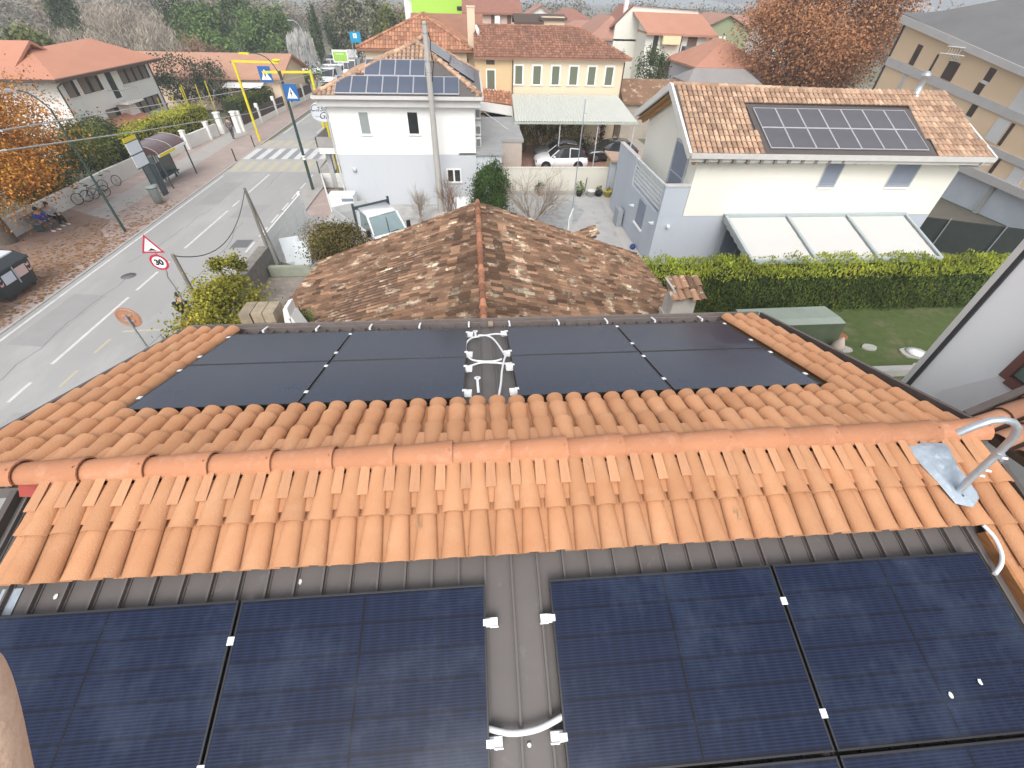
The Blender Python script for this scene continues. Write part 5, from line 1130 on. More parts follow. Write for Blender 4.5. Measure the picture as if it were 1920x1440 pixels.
# hedges -----------------------------------------------------------
def hedge(label, pts, h, w, lm, dens, size, name='hedge', up=.4, zr=.12, bulge=0.0, group=None, top=None):
    P = [Vector((x,y,0)) for x,y in pts]; c = P[0]; t = thing(name, label, 'hedge', c, group=group)
    core = MB(); lf = MB()
    for a, e in zip(P[:-1], P[1:]):
        d = (e-a); L = d.length; d.normalize(); s = Vector((-d.y,d.x,0))
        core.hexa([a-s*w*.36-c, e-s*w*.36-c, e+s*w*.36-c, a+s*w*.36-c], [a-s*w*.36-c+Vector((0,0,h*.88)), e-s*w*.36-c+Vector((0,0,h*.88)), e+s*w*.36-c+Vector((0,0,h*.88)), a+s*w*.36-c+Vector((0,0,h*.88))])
        for i in range(int(L*(2*h+w)*dens)):
            u = random.random()*L; k = random.random()*(2*h+w)
            wob = .09*sin(u*1.9)+.07*sin(u*5.3+1)+.05*sin(u*.6)+random.gauss(0,.045)
            if k < w: q = a+d*u+s*(k-w/2); p = q+Vector((0,0,h-.05+wob+zr*random.gauss(0,.5))); N = Vector((0,0,1))
            else:
                sg = -1 if k < w+h else 1; z = random.random()*h; p = a+d*u+s*sg*(w*.44+random.gauss(0,.05)+wob*.5)+Vector((0,0,z)); N = s*sg
            N = (N+rnd_dir()*.8).normalized(); tt = N.cross(rnd_dir()).normalized(); tt = (tt*(1-up)+Vector((0,0,1))*up).normalized(); s2 = N.cross(tt).normalized(); l = size*random.uniform(.6,1.4)
            g = .5+.22*sin(u*.7+3*sin(p.z*1.3))+.12*sin(u*3.1+p.z*4)+random.gauss(0,.17)
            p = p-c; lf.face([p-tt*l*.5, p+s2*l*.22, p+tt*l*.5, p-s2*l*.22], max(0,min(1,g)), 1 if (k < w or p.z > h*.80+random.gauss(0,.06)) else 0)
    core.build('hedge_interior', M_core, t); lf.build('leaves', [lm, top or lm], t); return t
M_h2 = leafmat('fresh_hedge_leaves', (.095,.13,.025), (.055,.085,.02), (.17,.18,.025), var=.5)
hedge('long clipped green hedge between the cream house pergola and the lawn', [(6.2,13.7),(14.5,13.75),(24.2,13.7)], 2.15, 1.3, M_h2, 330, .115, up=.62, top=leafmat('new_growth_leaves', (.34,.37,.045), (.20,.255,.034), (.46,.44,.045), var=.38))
hedge('yellowish green hedge behind the low white roadside wall, below the left white house', [(-27.2,34.5),(-26.9,41),(-26.6,47.0)], 2.25, 2.0, L_gold, 150, .15)
hedge('mid green hedge behind the dark roadside fence beside the bungalow', [(-24.4,49),(-23.8,56),(-22.9,67)], 2.2, 1.6, leafmat('field_hedge_leaves', (.13,.15,.035), (.06,.085,.025), (.20,.20,.04)), 90, .18)
bush('shrub', 'round green shrub at the end of the roadside hedge near the white van', -21.9, 69, 1.5, (1.9,2.0,1.5), 1500, .20, L_mid, tight=.4)
for (x, y, z, rad, m, lb) in ((-28.3,29.5,2.0,(1.9,2.4,1.5),L_dark,'dark evergreen shrub behind the white wall, nearest the plane tree'),(-27.4,32.5,1.9,(1.5,1.9,1.3),L_olive,'olive green shrub overhanging the white wall behind the bus stop sign'),(-28.4,35.2,2.0,(1.7,1.9,1.4),L_dark,'dark shrub behind the white wall just left of the yellowish hedge'),(-27.4,27.2,1.4,(1.3,1.5,1.1),L_olive,'low olive shrub hanging over the white wall above the parked bicycles')):
    bush('shrub', lb, x, y, z, rad, 7500, .15, m, K=34, tight=.5)
# shrubs close to the old house
bush('yellow_shrub', 'large yellow green shrub at the pavement edge beside the stone chimney', -9.9, 11.6, 1.55, (1.35,1.7,1.15), 15000, .11, L_yel, K=30, tight=.40)
bush('yellow_shrub', 'upper tuft of yellow leaves behind the large yellow green shrub', -10.55, 14.0, 1.9, (.65,.75,.65), 3500, .11, L_yel, K=14, tight=.42)
bush('thin_shrub', 'sparse dark green shrub hugging the left eave of the tiled house', -8.9, 8.6, 2.1, (.85,1.0,.8), 1000, .085, leafmat('dull_leaves', (.10,.105,.06), (.06,.07,.04)), K=16, tight=.45)
bush('reddish_shrub', 'round brown and green shrub in front of the white flatbed truck', -7.35, 18.2, 1.25, (1.45,1.2,1.05), 12000, .11, L_browng, K=26, tight=.42)
bush('weed_clump', 'green weeds growing at the left edge of the old tile roof', -5.75, 8.6, 3.2, (.35,.4,.25), 500, .07, L_mid, K=8, tight=.5)
t = bush('cypress_bush', 'dense upright dark green conifer behind the old roof ridge', .45, 24.0, 1.75, (1.12,1.1,1.5), 16000, .12, L_cyp, K=60, tight=.38, up=.5, asp=2.2); b = MB(); leaves(b, (0,0,3.0), (.55,.55,.65), 1300, .11, K=10, tight=.45, up=.5, asp=2.2); b.build('leaves', L_cyp, t)
bare('bare_tree', 'leafless shrubby tree with arching grey branches behind the old roof', 2.9, 23.6, 3.6, .6, 4, .05, M_twig, kids_=4, nst=9, trunkL=1.7, up=.03, nsp=.75)
bare('bare_shrub', 'leafless reddish shrub at the foot of the concrete utility pole', -2.3, 25.4, 2.6, .55, 3, .03, M_twigr, kids_=4, nst=6, trunkL=1.1, cat='bush')
bare('bare_shrub', 'pale leafless shrub beside the truck windscreen', -3.9, 23.9, 2.4, .7, 3, .03, M_twig, kids_=5, nst=5, trunkL=1.0, cat='bush')
bare('bare_shrub', 'small leafless shrub right of the utility pole base', -1.7, 24.6, 2.2, .5, 3, .02, M_twigr, kids_=3, nst=4, trunkL=.9, cat='bush')
# shrubs beneath the canopy
for i, (x, lb) in enumerate(((3.9,'ochre and olive shrub at the left end under the canopy'),(5.3,'ochre and olive shrub behind the grey car under the canopy'),(6.8,'ochre and olive shrub in the middle under the canopy'),(8.2,'ochre and olive shrub near the pole under the canopy'))):
    bush('tall_shrub', lb, x, 39.6, 1.35, (.85,.7,1.25), 1500, .17, L_bamb, K=16, tight=.45, up=.5, asp=2.5, group='shrubs under the canopy')
bush('tall_shrub', 'dark red brown shrub under the canopy above the black car', 10.7, 40.0, 1.5, (.5,.5,1.0), 600, .15, leafmat('dark_red_leaves', (.13,.05,.035), (.08,.03,.025)), K=10)
bush('tall_shrub', 'dark green low shrub under the canopy left of the black car', 9.2, 39.3, .8, (.9,.6,.7), 800, .15, L_dark, K=10)
tree('dark_tree', 'dark green bushy tree in front of the tall white house', 19.0, 53.6, 2.2, 4.6, (1.7,1.5,1.9), 2600, .22, L_dark, K=26, tight=.4)
bush('shrub', 'small green shrub left of the tall white house wall', 16.4, 57, 5.2, (.6,.6,.8), 500, .18, L_mid, K=8)
bush('shrub', 'green shrub at the foot of the tall white house beside the mossy roof', 20.6, 51, 2.8, (2.2,1.0,1.1), 1200, .2, L_mid, K=14)
# left gardens and the wooded skyline
tree('garden_tree', 'dark evergreen behind the yellow garden posts, right of the left white house', -31.2, 54.5, 1.5, 3.2, (2.5,2.3,2.2), 3000, .22, leafmat('blackish_green_leaves', (.055,.075,.04), (.035,.05,.03)), K=24, tight=.42)
tree('garden_tree', 'dark evergreen between the garden posts and the bungalow', -28.2, 55.5, 1.5, 2.9, (2.1,2.0,1.8), 2400, .22, leafmat('blackish_green_leaves', (.055,.075,.04), (.035,.05,.03)), K=22, tight=.42)
bare('bare_tree', 'leafless grey garden tree in front of the bungalow', -26.3, 49.8, 4.5, .6, 4, .07, M_twig, kids_=3, trunkL=1.9)
rows = [(-62,88,9.6,2.2,'dark narrow conifer at the top left beside the mountain',L_dark,'conifer'),(-49.5,96,9.0,3.2,'dark green pine top left of the green trees',L_dark,'tree'),
 (-44.5,92,8.2,4.0,'leafy green tree at the left of the green group above the bungalow',L_mid,'tree'),(-39.0,94,9.4,4.4,'tallest leafy tree of the green group above the bungalow',L_mid,'tree'),(-34.2,92,8.4,3.6,'leafy green tree at the right of the green group above the bungalow',L_mid,'tree'),(-41.5,84,5.6,3.4,'lower leafy tree right behind the bungalow roof',L_mid,'tree'),
 (-21.6,98,9.6,3.0,'grey green conifer left of the blue shop sign',L_grey,'conifer'),(-17.8,97,10.0,3.4,'broad grey green conifer behind the blue shop sign',L_grey,'conifer'),(-14.0,92,8.6,2.8,'dull green tree right of the blue shop sign',L_olive,'tree'),(-24.6,100,7.6,2.2,'dark green tree between the conifers and the cypress',L_dark,'tree'),
 (-55.5,70,6.4,2.6,'dark green bushy tree above the gabled orange house',L_olive,'tree'),(-51.5,60,4.9,2.6,'orange leaved tree at the far left edge above the orange roof',L_orange,'tree'),(-45.0,64,4.4,2.3,'low olive green tree behind the ridge of the left white house',L_olive,'tree')]
for (x, y, h, r, lb, m, ct) in rows:
    tree('tree' if ct == 'tree' else 'conifer', lb, x, y, h*.35, h*.60, (r*1.05,r*.8,h*.43), 5200, .42, m, tr=.2, K=34, tight=.38, cat=ct)
b = MB(); leaves(b, (0,0,4.6), (.85,.85,4.2), 2600, .3, K=30, tight=.35, up=.6); t = thing('cypress', 'narrow dark cypress beside the pale weeping tree', 'tree', (-26.9,94,0)); b.build('crown', L_dark, t); b = MB(); b.tube([(0,0,0),(0,0,8)], [.2,.05], 6); b.build('trunk', M_bark, t)
# tan leafless trees
for (x, y, h, lb) in ((-57,88,8.6,'pale leafless tree, leftmost of the tan group at the top left'),(-53,84,8.8,'pale leafless tree in the middle of the tan group at the top left'),(-49.5,86,8.2,'pale leafless tree, rightmost of the tan group at the top left'),(-46,80,6.6,'low pale leafless tree in front of the tan group'),(-54.5,76,6.2,'low tan leafless tree above the ridge of the left white house'),(-11.5,104,9.8,'brown leafless tree behind the pyramid roof')):
    t = bare('bare_tree', lb, x, y, h, .6, 3, .13, M_twig, kids_=4, trunkL=h*.42, up=.12)
    b = MB(); leaves(b, (0,0,h*.62), (3.0,2.6,h*.36), 2600, .75, K=26, tight=.42, asp=9, up=.55, vk=.15); b.build('twigs', M_twig, t)
t = thing('reddish_bare_tree', 'reddish leafless bushy tree between the left white house and the green trees', 'tree', (-38.8,76,0)); b = MB(); branch(b, (0,0,0), Vector((0,0,1)), 2.2, .12, 3, .7, 6, 4); b.build('branches', M_twigr, t)
b = MB(); leaves(b, (0,0,3.0), (3.0,2.4,2.1), 3000, .6, K=20, tight=.45, asp=8, up=.4, vk=.12); b.build('twigs', M_twigr, t)
t = thing('weeping_tree', 'pale whitish weeping tree right of the green trees', 'tree', (-27.6,86,0)); b = MB(); b.tube([(0,0,0),(0,0,5.5)], [.25,.1], 6); b.build('trunk', M_bark2, t); b = MB()
for i in range(900):
    a = random.uniform(0,6.28); r = 2.1*sqrt(random.random()); z = 5.6-.55*r*r*.5+random.uniform(-3.2,0); x, y = r*cos(a), r*sin(a)*.8; w = .05
    b.face([(x-w,y,z-.5),(x+w,y,z-.5),(x+w*.6,y,z+.5),(x-w*.6,y,z+.5)], random.random())
b.build('hanging_branches', mat('whitish_foliage', (.46,.45,.43), (.30,.30,.28), rough=.9, scale=1.5, var=.4), t)
# far woodland seen as one mass, the pale hill behind it
b = MB()
for i in range(230):
    x = random.uniform(-130,230); y = random.uniform(118,170); h = random.uniform(8,10.5)
    if -30 < x < -10: h *= .8
    leaves(b, (x,y,h*.5), (5.5,4,h*.46), 600, .7, K=9, tight=.5, vk=.2, asp=2.2)
stru(b.build('woodland', mat('woodland_leaves', (.20,.17,.145), (.14,.145,.105), rough=.95, scale=.05, var=.4, c3=(.28,.20,.14), s3=.04, t3=(.5,.6))), 'stuff', 'dark brown and green wooded skyline beyond the town roofs')
b = MB(); n = 40; V = []
for i in range(n+1):
    x = -1500+i*60; h = 16+22*math.exp(-((x+560)/260)**2)+10*sin(x*.008)+4*sin(x*.031)
    V += [(x,950,-5),(x,1150,h)]
b.mesh(V, [(2*i,2*i+2,2*i+3,2*i+1) for i in range(n)]); stru(b.build('hills', mat('haze_tinted_hill', (.30,.33,.34), (.25,.28,.28), rough=1, scale=.01)))  # distance haze is put into the hill's pale colour
sheet('field', [(-110,60),(-47,60),(-40,78),(-60,112),(-130,112)], .0, mat('pale_field', (.26,.27,.13), (.20,.21,.10), rough=.95, scale=.1))
sheet('car_park', [(-34,77),(-18.5,77),(-18.5,112),(-36,112)], .005, mat('dark_asphalt', (.16,.145,.14), (.13,.12,.12), rough=.9, scale=.5))

# ================================================================ roadside walls and fences
rw = thing('roadside_wall', 'long low white wall with square piers along the left pavement', 'wall', (-25.6,24,0))
M_wallw = mat('weathered_white_wall', (.74,.73,.70), (.64,.63,.60), rough=.9, scale=1.2)
W = [(-25.9,22.0),(-25.9,31.0),(-25.4,38.0),(-24.6,45.0)]
b = MB()
for (x0,y0),(x1,y1) in zip(W[:-1], W[1:]): b.bar((x0+25.6,y0-24,.5), (x1+25.6,y1-24,.5), .22, 1.0)
b.build('wall_body', M_wallw, rw)
for y in (36.5,40.2,43.6):
    x = -25.5 + (y-36)*.11; b = MB(); b.box(x+25.6-.16,x+25.6+.16,y-24-.16,y-24+.16,0,1.4); b.box(x+25.6-.2,x+25.6+.2,y-24-.2,y-24+.2,1.4,1.46); b.build('pier', M_offw, rw)
gt = thing('gate_piers', 'pair of white gate piers behind the walking person', 'gate', (-23.7,46,0))
for (x, y) in ((-24.5,45.8),(-23.2,46.3)):
    b = MB(); b.box(x+23.7-.2,x+23.7+.2,y-46-.2,y-46+.2,0,1.7); b.box(x+23.7-.26,x+23.7+.26,y-46-.26,y-46+.26,1.7,1.78); b.build('pier', M_offw, gt)
rf = thing('roadside_fence', 'low white wall topped with dark screened fence beside the yellow gantry', 'fence', (-22.6,46.5,0))
def fx(y): return -22.9+(y-46.5)*.072
b = MB(); b.bar((fx(46.5)+22.6,0,.25), (fx(68)+22.6,21.5,.25), .2, .5); b.build('base_wall', M_wallw, rf)
b = MB(); b.bar((fx(46.5)+22.6,0,.95), (fx(66)+22.6,19.5,.95), .05, .9); b.build('screen', mat('dark_red_screen', (.10,.075,.07), (.07,.055,.05), rough=.8, scale=4), rf)
for y in (46.6,50.5,54.5,58.5,63,67.5):
    b = MB(); b.box(fx(y)+22.6-.14,fx(y)+22.6+.14,y-46.5-.14,y-46.5+.14,0,1.75); b.build('pier', M_offw, rf)
# precast slab fence and stone wall on the near side of the road
cf = thing('slab_fence', 'white precast slab fence along the pavement in front of the yard', 'fence', (-10.75,18.3,0))
M_slab = mat('precast_white', (.72,.72,.70), (.66,.66,.64), rough=.85, scale=1.5)
for i in range(4):
    b = MB(); y0 = .05+i*1.42; b.box(-.04,.04,y0,y0+1.36,0,1.62)
    for z in (.4,.8,1.2): b.box(-.05,.05,y0+.03,y0+1.33,z-.01,z+.01)
    b.build('panel', M_slab, cf)
b = MB(); b.box(-.08,.08,5.68,5.9,0,1.75); b.build('post', M_slab, cf)
b = MB(); b.box(-.35,.0,-3.4,0,0,1.05); b.box(-.42,.05,-3.4,0,1.05,1.15)
o = tag(b.build('stone_wall', mat('rough_grey_stone', (.27,.25,.22), (.17,.155,.14), rough=.95, scale=4, bump=.6, bscale=9)), 'rough grey stone wall beside the leaning wooden poles', 'wall'); o.location = (-10.7,18.2,0)
b = MB(); b.box(-10.6,-5.2,17.25,17.5,0,.5); tag(b.build('low_wall', mat('mossy_kerb', (.36,.38,.30), (.28,.30,.24), rough=.95, scale=3)), 'low mossy kerb wall between the brick yard and the truck yard', 'wall')
for (x, y, rz, lb) in ((-9.9,18.9,.4,'translucent sheet leaning on the slab fence'),(-9.4,18.4,-.2,'second translucent sheet lying beside the slab fence')):
    b = MB(); b.hexa([(-.45,-.02,0),(.45,-.02,0),(.45,.02,0),(-.45,.02,0)], [(-.45,.45,1.1),(.45,.45,1.1),(.45,.49,1.1),(-.45,.49,1.1)]); o = tag(b.build('plastic_sheet', mat('milky_plastic', (.60,.64,.66), (.52,.56,.58), rough=.35, scale=2)), lb, 'sheet'); o.location = (x,y,0); o.rotation_euler = (0,0,rz)
pf = thing('panel_fence', 'low pale panel fence around the corner by the white house balcony', 'fence', (-10.6,28.6,0))
b = MB(); b.hexa([(-.7,1.7,0),(-.62,1.7,0),(.95,-2.9,0),(.87,-2.9,0)], [(-.7,1.7,.95),(-.62,1.7,.95),(.95,-2.9,.95),(.87,-2.9,.95)]); b.build('panel', M_slab, pf)
b = MB(); b.hexa([(-.7,1.66,0),(1.7,1.66,0),(1.7,1.74,0),(-.7,1.74,0)], [(-.7,1.66,.95),(1.7,1.66,.95),(1.7,1.74,.95),(-.7,1.74,.95)])
for z in (.35,.65): b.box(-.7,1.7,1.64,1.66,z,z+.02)
b.build('panel', M_slab, pf)
bx = thing('white_cabinet', 'white utility container with a grey stripe beside the white house', 'container', (-8.9,26.1,0))
b = MB(); b.box(-.75,.75,-.4,.4,.12,.95); b.build('body', M_white, bx, bevel=.03); b = MB(); b.box(-.78,.78,-.43,.43,.95,1.0); b.build('lid', M_white, bx)
b = MB(); b.box(.0,.72,-.41,-.4,.62,.8); b.build('stripe', mat('blue_grey_label', (.22,.27,.34)), bx)
for x in (-.6,.6):
    b = MB(); b.tube([(x-.03,-.3,.07),(x+.03,-.3,.07)], .07, 10); b.build('wheel', M_black, bx)
# yard back wall
b = MB(); b.box(1.4,9.1,28.95,29.13,0,1.62); b.box(1.38,9.1,28.92,29.16,1.62,1.68)
tag(b.build('yard_wall', mat('cream_yard_wall', (.66,.64,.56), (.60,.58,.50), rough=.9, scale=.9)), 'cream garden wall behind the bare tree, below the parked cars', 'wall')
b = MB(); b.box(2.2,8.8,28.55,28.9,0,.16); tag(b.build('planter_kerb', M_kerb), 'low kerb of the planter bed along the cream wall', 'kerb')
sd = thing('garden_shelter', 'small timber roofed shelter with yellow wall beside the grey house corner', 'shelter', (9.9,29,0))
b = MB(); b.box(-1.0,1.6,-.1,1.2,0,1.95); b.build('yellow_wall', mat('yellow_wall', (.58,.50,.26), (.53,.45,.23), rough=.9), sd)
b = MB(); b.box(-1.15,-.75,-.5,-.2,0,2.15); b.build('pillar', M_bluegr, sd)
b = MB(); b.hexa([(-1.25,-.75,2.22),(1.5,-.75,1.95),(1.5,1.3,2.05),(-1.25,1.3,2.3)], [(-1.25,-.75,2.36),(1.5,-.75,2.09),(1.5,1.3,2.17),(-1.25,1.3,2.42)]); b.build('roof', mat('tan_boarding', (.48,.34,.25), (.40,.28,.20), rough=.8, scale=2), sd)
b = MB()
for x in (-.3,.4,1.1): b.box(x,x+.1,-.7,1.2,1.88,2.02)
b.build('rafter_row', M_wood2, sd)
def pot(x, y, r, h, m, label, plant=None, ps=.3, n=160, pm=None):
    t = thing('plant_pot', label, 'plant pot', (x,y,0), group='potted plants along the cream wall')
    b = MB(); b.lathe((0,0,0), [(r*.7,0),(r*.95,h*.85),(r*1.05,h*.86),(r*1.05,h),(r*.85,h),(r*.8,h*.9)], 12); b.build('pot', m, t)
    if plant: b = MB(); leaves(b, (0,0,h+ps*.7), (ps,ps,ps*1.1), n, .12, K=8, tight=.55, up=.4); b.build('plant', pm or L_mid, t)
M_pblk = mat('black_pot', (.03,.03,.03), rough=.5); M_pwh = mat('white_pot', (.7,.7,.68), rough=.6); M_pter = mat('terracotta_pot', (.38,.16,.08), rough=.8); M_pyel = mat('yellow_bin', (.62,.52,.10), rough=.6)
pot(4.0,28.45,.22,.3,M_pter,'terracotta pot with dark plant left of the bare tree',1,.35,220,L_dark); pot(6.75,28.3,.22,.3,M_pblk,'dark pot with a leafy plant by the thin pole',1,.35,220)
pot(7.55,28.2,.3,.42,M_pwh,'white rimmed round pot without plant'); pot(8.15,28.3,.28,.3,M_pblk,'pot with a grey green cushion plant',1,.22,160,L_grey)
pot(8.75,28.15,.28,.42,M_pyel,'yellow tub next to the shelter pillar',1,.12,50,L_yel); pot(9.6,28.2,.28,.4,M_pblk,'large black pot with a slender leafy tree before the yellow wall',1,.4,220,L_dark); pot(10.25,28.1,.24,.34,M_pblk,'black pot at the right end of the row',1,.3,180,L_olive)
b = MB(); b.tube([(0,0,.3),(.05,0,1.5),(.1,0,2.1)], [.02,.015,.01], 5); o = tag(b.build('plant_stake', M_bark), 'thin stake rising from the large black pot', 'stake'); o.location = (9.6,28.2,0)
b = MB(); b.tube([(7.2,28.7,0),(7.28,28.7,1.1)], .03, 6); tag(b.build('wooden_stake', M_bark), 'short dark stake against the cream wall', 'stake')
b = MB(); b.sphere((8.15,19.75,.16), .16, 14, 10); tag(b.build('blue_ball', mat('blue_plastic', (.03,.05,.22), rough=.4)), 'dark blue ball on the path at the grey house corner', 'ball')
b = MB(); b.box(-.06,.06,-.12,.12,0,.04); o = tag(b.build('red_toy', mat('red_plastic', (.45,.04,.05), rough=.5)), 'small red object on the path near the blue ball', 'toy'); o.location = (8.25,18.6,.02); o.rotation_euler = (0,0,.8)
b = MB(); b.box(8.0,8.3,22.8,23.6,0,1.0); tag(b.build('dark_box', M_greyfr), 'slim dark grey cabinet against the grey house side wall', 'cabinet')
b = MB(); b.hexa([(-.35,-.5,.0),(-.3,-.5,.0),(.1,.55,.0),(.05,.55,.0)], [(-.35,-.5,1.35),(-.3,-.5,1.35),(.1,.55,1.5),(.05,.55,1.5)]); o = tag(b.build('white_board', M_offw), 'narrow white board standing in the grey yard at the foot of the thin pole', 'board'); o.location = (4.95,21.4,0)
b = MB(); b.tube([(5.3,23.4,0),(5.33,23.4,6.5)], [.035,.022], 8); b.tube([(5.33,23.38,5.9),(5.5,23.38,5.85)], .02, 6); tag(b.build('thin_pole', M_galv), 'thin grey metal pole rising in front of the corrugated canopy', 'pole')
b = MB(); b.tube([(-.5,0,.65),(-.42,0,.65),(.42,0,.65),(.5,0,.65)], [.3,.5,.5,.3], 14); b.box(-.3,-.2,-.3,.3,0,.3); b.box(.2,.3,-.3,.3,0,.3); o = tag(b.build('white_tank', M_white), 'rounded white tank beside the dark conifer and white house', 'tank'); o.location = (-1.35,24.9,0); o.rotation_euler = (0,0,.4)
# covered frame on the lawn
tp = thing('garden_cover', 'low grey green tarpaulin shelter on the lawn in front of the hedge', 'shelter', (12,10.8,0))
b = MB(); b.mesh([(-2.0,1.05,1.05),(1.85,1.05,1.1),(2.05,-.1,1.02),(-2.0,-.1,.98),(-2.0,1.1,0),(1.9,1.1,0),(2.15,-.15,0),(-2.0,-.15,0),(1.95,.2,1.12),(-2.0,.2,1.08)], [(0,1,8,9)[::-1],(9,8,2,3)[::-1]]); b.build('tarpaulin', mat('grey_green_tarp', (.30,.34,.29), (.24,.28,.235), rough=.6, scale=1.5, bump=.3, bscale=4), tp)
b = MB(); b.mesh([(-2.0,1.05,1.05),(1.85,1.05,1.1),(2.05,-.1,1.02),(-2.0,-.1,.98),(-2.0,1.1,0),(1.9,1.1,0),(2.15,-.15,0),(-2.0,-.15,0),(1.95,.2,1.12),(-2.0,.2,1.08)], [(4,5,1,0)[::-1],(5,6,2,8,1)[::-1],(6,7,3,2)[::-1]]); b.build('side_sheet', mat('olive_shaded_side', (.10,.125,.075), (.07,.09,.05), rough=.8, scale=2), tp)  # sides are greener than the top, with their shade painted into the colour
for (x, y, r, m, lb) in ((14.35,10.9,.28,M_pter,'terracotta bowl beside the tarpaulin shelter'),):
    b = MB(); b.lathe((x,y,0), [(r*.6,0),(r,.22),(r*1.05,.28),(r*.8,.24)], 12); tag(b.build('terracotta_bowl', m), lb, 'bowl')
b = MB(); b.lathe((13.9,10.3,0), [(.28,0),(.2,.3),(.04,.62)], 12); tag(b.build('plaster_cone', mat('pinkish_stone', (.55,.45,.38))), 'pale pink garden cone beside the tarpaulin shelter', 'ornament')
b = MB(); b.lathe((17.0,9.9,.06), [(.30,0),(.34,.05),(.1,.08)], 14); tag(b.build('pale_lid', M_white), 'round white lid lying on the large stone disc', 'lid')

b = MB()
for i in range(3000):
    x = -19.75-abs(random.gauss(0,1))*2.6; y = random.gauss(17.5,5.5)
    if x < -26 or y > 27+random.random()*4: continue
    a = random.uniform(0,6.28); s_ = random.uniform(.04,.09); z = .041+random.random()*.02
    b.face([(x+s_*cos(a+k*pi/2), y+s_*sin(a+k*pi/2)*.7, z+random.uniform(0,.02)) for k in range(4)], random.random())
stru(b.build('fallen_leaves', leafmat('brown_fallen_leaves', (.33,.17,.07), (.25,.13,.06), (.38,.22,.09))), 'stuff', 'scattered dry leaves on the left pavement')

# ================================================================ street furniture
M_dgreen = mat('dark_green_metal', (.035,.07,.06), (.03,.055,.05), rough=.5); M_ygant = mat('traffic_yellow', (.72,.60,.02), (.66,.54,.03), rough=.5, scale=2)
M_sblue = mat('sign_blue', (.02,.13,.36), (.02,.11,.32), rough=.4); M_sred = mat('sign_red', (.45,.03,.06), (.42,.03,.05), rough=.4); M_swh = mat('sign_white', (.80,.80,.80), (.76,.76,.76), rough=.4); M_sblk = mat('sign_black', (.02,.02,.02), rough=.5)
M_conc = mat('pole_concrete', (.44,.42,.39), (.35,.335,.31), rough=.9, scale=3, stretch=(1,1,.3)); M_oldw = mat('grey_wood', (.26,.235,.21), (.17,.15,.13), rough=.95, scale=5, stretch=(1,1,.2))
def text(name, s, size, m, parent, M, al='CENTER', depth=.004, shear=0.0, bold=0.0):
    cu = bpy.data.curves.new(name, 'FONT'); cu.body = s; cu.size = size; cu.align_x = al; cu.align_y = 'CENTER'; cu.extrude = depth; cu.shear = shear; cu.offset = bold
    o = bpy.data.objects.new(name+'_tmp', cu); COL.objects.link(o); dg = bpy.context.evaluated_depsgraph_get(); me = bpy.data.meshes.new_from_object(o.evaluated_get(dg)); bpy.data.objects.remove(o)
    me.name = name; me.materials.clear(); me.materials.append(m); q = bpy.data.objects.new(name, me); COL.objects.link(q); q.parent = parent; q.matrix_local = M; return q
def face_m(loc, rz, tilt=0):   # upright text plane facing -Y turned by rz
    return Matrix.Translation(loc) @ Matrix.Rotation(rz, 4, 'Z') @ Matrix.Rotation(radians(90)+tilt, 4, 'X')
# lamp posts
def lamp(label, x, y, h, arm, r=.07, m=M_dgreen):
    t = thing('street_lamp', label, 'street lamp', (x,y,0)); b = MB(); b.tube([(0,0,0),(0,0,h)], [r*1.2,r*.7], 10); b.build('pole', m, t)
    b = MB(); ax, ay = arm; b.tube(sm([(0,0,h-.05),(ax*.3,ay*.3,h+.45),(ax*.7,ay*.7,h+.7),(ax,ay,h+.72)]), .03, 6); b.build('arm', m, t)
    b = MB(); b.box(ax-.28,ax+.28,ay-.12,ay+.12,h+.66,h+.76); b.build('lamp_head', M_galv, t); return t
lamp('slim dark green lamp post on the left pavement between tree and bus stop', -20.45, 22.8, 6.0, (-1.1,-.1), .06)
lamp('slim lamp post far along the left side beside the bungalow', -23.3, 74, 6.6, (-1.2,0), .07, M_galv)
gp = thing('banded_pole', 'tall dark green pole with white bands, curved arm and pedestrian sign near the white house', 'lamp post', (-11.85,29.6,0))
b = MB(); b.tube([(0,0,0),(0,0,6.8)], [.10,.075], 12); b.build('pole', M_dgreen, gp)
for z in (2.15,2.0): b = MB(); b.tube([(0,0,z),(0,0,z+.12)], .112, 12); b.build('white_band', M_swh, gp)
b = MB(); b.tube(sm([(0,0,6.2),(-.15,0,6.9),(-.5,0,7.4),(-1.0,0,7.6),(-1.5,0,7.62)]), .025, 6); b.build('arm', M_dgreen, gp); b = MB(); b.box(-1.95,-1.4,-.1,.1,7.56,7.64); b.build('lamp_head', M_ygant, gp)
def crossing_sign(parent, cx, y, cz, s=.72, rz=0):
    b = MB(); b.box(cx-s/2,cx+s/2,y,y+.04,cz-s*.55,cz+s*.55); o = b.build('sign_plate', M_sblue, parent)
    b = MB(); b.prism([(cx-s*.40,y-.004,cz-s*.38),(cx+s*.40,y-.004,cz-s*.38),(cx,y-.004,cz+s*.36)], (0,.002,0)); b.build('sign_triangle', M_swh, o)
    b = MB(); f = lambda px, pz: (cx+px*s, y-.008, cz+pz*s)
    b.bar(f(0,.08), f(-.02,-.10), .055*s*1.6, .003); b.bar(f(-.02,-.10), f(-.12,-.33), .045*s*1.6, .003); b.bar(f(-.01,-.10), f(.11,-.33), .045*s*1.6, .003); b.bar(f(0,.04), f(.10,-.08), .03*s*1.6, .003); b.bar(f(-.01,.04), f(-.10,-.06), .03*s*1.6, .003)
    b.sphere(f(.0,.15), .045*s, 8, 6, (1,.1,1)); b.build('walking_figure', M_sblk, o)
    return o
crossing_sign(gp, .38, -.12, 5.75, .78)
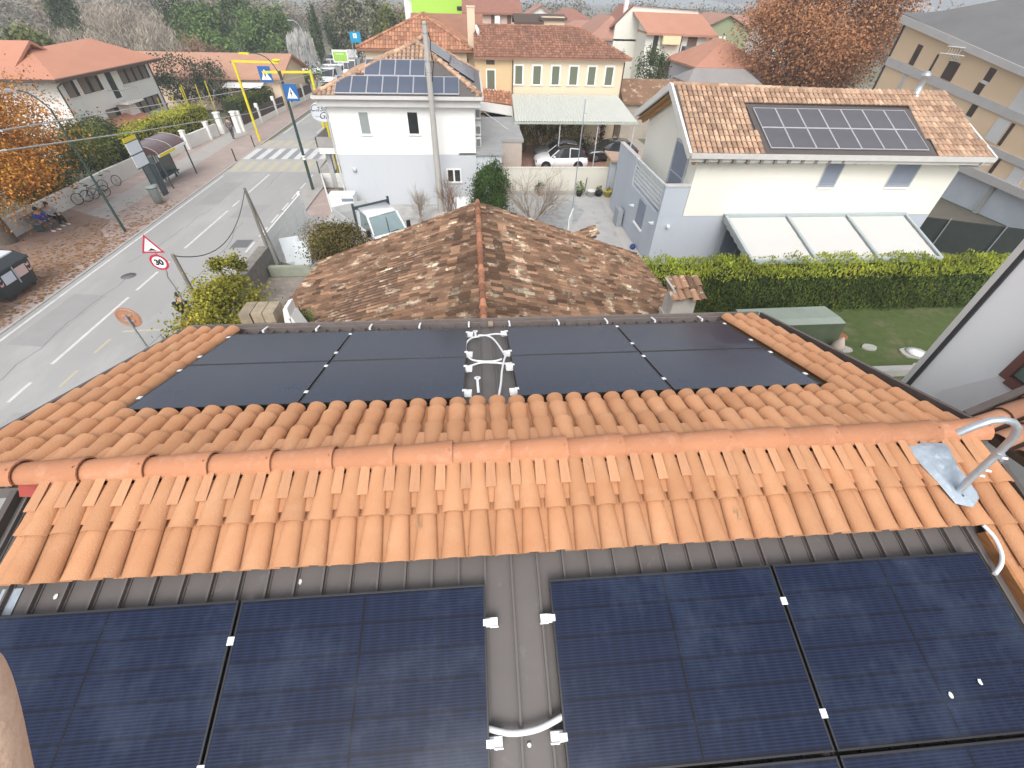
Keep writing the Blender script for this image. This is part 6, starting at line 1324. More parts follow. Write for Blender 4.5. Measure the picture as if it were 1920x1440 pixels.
# yellow gantries
ga = thing('yellow_gantry', 'yellow gantry frame over the left half of the road with a hanging pedestrian sign', 'gantry', (-20.15,43.05,0))
b = MB(); b.tube([(0,0,0),(0,0,5.95)], .11, 8); b.build('post', M_ygant, ga); b = MB(); b.bar((-.05,0,5.9),(3.6,0,5.85),.14); b.build('beam', M_ygant, ga)
b = MB(); b.sphere((3.5,0,6.0), .2, 10, 6, (1.8,1,.5)); b.build('beacon', M_ygant, ga); crossing_sign(ga, 2.3, -.1, 5.05, 1.0)
gb = thing('yellow_gantry', 'yellow gantry frame behind the white house corner', 'gantry', (-12.9,39.0,0))
b = MB(); b.tube([(0,0,0),(0,0,5.75)], .11, 8); b.build('post', M_ygant, gb); b = MB(); b.bar((.05,0,5.7),(-3.6,0,5.65),.14); b.build('beam', M_ygant, gb)
for (x, y, lb) in ((-19.75,36.6,'short dark bollard on the left pavement at the crossing'),(-12.3,33.2,'short dark bollard at the near end of the crossing'),(-19.9,41.0,'thin dark post beyond the crossing, left of the road')):
    b = MB(); b.tube([(x,y,0),(x,y,.95)], .05, 8); tag(b.build('bollard', M_dgreen), lb, 'bollard')
for (x, y, lb) in ((-11.5,20.8,'thin grey post behind the slab fence, nearest the stone wall'),(-11.7,23.3,'thin grey post on the pavement behind the slab fence')):
    b = MB(); b.tube([(x,y,0),(x,y,1.0)], .035, 6); tag(b.build('post', M_galv), lb, 'post')
# shop sign with script lettering
cg = thing('shop_sign', 'pale shop sign lettered Casa Gaia in dark script on a yellow post', 'sign', (-10.35,31.2,0))
b = MB(); b.tube([(0,.1,0),(0,.1,4.0)], .07, 8); b.build('post', M_ygant, cg)
b = MB(); n = 20; b.prism([(1.0*cos(2*pi*k/n)*.78*(1+.12*abs(sin(4*pi*k/n))), 0, 4.45+.55*sin(2*pi*k/n)*(1+.1*abs(sin(4*pi*k/n)))) for k in range(n)], (0,.06,0)); b.build('board', mat('pale_sign_board', (.72,.76,.80), (.66,.70,.74), rough=.4), cg)
M_ink = mat('dark_ink', (.04,.04,.05), rough=.5)
text('lettering', 'Casa', .56, M_ink, cg, face_m((-.32,-.01,4.66), 0), shear=.5, bold=-.004); text('lettering', 'Gaia', .56, M_ink, cg, face_m((.12,-.01,4.24), 0), shear=.5, bold=-.004)
b = MB(); b.bar((-.6,-.01,4.2), (-.2,-.01,4.2), .03, .01); b.build('underline', M_ink, cg)
# planter boxes on balcony
b = MB(); b.box(-.25,.25,-.5,.5,0,.3); o = tag(b.build('balcony_planter', mat('tan_crate', (.42,.33,.26))), 'tan crate with two openings on the white house balcony', 'crate'); o.location = (-9.9,30.6,2.75)
bush('balcony_plant', 'dark plant on the white house balcony', -9.2, 31.4, 3.2, (.3,.6,.4), 260, .12, L_dark, K=6)
# triangular hump warning and 30 limit on a bent post
sp = thing('road_signs', 'red triangular hump warning above a round 30 speed limit on a bent grey post', 'sign', (-11.45,12.15,0))
b = MB(); b.tube(sm([(0,0,0),(0,0,2.2),(-.04,0,2.75),(.04,-.02,3.0),(.03,0,3.35),(0,0,4.1)]), .028, 8); b.build('post', M_galv, sp)
Rz = Matrix.Rotation(radians(0), 4, 'Z')
def disc(par, nm, m, c, r, y0, n=28, poly=None):
    b = MB(); P = poly or [(c[0]+r*cos(2*pi*k/n), y0, c[1]+r*sin(2*pi*k/n)) for k in range(n)]; b.prism(P, (0,.004,0)); return b.build(nm, m, par)
def tri(cx, cz, s, y): return [(cx+s*cos(a), y, cz+s*sin(a)) for a in (pi/2, pi/2+2*pi/3, pi/2+4*pi/3)]
pl_ = disc(sp, 'warning_plate', M_sred, None, 0, -.03, poly=tri(0,3.92,.43,-.040)); disc(pl_, 'white_field', M_swh, None, 0, 0, poly=tri(0,3.92,.31,-.046))
b = MB(); b.prism([(-.15,-.052,3.79),(.16,-.052,3.79),(.08,-.052,3.84),(.0,-.052,3.88),(-.06,-.052,3.83)], (0,.003,0)); b.build('hump_symbol', M_sblk, pl_)
ds = disc(sp, 'limit_disc', M_sred, (0,3.36), .29, -.040); disc(ds, 'white_field', M_swh, (0,3.36), .215, -.046); text('number', '30', .27, M_sblk, ds, face_m((0,-.052,3.36), 0), bold=.012)
bs_ = thing('round_sign', 'back of a round traffic sign, rusty orange, on a grey post near the left eave', 'sign', (-9.62,7.62,0))
b = MB(); b.tube([(0,0,0),(0,0,4.1)], .028, 8); b.build('post', M_galv, bs_)
b = MB(); n = 28; b.prism([(.30*cos(2*pi*k/n), .05, 4.0+.30*sin(2*pi*k/n)) for k in range(n)], (0,.01,0)); o = b.build('disc', mat('faded_orange_back', (.42,.20,.11), (.36,.17,.10), rough=.7, scale=6), bs_)
b = MB(); b.box(-.12,.12,.02,.05,4.05,4.08); b.box(-.12,.12,.02,.05,3.9,3.93); b.tube([(.26*cos(2*pi*k/16), .045, 4.0+.26*sin(2*pi*k/16)) for k in range(17)], .006, 4); b.build('bracket', M_galv, o)
# utility poles and wires
up = thing('utility_pole', 'tall grey concrete utility pole standing in front of the white house', 'utility pole', (-2.76,25.6,0))
b = MB(); b.tube([(0,0,0),(0,0,9.2)], [.21,.125], 14); b.build('pole', M_conc, up); b = MB(); b.lathe((0,0,9.2), [(.12,0),(.10,.12),(.06,.15)], 10); b.build('cap', M_conc, up)
b = MB(); b.tube([(.16,-.02,8.9),(.24,-.02,8.6),(.20,-.04,8.2),(.30,-.04,7.7),(.22,-.06,7.3),(.16,-.06,6.9)], .025, 6); b.build('cable_coil', M_sblk, up)
for z in (8.9,7.75,7.3): b = MB(); b.tube([(0,0,z),(0,0,z+.05)], .16, 12); b.build('band', M_galv, up)
for (x, y, lb, hh) in ((-10.9,12.1,'leaning weathered wooden pole behind the yellow shrub',3.65),(-10.75,18.2,'weathered wooden pole at the corner of the stone wall',3.85)):
    t = thing('wooden_pole', lb, 'pole', (x,y,0)); b = MB(); b.tube([(0,0,0),(.03,0,hh)], [.09,.06], 8); b.build('pole', M_oldw, t)
    if y > 15: b = MB(); b.tube([(.22,.25,0),(.05,.02,hh-.15)], [.05,.035], 7); b.build('brace', M_oldw, t)
def wire(name, pts, r, label, m, sag=0):
    if sag:
        a, e = Vector(pts[0]), Vector(pts[1]); pts = [a.lerp(e, k/16)-Vector((0,0,sag*4*(k/16)*(1-k/16))) for k in range(17)]
    b = MB(); b.tube(pts, r, 5); tag(b.build(name, m), label, 'cable')
wire('overhead_cable', [(-10.87,12.1,3.6),(-10.72,18.2,3.8)], .018, 'slack dark cable between the two weathered wooden poles', mat('dark_cable', (.10,.10,.10), rough=.7), sag=1.0)
wire('overhead_cable', [(-16.5,9.3,6.72),(-14.2,20,7.0),(-8.9,27.0,6.9),(-2.8,25.6,7.7)][::-1] if False else [(-6.2,4.0,9.05),(-8.04,6.0,8.63),(-11.18,14.0,7.53),(-10.39,20.0,7.15),(-7.37,27.0,7.35)], .013, 'upper overhead cable running from the left edge to the white house', mat('light_cable', (.46,.47,.46), rough=.6))
wire('overhead_cable', [(-6.4,4.1,8.82),(-7.32,5.0,8.58),(-9.89,12.0,7.35),(-10.96,22.0,6.02),(-11.85,29.5,5.3)], .013, 'lower overhead cable crossing before the bus stop sign', mat('light_cable', (.46,.47,.46)))
# bus stop: totem, shelter, litter bin
tt = thing('bus_stop_sign', 'tall dark bus stop sign with yellow header and two white timetables', 'bus stop sign', (-21.3,28.6,0))
M_char = mat('charcoal_metal', (.06,.085,.095), (.05,.07,.08), rough=.5); M_paper = mat('timetable_paper', (.70,.73,.78), (.62,.65,.70), rough=.6, scale=20, bump=0)
b = MB(); b.tube([(0,.25,0),(0,.25,3.6)], .07, 8); b.build('pole', M_char, tt)
b = MB(); b.box(-.03,.03,-1.0,.2,1.95,3.55); o = b.build('panel', M_char, tt)
for (z0, z1, m, nm) in ((3.42,3.62,M_ygant,'header'),(2.75,3.36,M_paper,'timetable'),(2.02,2.68,M_paper,'timetable')):
    b = MB(); b.box(.03,.045,-.98,.18,z0,z1); b.box(-.045,-.03,-.98,.18,z0,z1); b.box(-.03,.03,-1.015,-1.0,z0,z1); b.build(nm, m, o)
b = MB(); b.box(-.03,.03,.0,.62,.0,1.85); b.build('lower_frame', M_char, tt)
ss = thing('bus_shelter', 'bus shelter with curved smoked maroon roof and yellow fascia', 'bus shelter', (-22.0,31.8,0))
M_mar = mat('smoked_maroon', (.115,.06,.06), (.085,.045,.045), rough=.2, spec=.6); M_sgl = mat('smoky_glass', (.10,.12,.12), (.08,.10,.10), rough=.12, spec=.6)
def arc(y, r, k, n=8): a = pi/2*1.0*k/n; return (-.75+1.45*sin(a), y, 2.15+.55*cos(a)*r)
b = MB(); n = 8
V = [arc(-1.75,1,k) for k in range(n+1)]+[arc(1.75,1,k) for k in range(n+1)]; b.mesh(V+[(x,y,z-.03) for x,y,z in V], [(k,k+1,n+2+k,n+1+k) for k in range(n)]+[(k+2*n+2,n+1+k+2*n+2,n+2+k+2*n+2,k+1+2*n+2) for k in range(n)], sm=True); b.build('roof', M_mar, ss)
for y in (-1.75,0,1.75):
    b = MB(); b.tube([Vector(arc(y,1.02,k)) for k in range(n+1)], .03, 6); b.build('roof_rib', mat('rib_pinkish', (.40,.35,.35), rough=.5), ss)
b = MB(); b.face([arc(-1.75,1,k) for k in range(n+1)]+[(-.75,-1.75,2.15)]); b.build('roof_end', M_mar, ss); b = MB(); b.face([arc(1.75,1,k) for k in range(n+1)]+[(-.75,1.75,2.15)]); b.build('roof_end', M_mar, ss)
b = MB(); b.box(.68,.76,-1.8,1.8,2.02,2.16); o = b.build('gutter_rail', M_swh, ss); b = MB(); b.box(.76,.775,-1.8,.2,2.0,2.16); b.build('fascia', M_ygant, o)
for (x, y) in ((-.72,-1.7),(-.72,0),(-.72,1.7),(.6,1.7),(.6,-1.7)):
    b = MB(); b.tube([(x,y,0),(x,y,2.2)], .05, 8); b.build('post', M_char, ss)
b = MB(); b.box(-.74,-.71,-1.65,1.65,.35,2.05); b.build('back_glass', M_sgl, ss); b = MB(); b.box(-.7,.2,-1.71,-1.68,.35,2.0); b.build('side_glass', M_sgl, ss)
for (y0, y1, z0) in ((-.9,-.3,1.55),(-.2,.3,1.6)): b = MB(); b.box(-.705,-.695,y0,y1,z0-.35,z0+.3); b.build('notice', M_paper, ss)
b = MB(); b.box(-.65,-.2,-1.2,1.2,.42,.48); b.box(-.5,-.4,-1.0,-.9,0,.42); b.box(-.5,-.4,.9,1.0,0,.42); b.build('bench', M_char, ss)
lb_ = thing('litter_bin', 'grey cylindrical litter bin on the kerb below the bus stop sign', 'litter bin', (-20.9,27.3,.1)); b = MB(); b.lathe((0,0,0), [(.26,0),(.28,.85),(.30,.87),(.30,.98),(.2,1.0)], 14); b.build('body', mat('greenish_grey_bin', (.33,.38,.37), (.28,.32,.31), rough=.6), lb_); b = MB(); b.lathe((0,0,.86), [(.305,0),(.305,.04)], 14); b.build('rim', M_char, lb_)
# waste containers
def container(label, x, y):
    t = thing('waste_container', label, 'waste container', (x,y,.1)); b = MB(); M_c = mat('dark_container', (.045,.055,.06), (.035,.04,.045), rough=.5)
    b.hexa([(-.55,-.85,.15),(.55,-.85,.15),(.55,.85,.15),(-.55,.85,.15)], [(-.75,-.95,1.2),(.72,-.95,1.2),(.72,.95,1.2),(-.75,.95,1.2)]); b.build('body', M_c, t, bevel=.03)
    b = MB(); b.prism([(-.80,-1.0,1.2),(.78,-1.0,1.2),(.78,-1.0,1.3),(.35,-1.0,1.55),(-.5,-1.0,1.62),(-.80,-1.0,1.5)][::-1], (0,2.0,0)); o = b.build('lid', M_c, t, bevel=.03)
    b = MB(); b.hexa([(-.62,-.85,1.585),(.40,-.85,1.50),(.40,.85,1.50),(-.62,.85,1.585)], [(-.62,-.85,1.66),(.40,-.85,1.57),(.40,.85,1.57),(-.62,.85,1.66)]); b.build('lid_panel', mat('pale_grey_lid', (.66,.69,.72), (.60,.63,.66), rough=.5), o)
    for (y0, y1, m) in ((-.62,-.06,mat('bluish_notice', (.62,.66,.74), (.5,.55,.64), scale=30)),(.05,.62,mat('pinkish_notice', (.66,.50,.47), (.6,.42,.40), scale=30))):
        b = MB(); b.hexa([(.655,y0,.68),(.665,y0,.68),(.665,y1,.68),(.655,y1,.68)], [(.715,y0,1.1),(.725,y0,1.1),(.725,y1,1.1),(.715,y1,1.1)]); b.build('notice', m, t)
    b = MB(); b.tube([(.68,0,.5),(.76,0,1.25)], .03, 6); b.build('handle_bar', M_galv, t)
    for y0 in (-.8,.74):
        for z in (.72,.95):
            b = MB(); b.prism([(.66+.057*(z-.72)*2.4+.02,y0-.06,z),(.66+.057*(z-.72)*2.4+.02,y0+.06,z),(.69+.02,y0+.10,z+.14),(.69+.02,y0,z+.07),(.69+.02,y0-.10,z+.14)], (.006,0,0)); b.build('reflector', mat('reflector_pink', (.75,.45,.45)), t)
    for (xx, yy) in ((-.4,-.7),(.4,-.7),(-.4,.7),(.4,.7)):
        b = MB(); b.tube([(xx-.03,yy,.09),(xx+.03,yy,.09)], .09, 10); b.build('wheel', M_black, t)
    return t
container('dark waste container with pale lid and pink and blue notices under the plane tree', -21.35, 16.05)
container('dark waste container cut by the left frame edge, nearest the camera', -21.2, 13.4)
# bench
bn = thing('bench', 'bench under the plane tree with two people', 'bench', (-24.9,23.6,.1)); b = MB(); b.box(-.25,.25,-.9,.9,.40,.46); b.build('seat', M_oldw, bn); b = MB(); b.box(-.30,-.25,-.9,.9,.5,.85); b.build('backrest', M_oldw, bn)
for y in (-.75,.75): b = MB(); b.box(-.22,.22,y-.04,y+.04,0,.40); b.build('leg', M_char, bn)
# bicycles
def bike(label, x, y, rz, m):
    t = thing('bicycle', label, 'bicycle', (x,y,.1), rz)
    def ring(cx, r=.33, w=.022):
        q = MB(); q.tube([(cx+r*cos(2*pi*k/18), 0, r+r*sin(2*pi*k/18)+.02) for k in range(19)], w, 5, cap=False)
        for k in range(8): a = pi*k/8; q.tube([(cx+r*cos(a),0,r+r*sin(a)+.02),(cx-r*cos(a),0,r-r*sin(a)+.02)], .004, 3)
        return q
    ring(-.52).build('wheel', M_sblk, t); ring(.52).build('wheel', M_sblk, t)
    q = MB()
    for a, e in (((-.52,0,.35),(-.12,0,.30)),((-.12,0,.30),(-.25,0,.85)),((-.25,0,.80),(-.52,0,.35)),((-.12,0,.30),(.35,0,.75)),((-.24,0,.75),(.32,0,.85)),((.30,0,.98),(.52,0,.35))): q.tube([a,e], .018, 6)
    q.build('frame', m, t); q = MB(); q.tube([(.25,-.28,1.02),(.32,0,1.0),(.25,.28,1.02)], .014, 6); q.build('handlebar', M_sblk, t); q = MB(); q.box(-.38,-.14,-.07,.07,.88,.93); q.build('saddle', M_sblk, t, bevel=.02)
bike('white framed bicycle leaning at the white wall nearest the tree', -25.2, 27.4, radians(70), M_swh); bike('red and white bicycle leaning at the white wall nearer the bus stop', -25.3, 30.0, radians(75), mat('red_white_frame', (.5,.2,.18), (.7,.7,.7), scale=8))
bike('dark bicycle parked beside the white framed bicycle', -24.9, 27.9, radians(60), M_char)
# garden play frame
pf2 = thing('playset', 'yellow posts with a white hammock in the garden beside the left white house', 'playset', (-28.6,48.5,0))
for (x, y, h) in ((-.4,-3.0,2.9),(.0,-1.4,2.9),(.0,.9,3.4),(.5,2.5,3.2),(.7,4.2,3.3),(.2,.2,3.3)):
    b = MB(); b.tube([(x,y,0),(x+.15,y-.1,h)], .05, 6); b.build('post', M_ygant, pf2)
b = MB(); n = 10; V = []
for k in range(n+1):
    s = k/n; y = -1.2+4.6*s; z = 1.35-.45*sin(pi*s)
    V += [(.1-.45,y,z+.1),(.1,y,z-.12),(.1+.5,y,z+.12)]
b.mesh(V, [(3*k+j,3*k+j+1,3*k+4+j,3*k+3+j) for k in range(n) for j in (0,1)], sm=True); b.build('hammock', mat('pale_canvas', (.60,.60,.58), (.5,.5,.48)), pf2)
# green billboard, blue shop sign
gbd = thing('billboard', 'green billboard with white border beside the parked vans', 'billboard', (-19.1,75,0))
b = MB(); b.box(-1.05,1.05,0,.1,2.75,4.2); b.build('board', M_swh, gbd); b = MB(); b.box(-.92,.92,-.02,0,2.9,4.0); o = b.build('poster', mat('poster_green', (.33,.56,.10), (.28,.5,.08)), gbd)
b = MB(); b.box(-.6,.6,-.03,-.02,3.65,3.78); b.build('poster_strip', mat('pale_green_strip', (.6,.75,.45)), o)
for x in (-.8,.8): b = MB(); b.tube([(x,.05,0),(x,.05,2.8)], .06, 6); b.build('post', M_galv, gbd)
bsn = thing('blue_sign', 'blue square shop sign with white letter mark on two posts before the conifers', 'sign', (-18.4,84,0))
b = MB(); b.box(-.8,.8,0,.2,4.4,5.7); b.build('board', mat('azure_board', (.0,.28,.50), (.0,.25,.46), rough=.4), bsn); b = MB(); b.box(-.3,.25,-.02,0,4.95,5.5); b.build('mark', M_swh, bsn); b = MB(); b.box(-.1,.05,-.03,-.02,5.05,5.3); b.build('mark_cut', mat('azure_board', (0,.28,.5)), bsn)
for x in (-.7,-.2,.7): b = MB(); b.tube([(x,.1,0),(x,.1,4.4)], .05, 6); b.build('post', M_galv, bsn)

# ================================================================ vehicles
def loft(b, st, mi=0, n=None, sm_=True):
    """st: list of closed sections (lists of points) joined in order."""
    n = len(st[0]); V = [p for s in st for p in s]
    F = [(i*n+k, i*n+(k+1)%n, (i+1)*n+(k+1)%n, (i+1)*n+k) for i in range(len(st)-1) for k in range(n)]
    F += [tuple(range(n))[::-1], tuple((len(st)-1)*n+k for k in range(n))]
    b.mesh(V, F, .5, mi, sm_)
def car(label, x, y, rz, paint, L=4.3, W=1.8, H=1.55, hood=.98, van=False, roofm=None, group=None, cat='car', detail=True):
    t = thing('parked_car' if not van else 'parked_van', label, cat, (x,y,0), rz, group=group); w = W/2
    def sec(X, zb, zt, ww, wt): return [(X,-ww,zb),(X,ww,zb),(X,ww*1.0,(zb+zt)*.52),(X,wt,zt-.04),(X,wt*.8,zt),(X,-wt*.8,zt),(X,-wt,zt-.04),(X,-ww,(zb+zt)*.52)]
    # front is +X
    b = MB(); bl = .95 if not van else 1.1
    prof = [(L/2,.35,.62,w*.72),(L/2-.12,.26,.78,w*.9),(L/2-.5,.22,hood-.08,w*.98),(L/2-1.15,.22,hood,w),(0,.22,bl+.02,w),(-L/2+.5,.22,bl+.05,w*.99),(-L/2+.12,.26,bl,w*.93),(-L/2,.38,bl-.15,w*.82)]
    if van: prof = [(L/2,.35,.8,w*.85),(L/2-.1,.26,.95,w*.95),(L/2-.7,.22,1.15,w),(0,.22,1.15,w),(-L/2+.1,.24,1.15,w),(-L/2,.3,1.1,w*.96)]
    loft(b, [sec(X, zb, zt, ww, ww*.97) for X, zb, zt, ww in prof]); b.build('body', paint, t)
    b = MB(); rt = w*.76 if not van else w*.9
    cab = [(L/2-1.2,bl-.02,bl+.02,w*.9,w*.88),(L/2-1.85,bl-.02,H-.12,w*.92,rt),(L/2-2.3,bl-.02,H-.03,w*.93,rt),(-.6,bl-.02,H-.01,w*.93,rt),(-L/2+.75,bl,H-.08,w*.9,rt*.95),(-L/2+.15,bl,bl+.1,w*.85,rt)]
    if van: cab = [(L/2-.65,1.1,1.15,w*.95,w*.9),(L/2-1.35,1.1,H-.08,w*.96,rt),(L/2-1.8,1.1,H,w*.96,rt),(-L/2+.15,1.1,H,w*.96,rt),(-L/2+.02,1.1,H-.15,w*.95,rt)]
    def csec(X, z0, z1, w0, w1): return [(X,-w0,z0),(X,w0,z0),(X,w1,z1),(X,-w1,z1)]
    loft(b, [csec(*c) for c in cab], sm_=False); b.build('windows', mat('car_glass', (.02,.024,.028), (.035,.04,.045), rough=.08, spec=.7, scale=1), t)
    b = MB(); R = cab[1:-1]
    loft(b, [[(c[0],-c[4]*1.02,c[2]-.02),(c[0],c[4]*1.02,c[2]-.02),(c[0],c[4]*.9,c[2]+.03),(c[0],-c[4]*.9,c[2]+.03)] for c in R]); b.build('roof', roofm or paint, t)
    b = MB()
    for s in (-1,1):
        for i in ((0,1),(3,4)) if not van else ((0,1),):
            c0, c1 = cab[i[0]], cab[i[1]]; b.bar((c0[0],s*c0[4]*1.0,c0[2]), (c1[0],s*c1[4]*1.01,c1[2]), .06)
        xm = cab[3][0]; b.bar((xm,s*w*.935,bl),(xm,s*rt*1.0,H-.03),.07)
        if van: b.hexa([(-L/2+.1,s*w*.95-.02,1.1),(.0,s*w*.95-.02,1.1),(.0,s*w*.95+.02,1.1),(-L/2+.1,s*w*.95+.02,1.1)], [(-L/2+.1,s*rt-.02,H-.02),(.0,s*rt-.02,H-.02),(.0,s*rt+.02,H-.02),(-L/2+.1,s*rt+.02,H-.02)])
    b.build('pillar', paint, t)
    for X in (L/2-.85, -L/2+.8):
        for s in (-1,1):
            b = MB(); b.tube([(X,s*(w-.2),.33),(X,s*(w+.02),.33)], .33, 18); o = b.build('wheel', M_black, t)
            if detail:
                b = MB(); n = 10; V = [(X,s*(w+.03),.33)]+[(X+(.21 if k%2==0 else .19)*cos(2*pi*k/20), s*(w+.022), .33+(.21 if k%2==0 else .19)*sin(2*pi*k/20)) for k in range(20)]
                b.mesh(V, [(0,1+k,1+(k+1)%20) for k in range(20)]+[(0,1+(k+1)%20,1+k) for k in range(20)]); b.build('rim', mat('wheel_rim', (.30,.30,.31), (.2,.2,.2), rough=.4, metal=.5), o)
            b = MB(); b.tube([(X,s*(w-.05),.36),(X,s*(w+.005),.36)], .40, 18); b.build('wheel_arch', M_sblk, t)
    for s in (-1,1):
        b = MB(); b.box(L/2-.30,L/2-.06,s*w*.72-.14,s*w*.72+.14,.62,.74); b.build('headlight', M_glass, t)
        b = MB(); b.box(-L/2-.0,-L/2+.14,s*w*.74-.12,s*w*.74+.12,.78,.92); b.build('tail_light', mat('tail_red', (.35,.02,.02), rough=.3), t)
        b = MB(); b.box(L/2-1.55,L/2-1.4,s*(w+.02)-.08,s*(w+.02)+.08,bl+.02,bl+.16); b.build('mirror', paint, t)
    b = MB(); b.box(L/2-.03,L/2+.01,-.5,.5,.38,.56); b.build('grille', M_sblk, t)
    if not van: b = MB(); b.box(-L/2+.9,L/2-1.0,-w-.012,-w+.01,.24,.34); b.build('sill_trim', M_sblk, t)
    return t
P_wh = mat('white_car_paint', (.78,.79,.80), (.75,.76,.77), rough=.25, spec=.5, coat=.5); P_bk = mat('black_car_paint', (.012,.013,.015), (.016,.017,.02), rough=.2, spec=.5, coat=.6); P_gr = mat('grey_car_paint', (.12,.12,.14), (.10,.10,.12), rough=.25, coat=.5); P_sv = mat('silver_car_paint', (.40,.41,.42), (.36,.37,.38), rough=.3, coat=.4)
car('white crossover with black roof parked just behind the cream wall', 6.4, 34.9, pi, P_wh, 4.25, 1.85, 1.62, roofm=P_bk)
car('dark grey car parked behind the white crossover', 6.6, 37.0, pi, P_gr, 4.2, 1.8, 1.55)
car('black estate car parked at the right end under the canopy', 11.1, 37.3, pi, P_bk, 4.5, 1.85, 1.5)
car('white van driving toward the camera at the far end of the road', -21.3, 76.5, -pi/2-.1, P_wh, 4.8, 1.9, 2.0, van=True, cat='van', detail=False)
car('white flat fronted van behind the first van', -20.0, 85, -pi/2, P_wh, 5.2, 2.0, 2.2, van=True, cat='van', detail=False)
car('white van farthest back beside the blue sign', -22.3, 98, -pi/2+.1, P_wh, 5.4, 2.0, 2.5, van=True, cat='van', detail=False)
car('white compact car parked left of the road vans', -26.2, 86, .1, P_wh, 4.1, 1.75, 1.5, cat='car', detail=False)
for i, (x, y, m, lb) in enumerate(((-27.6,90,P_sv,'silver parked car just behind the white compact'),(-24.4,92,P_wh,'white parked car near the foot of the billboard'),(-20.6,91,P_gr,'dark parked car beneath the billboard'),(-29.5,94,P_wh,'white parked car in the middle of the distant car park'),(-26,101,P_sv,'silver parked car at the right of the distant car park'),(-33,88,P_wh,'white parked car showing above the bungalow roof, left'),(-30.5,90,P_wh,'white parked car showing above the bungalow roof, right'),(-23.8,104,P_gr,'dark parked car farthest in the distant car park'))):
    car(lb, x, y, .2*i, m, 4.2, 1.75, 1.55, detail=False)
# flatbed truck
tk = thing('flatbed_truck', 'white flatbed truck facing the camera behind the brown green shrub', 'truck', (-5.6,20.34,0), radians(-55))
b = MB(); w = .95
loft(b, [[(X,-w*a,zb),(X,w*a,zb),(X,w*a,zt-.05),(X,w*.9*a,zt),(X,-w*.9*a,zt),(X,-w*a,zt-.05)] for X, zb, zt, a in ((1.75,.5,.95,.85),(1.6,.35,1.1,.95),(1.1,.35,1.25,1),(.95,.35,1.28,1),(-.55,.35,1.28,1),(-.6,.35,1.25,.99))]); b.build('cab_body', P_wh, tk)
b = MB(); loft(b, [[(X,-w*.94,z0),(X,w*.94,z0),(X,w1,z1),(X,-w1,z1)] for X, z0, z1, w1 in ((1.12,1.2,1.25,w*.93),(.45,1.2,2.0,w*.84),(-.55,1.2,2.05,w*.84))], sm_=False); b.build('cab_windows', mat('pale_windscreen', (.16,.22,.23), (.24,.31,.32), rough=.08, spec=.8, scale=1.2), tk)
b = MB(); loft(b, [[(X,-w*.86,z),(X,w*.86,z),(X,w*.80,z+.09),(X,-w*.80,z+.09)] for X, z in ((.50,1.96),(.30,2.02),(-.60,2.06))]); b.build('cab_roof', P_wh, tk)
b = MB()
for s in (-1,1): b.bar((1.12,s*w*.94,1.24),(.48,s*w*.84,2.0),.08); b.bar((-.52,s*w*.94,1.2),(-.52,s*w*.84,2.0),.14)
b.build('cab_pillar', P_wh, tk)
b = MB(); b.bar((1.14,-.05,1.27),(.6,.12,1.85),.03); b.bar((1.15,.05,1.27),(1.1,.5,1.3),.02); b.build('wiper', M_sblk, tk)
b = MB(); b.box(-4.1,-.75,-1.0,1.0,.72,.82); b.build('bed', mat('bed_grey', (.36,.36,.35), (.28,.28,.27), rough=.8, scale=4), tk)
for s in (-1,1): b = MB(); b.box(-4.1,-.75,s*1.0-.03,s*1.0+.03,.80,1.2); b.build('side_board', mat('alu_board', (.52,.53,.52), (.44,.45,.44), rough=.5), tk)
b = MB(); b.box(-4.13,-4.07,-1.0,1.0,.80,1.2); b.build('tailboard', mat('alu_board', (.52,.53,.52)), tk)
b = MB(); b.box(-.78,-.68,-1.0,1.0,2.05,2.2); b.box(-.78,-.68,-1.03,-.93,.8,2.35); b.box(-.78,-.68,.93,1.03,.8,2.35); b.build('headboard', M_char, tk)
for X in (1.0,-3.0):
    for s in (-1,1):
        b = MB(); b.tube([(X,s*.72,.36),(X,s*.96,.36)], .36, 16); o = b.build('wheel', M_black, tk)
        b = MB(); b.tube([(X,s*.962,.36),(X,s*.975,.36)], .2, 12); b.build('rim', M_galv, o)
for s in (-1,1):
    b = MB(); b.box(1.0,1.08,s*1.12-.1,s*1.12+.1,1.25,1.6); b.build('mirror', M_sblk, tk); b = MB(); b.box(1.66,1.74,s*.62-.15,s*.62+.15,.72,.9); b.build('headlight', M_clip, tk)
b = MB(); b.box(1.0,1.3,-.2,.3,.82,1.5) if False else b.box(-1.5,-1.1,-.3,.2,.82,1.55); b.tube([(-2.2,.3,.82),(-2.0,.35,1.3)], .12, 8); tag(b.build('white_sack', M_offw), 'white sacks standing on the truck bed behind the cab', 'sack').parent = None
o = [q for q in COL.objects if q.name == 'white_sack'][0]; o.location = tk.location; o.rotation_euler = tk.rotation_euler

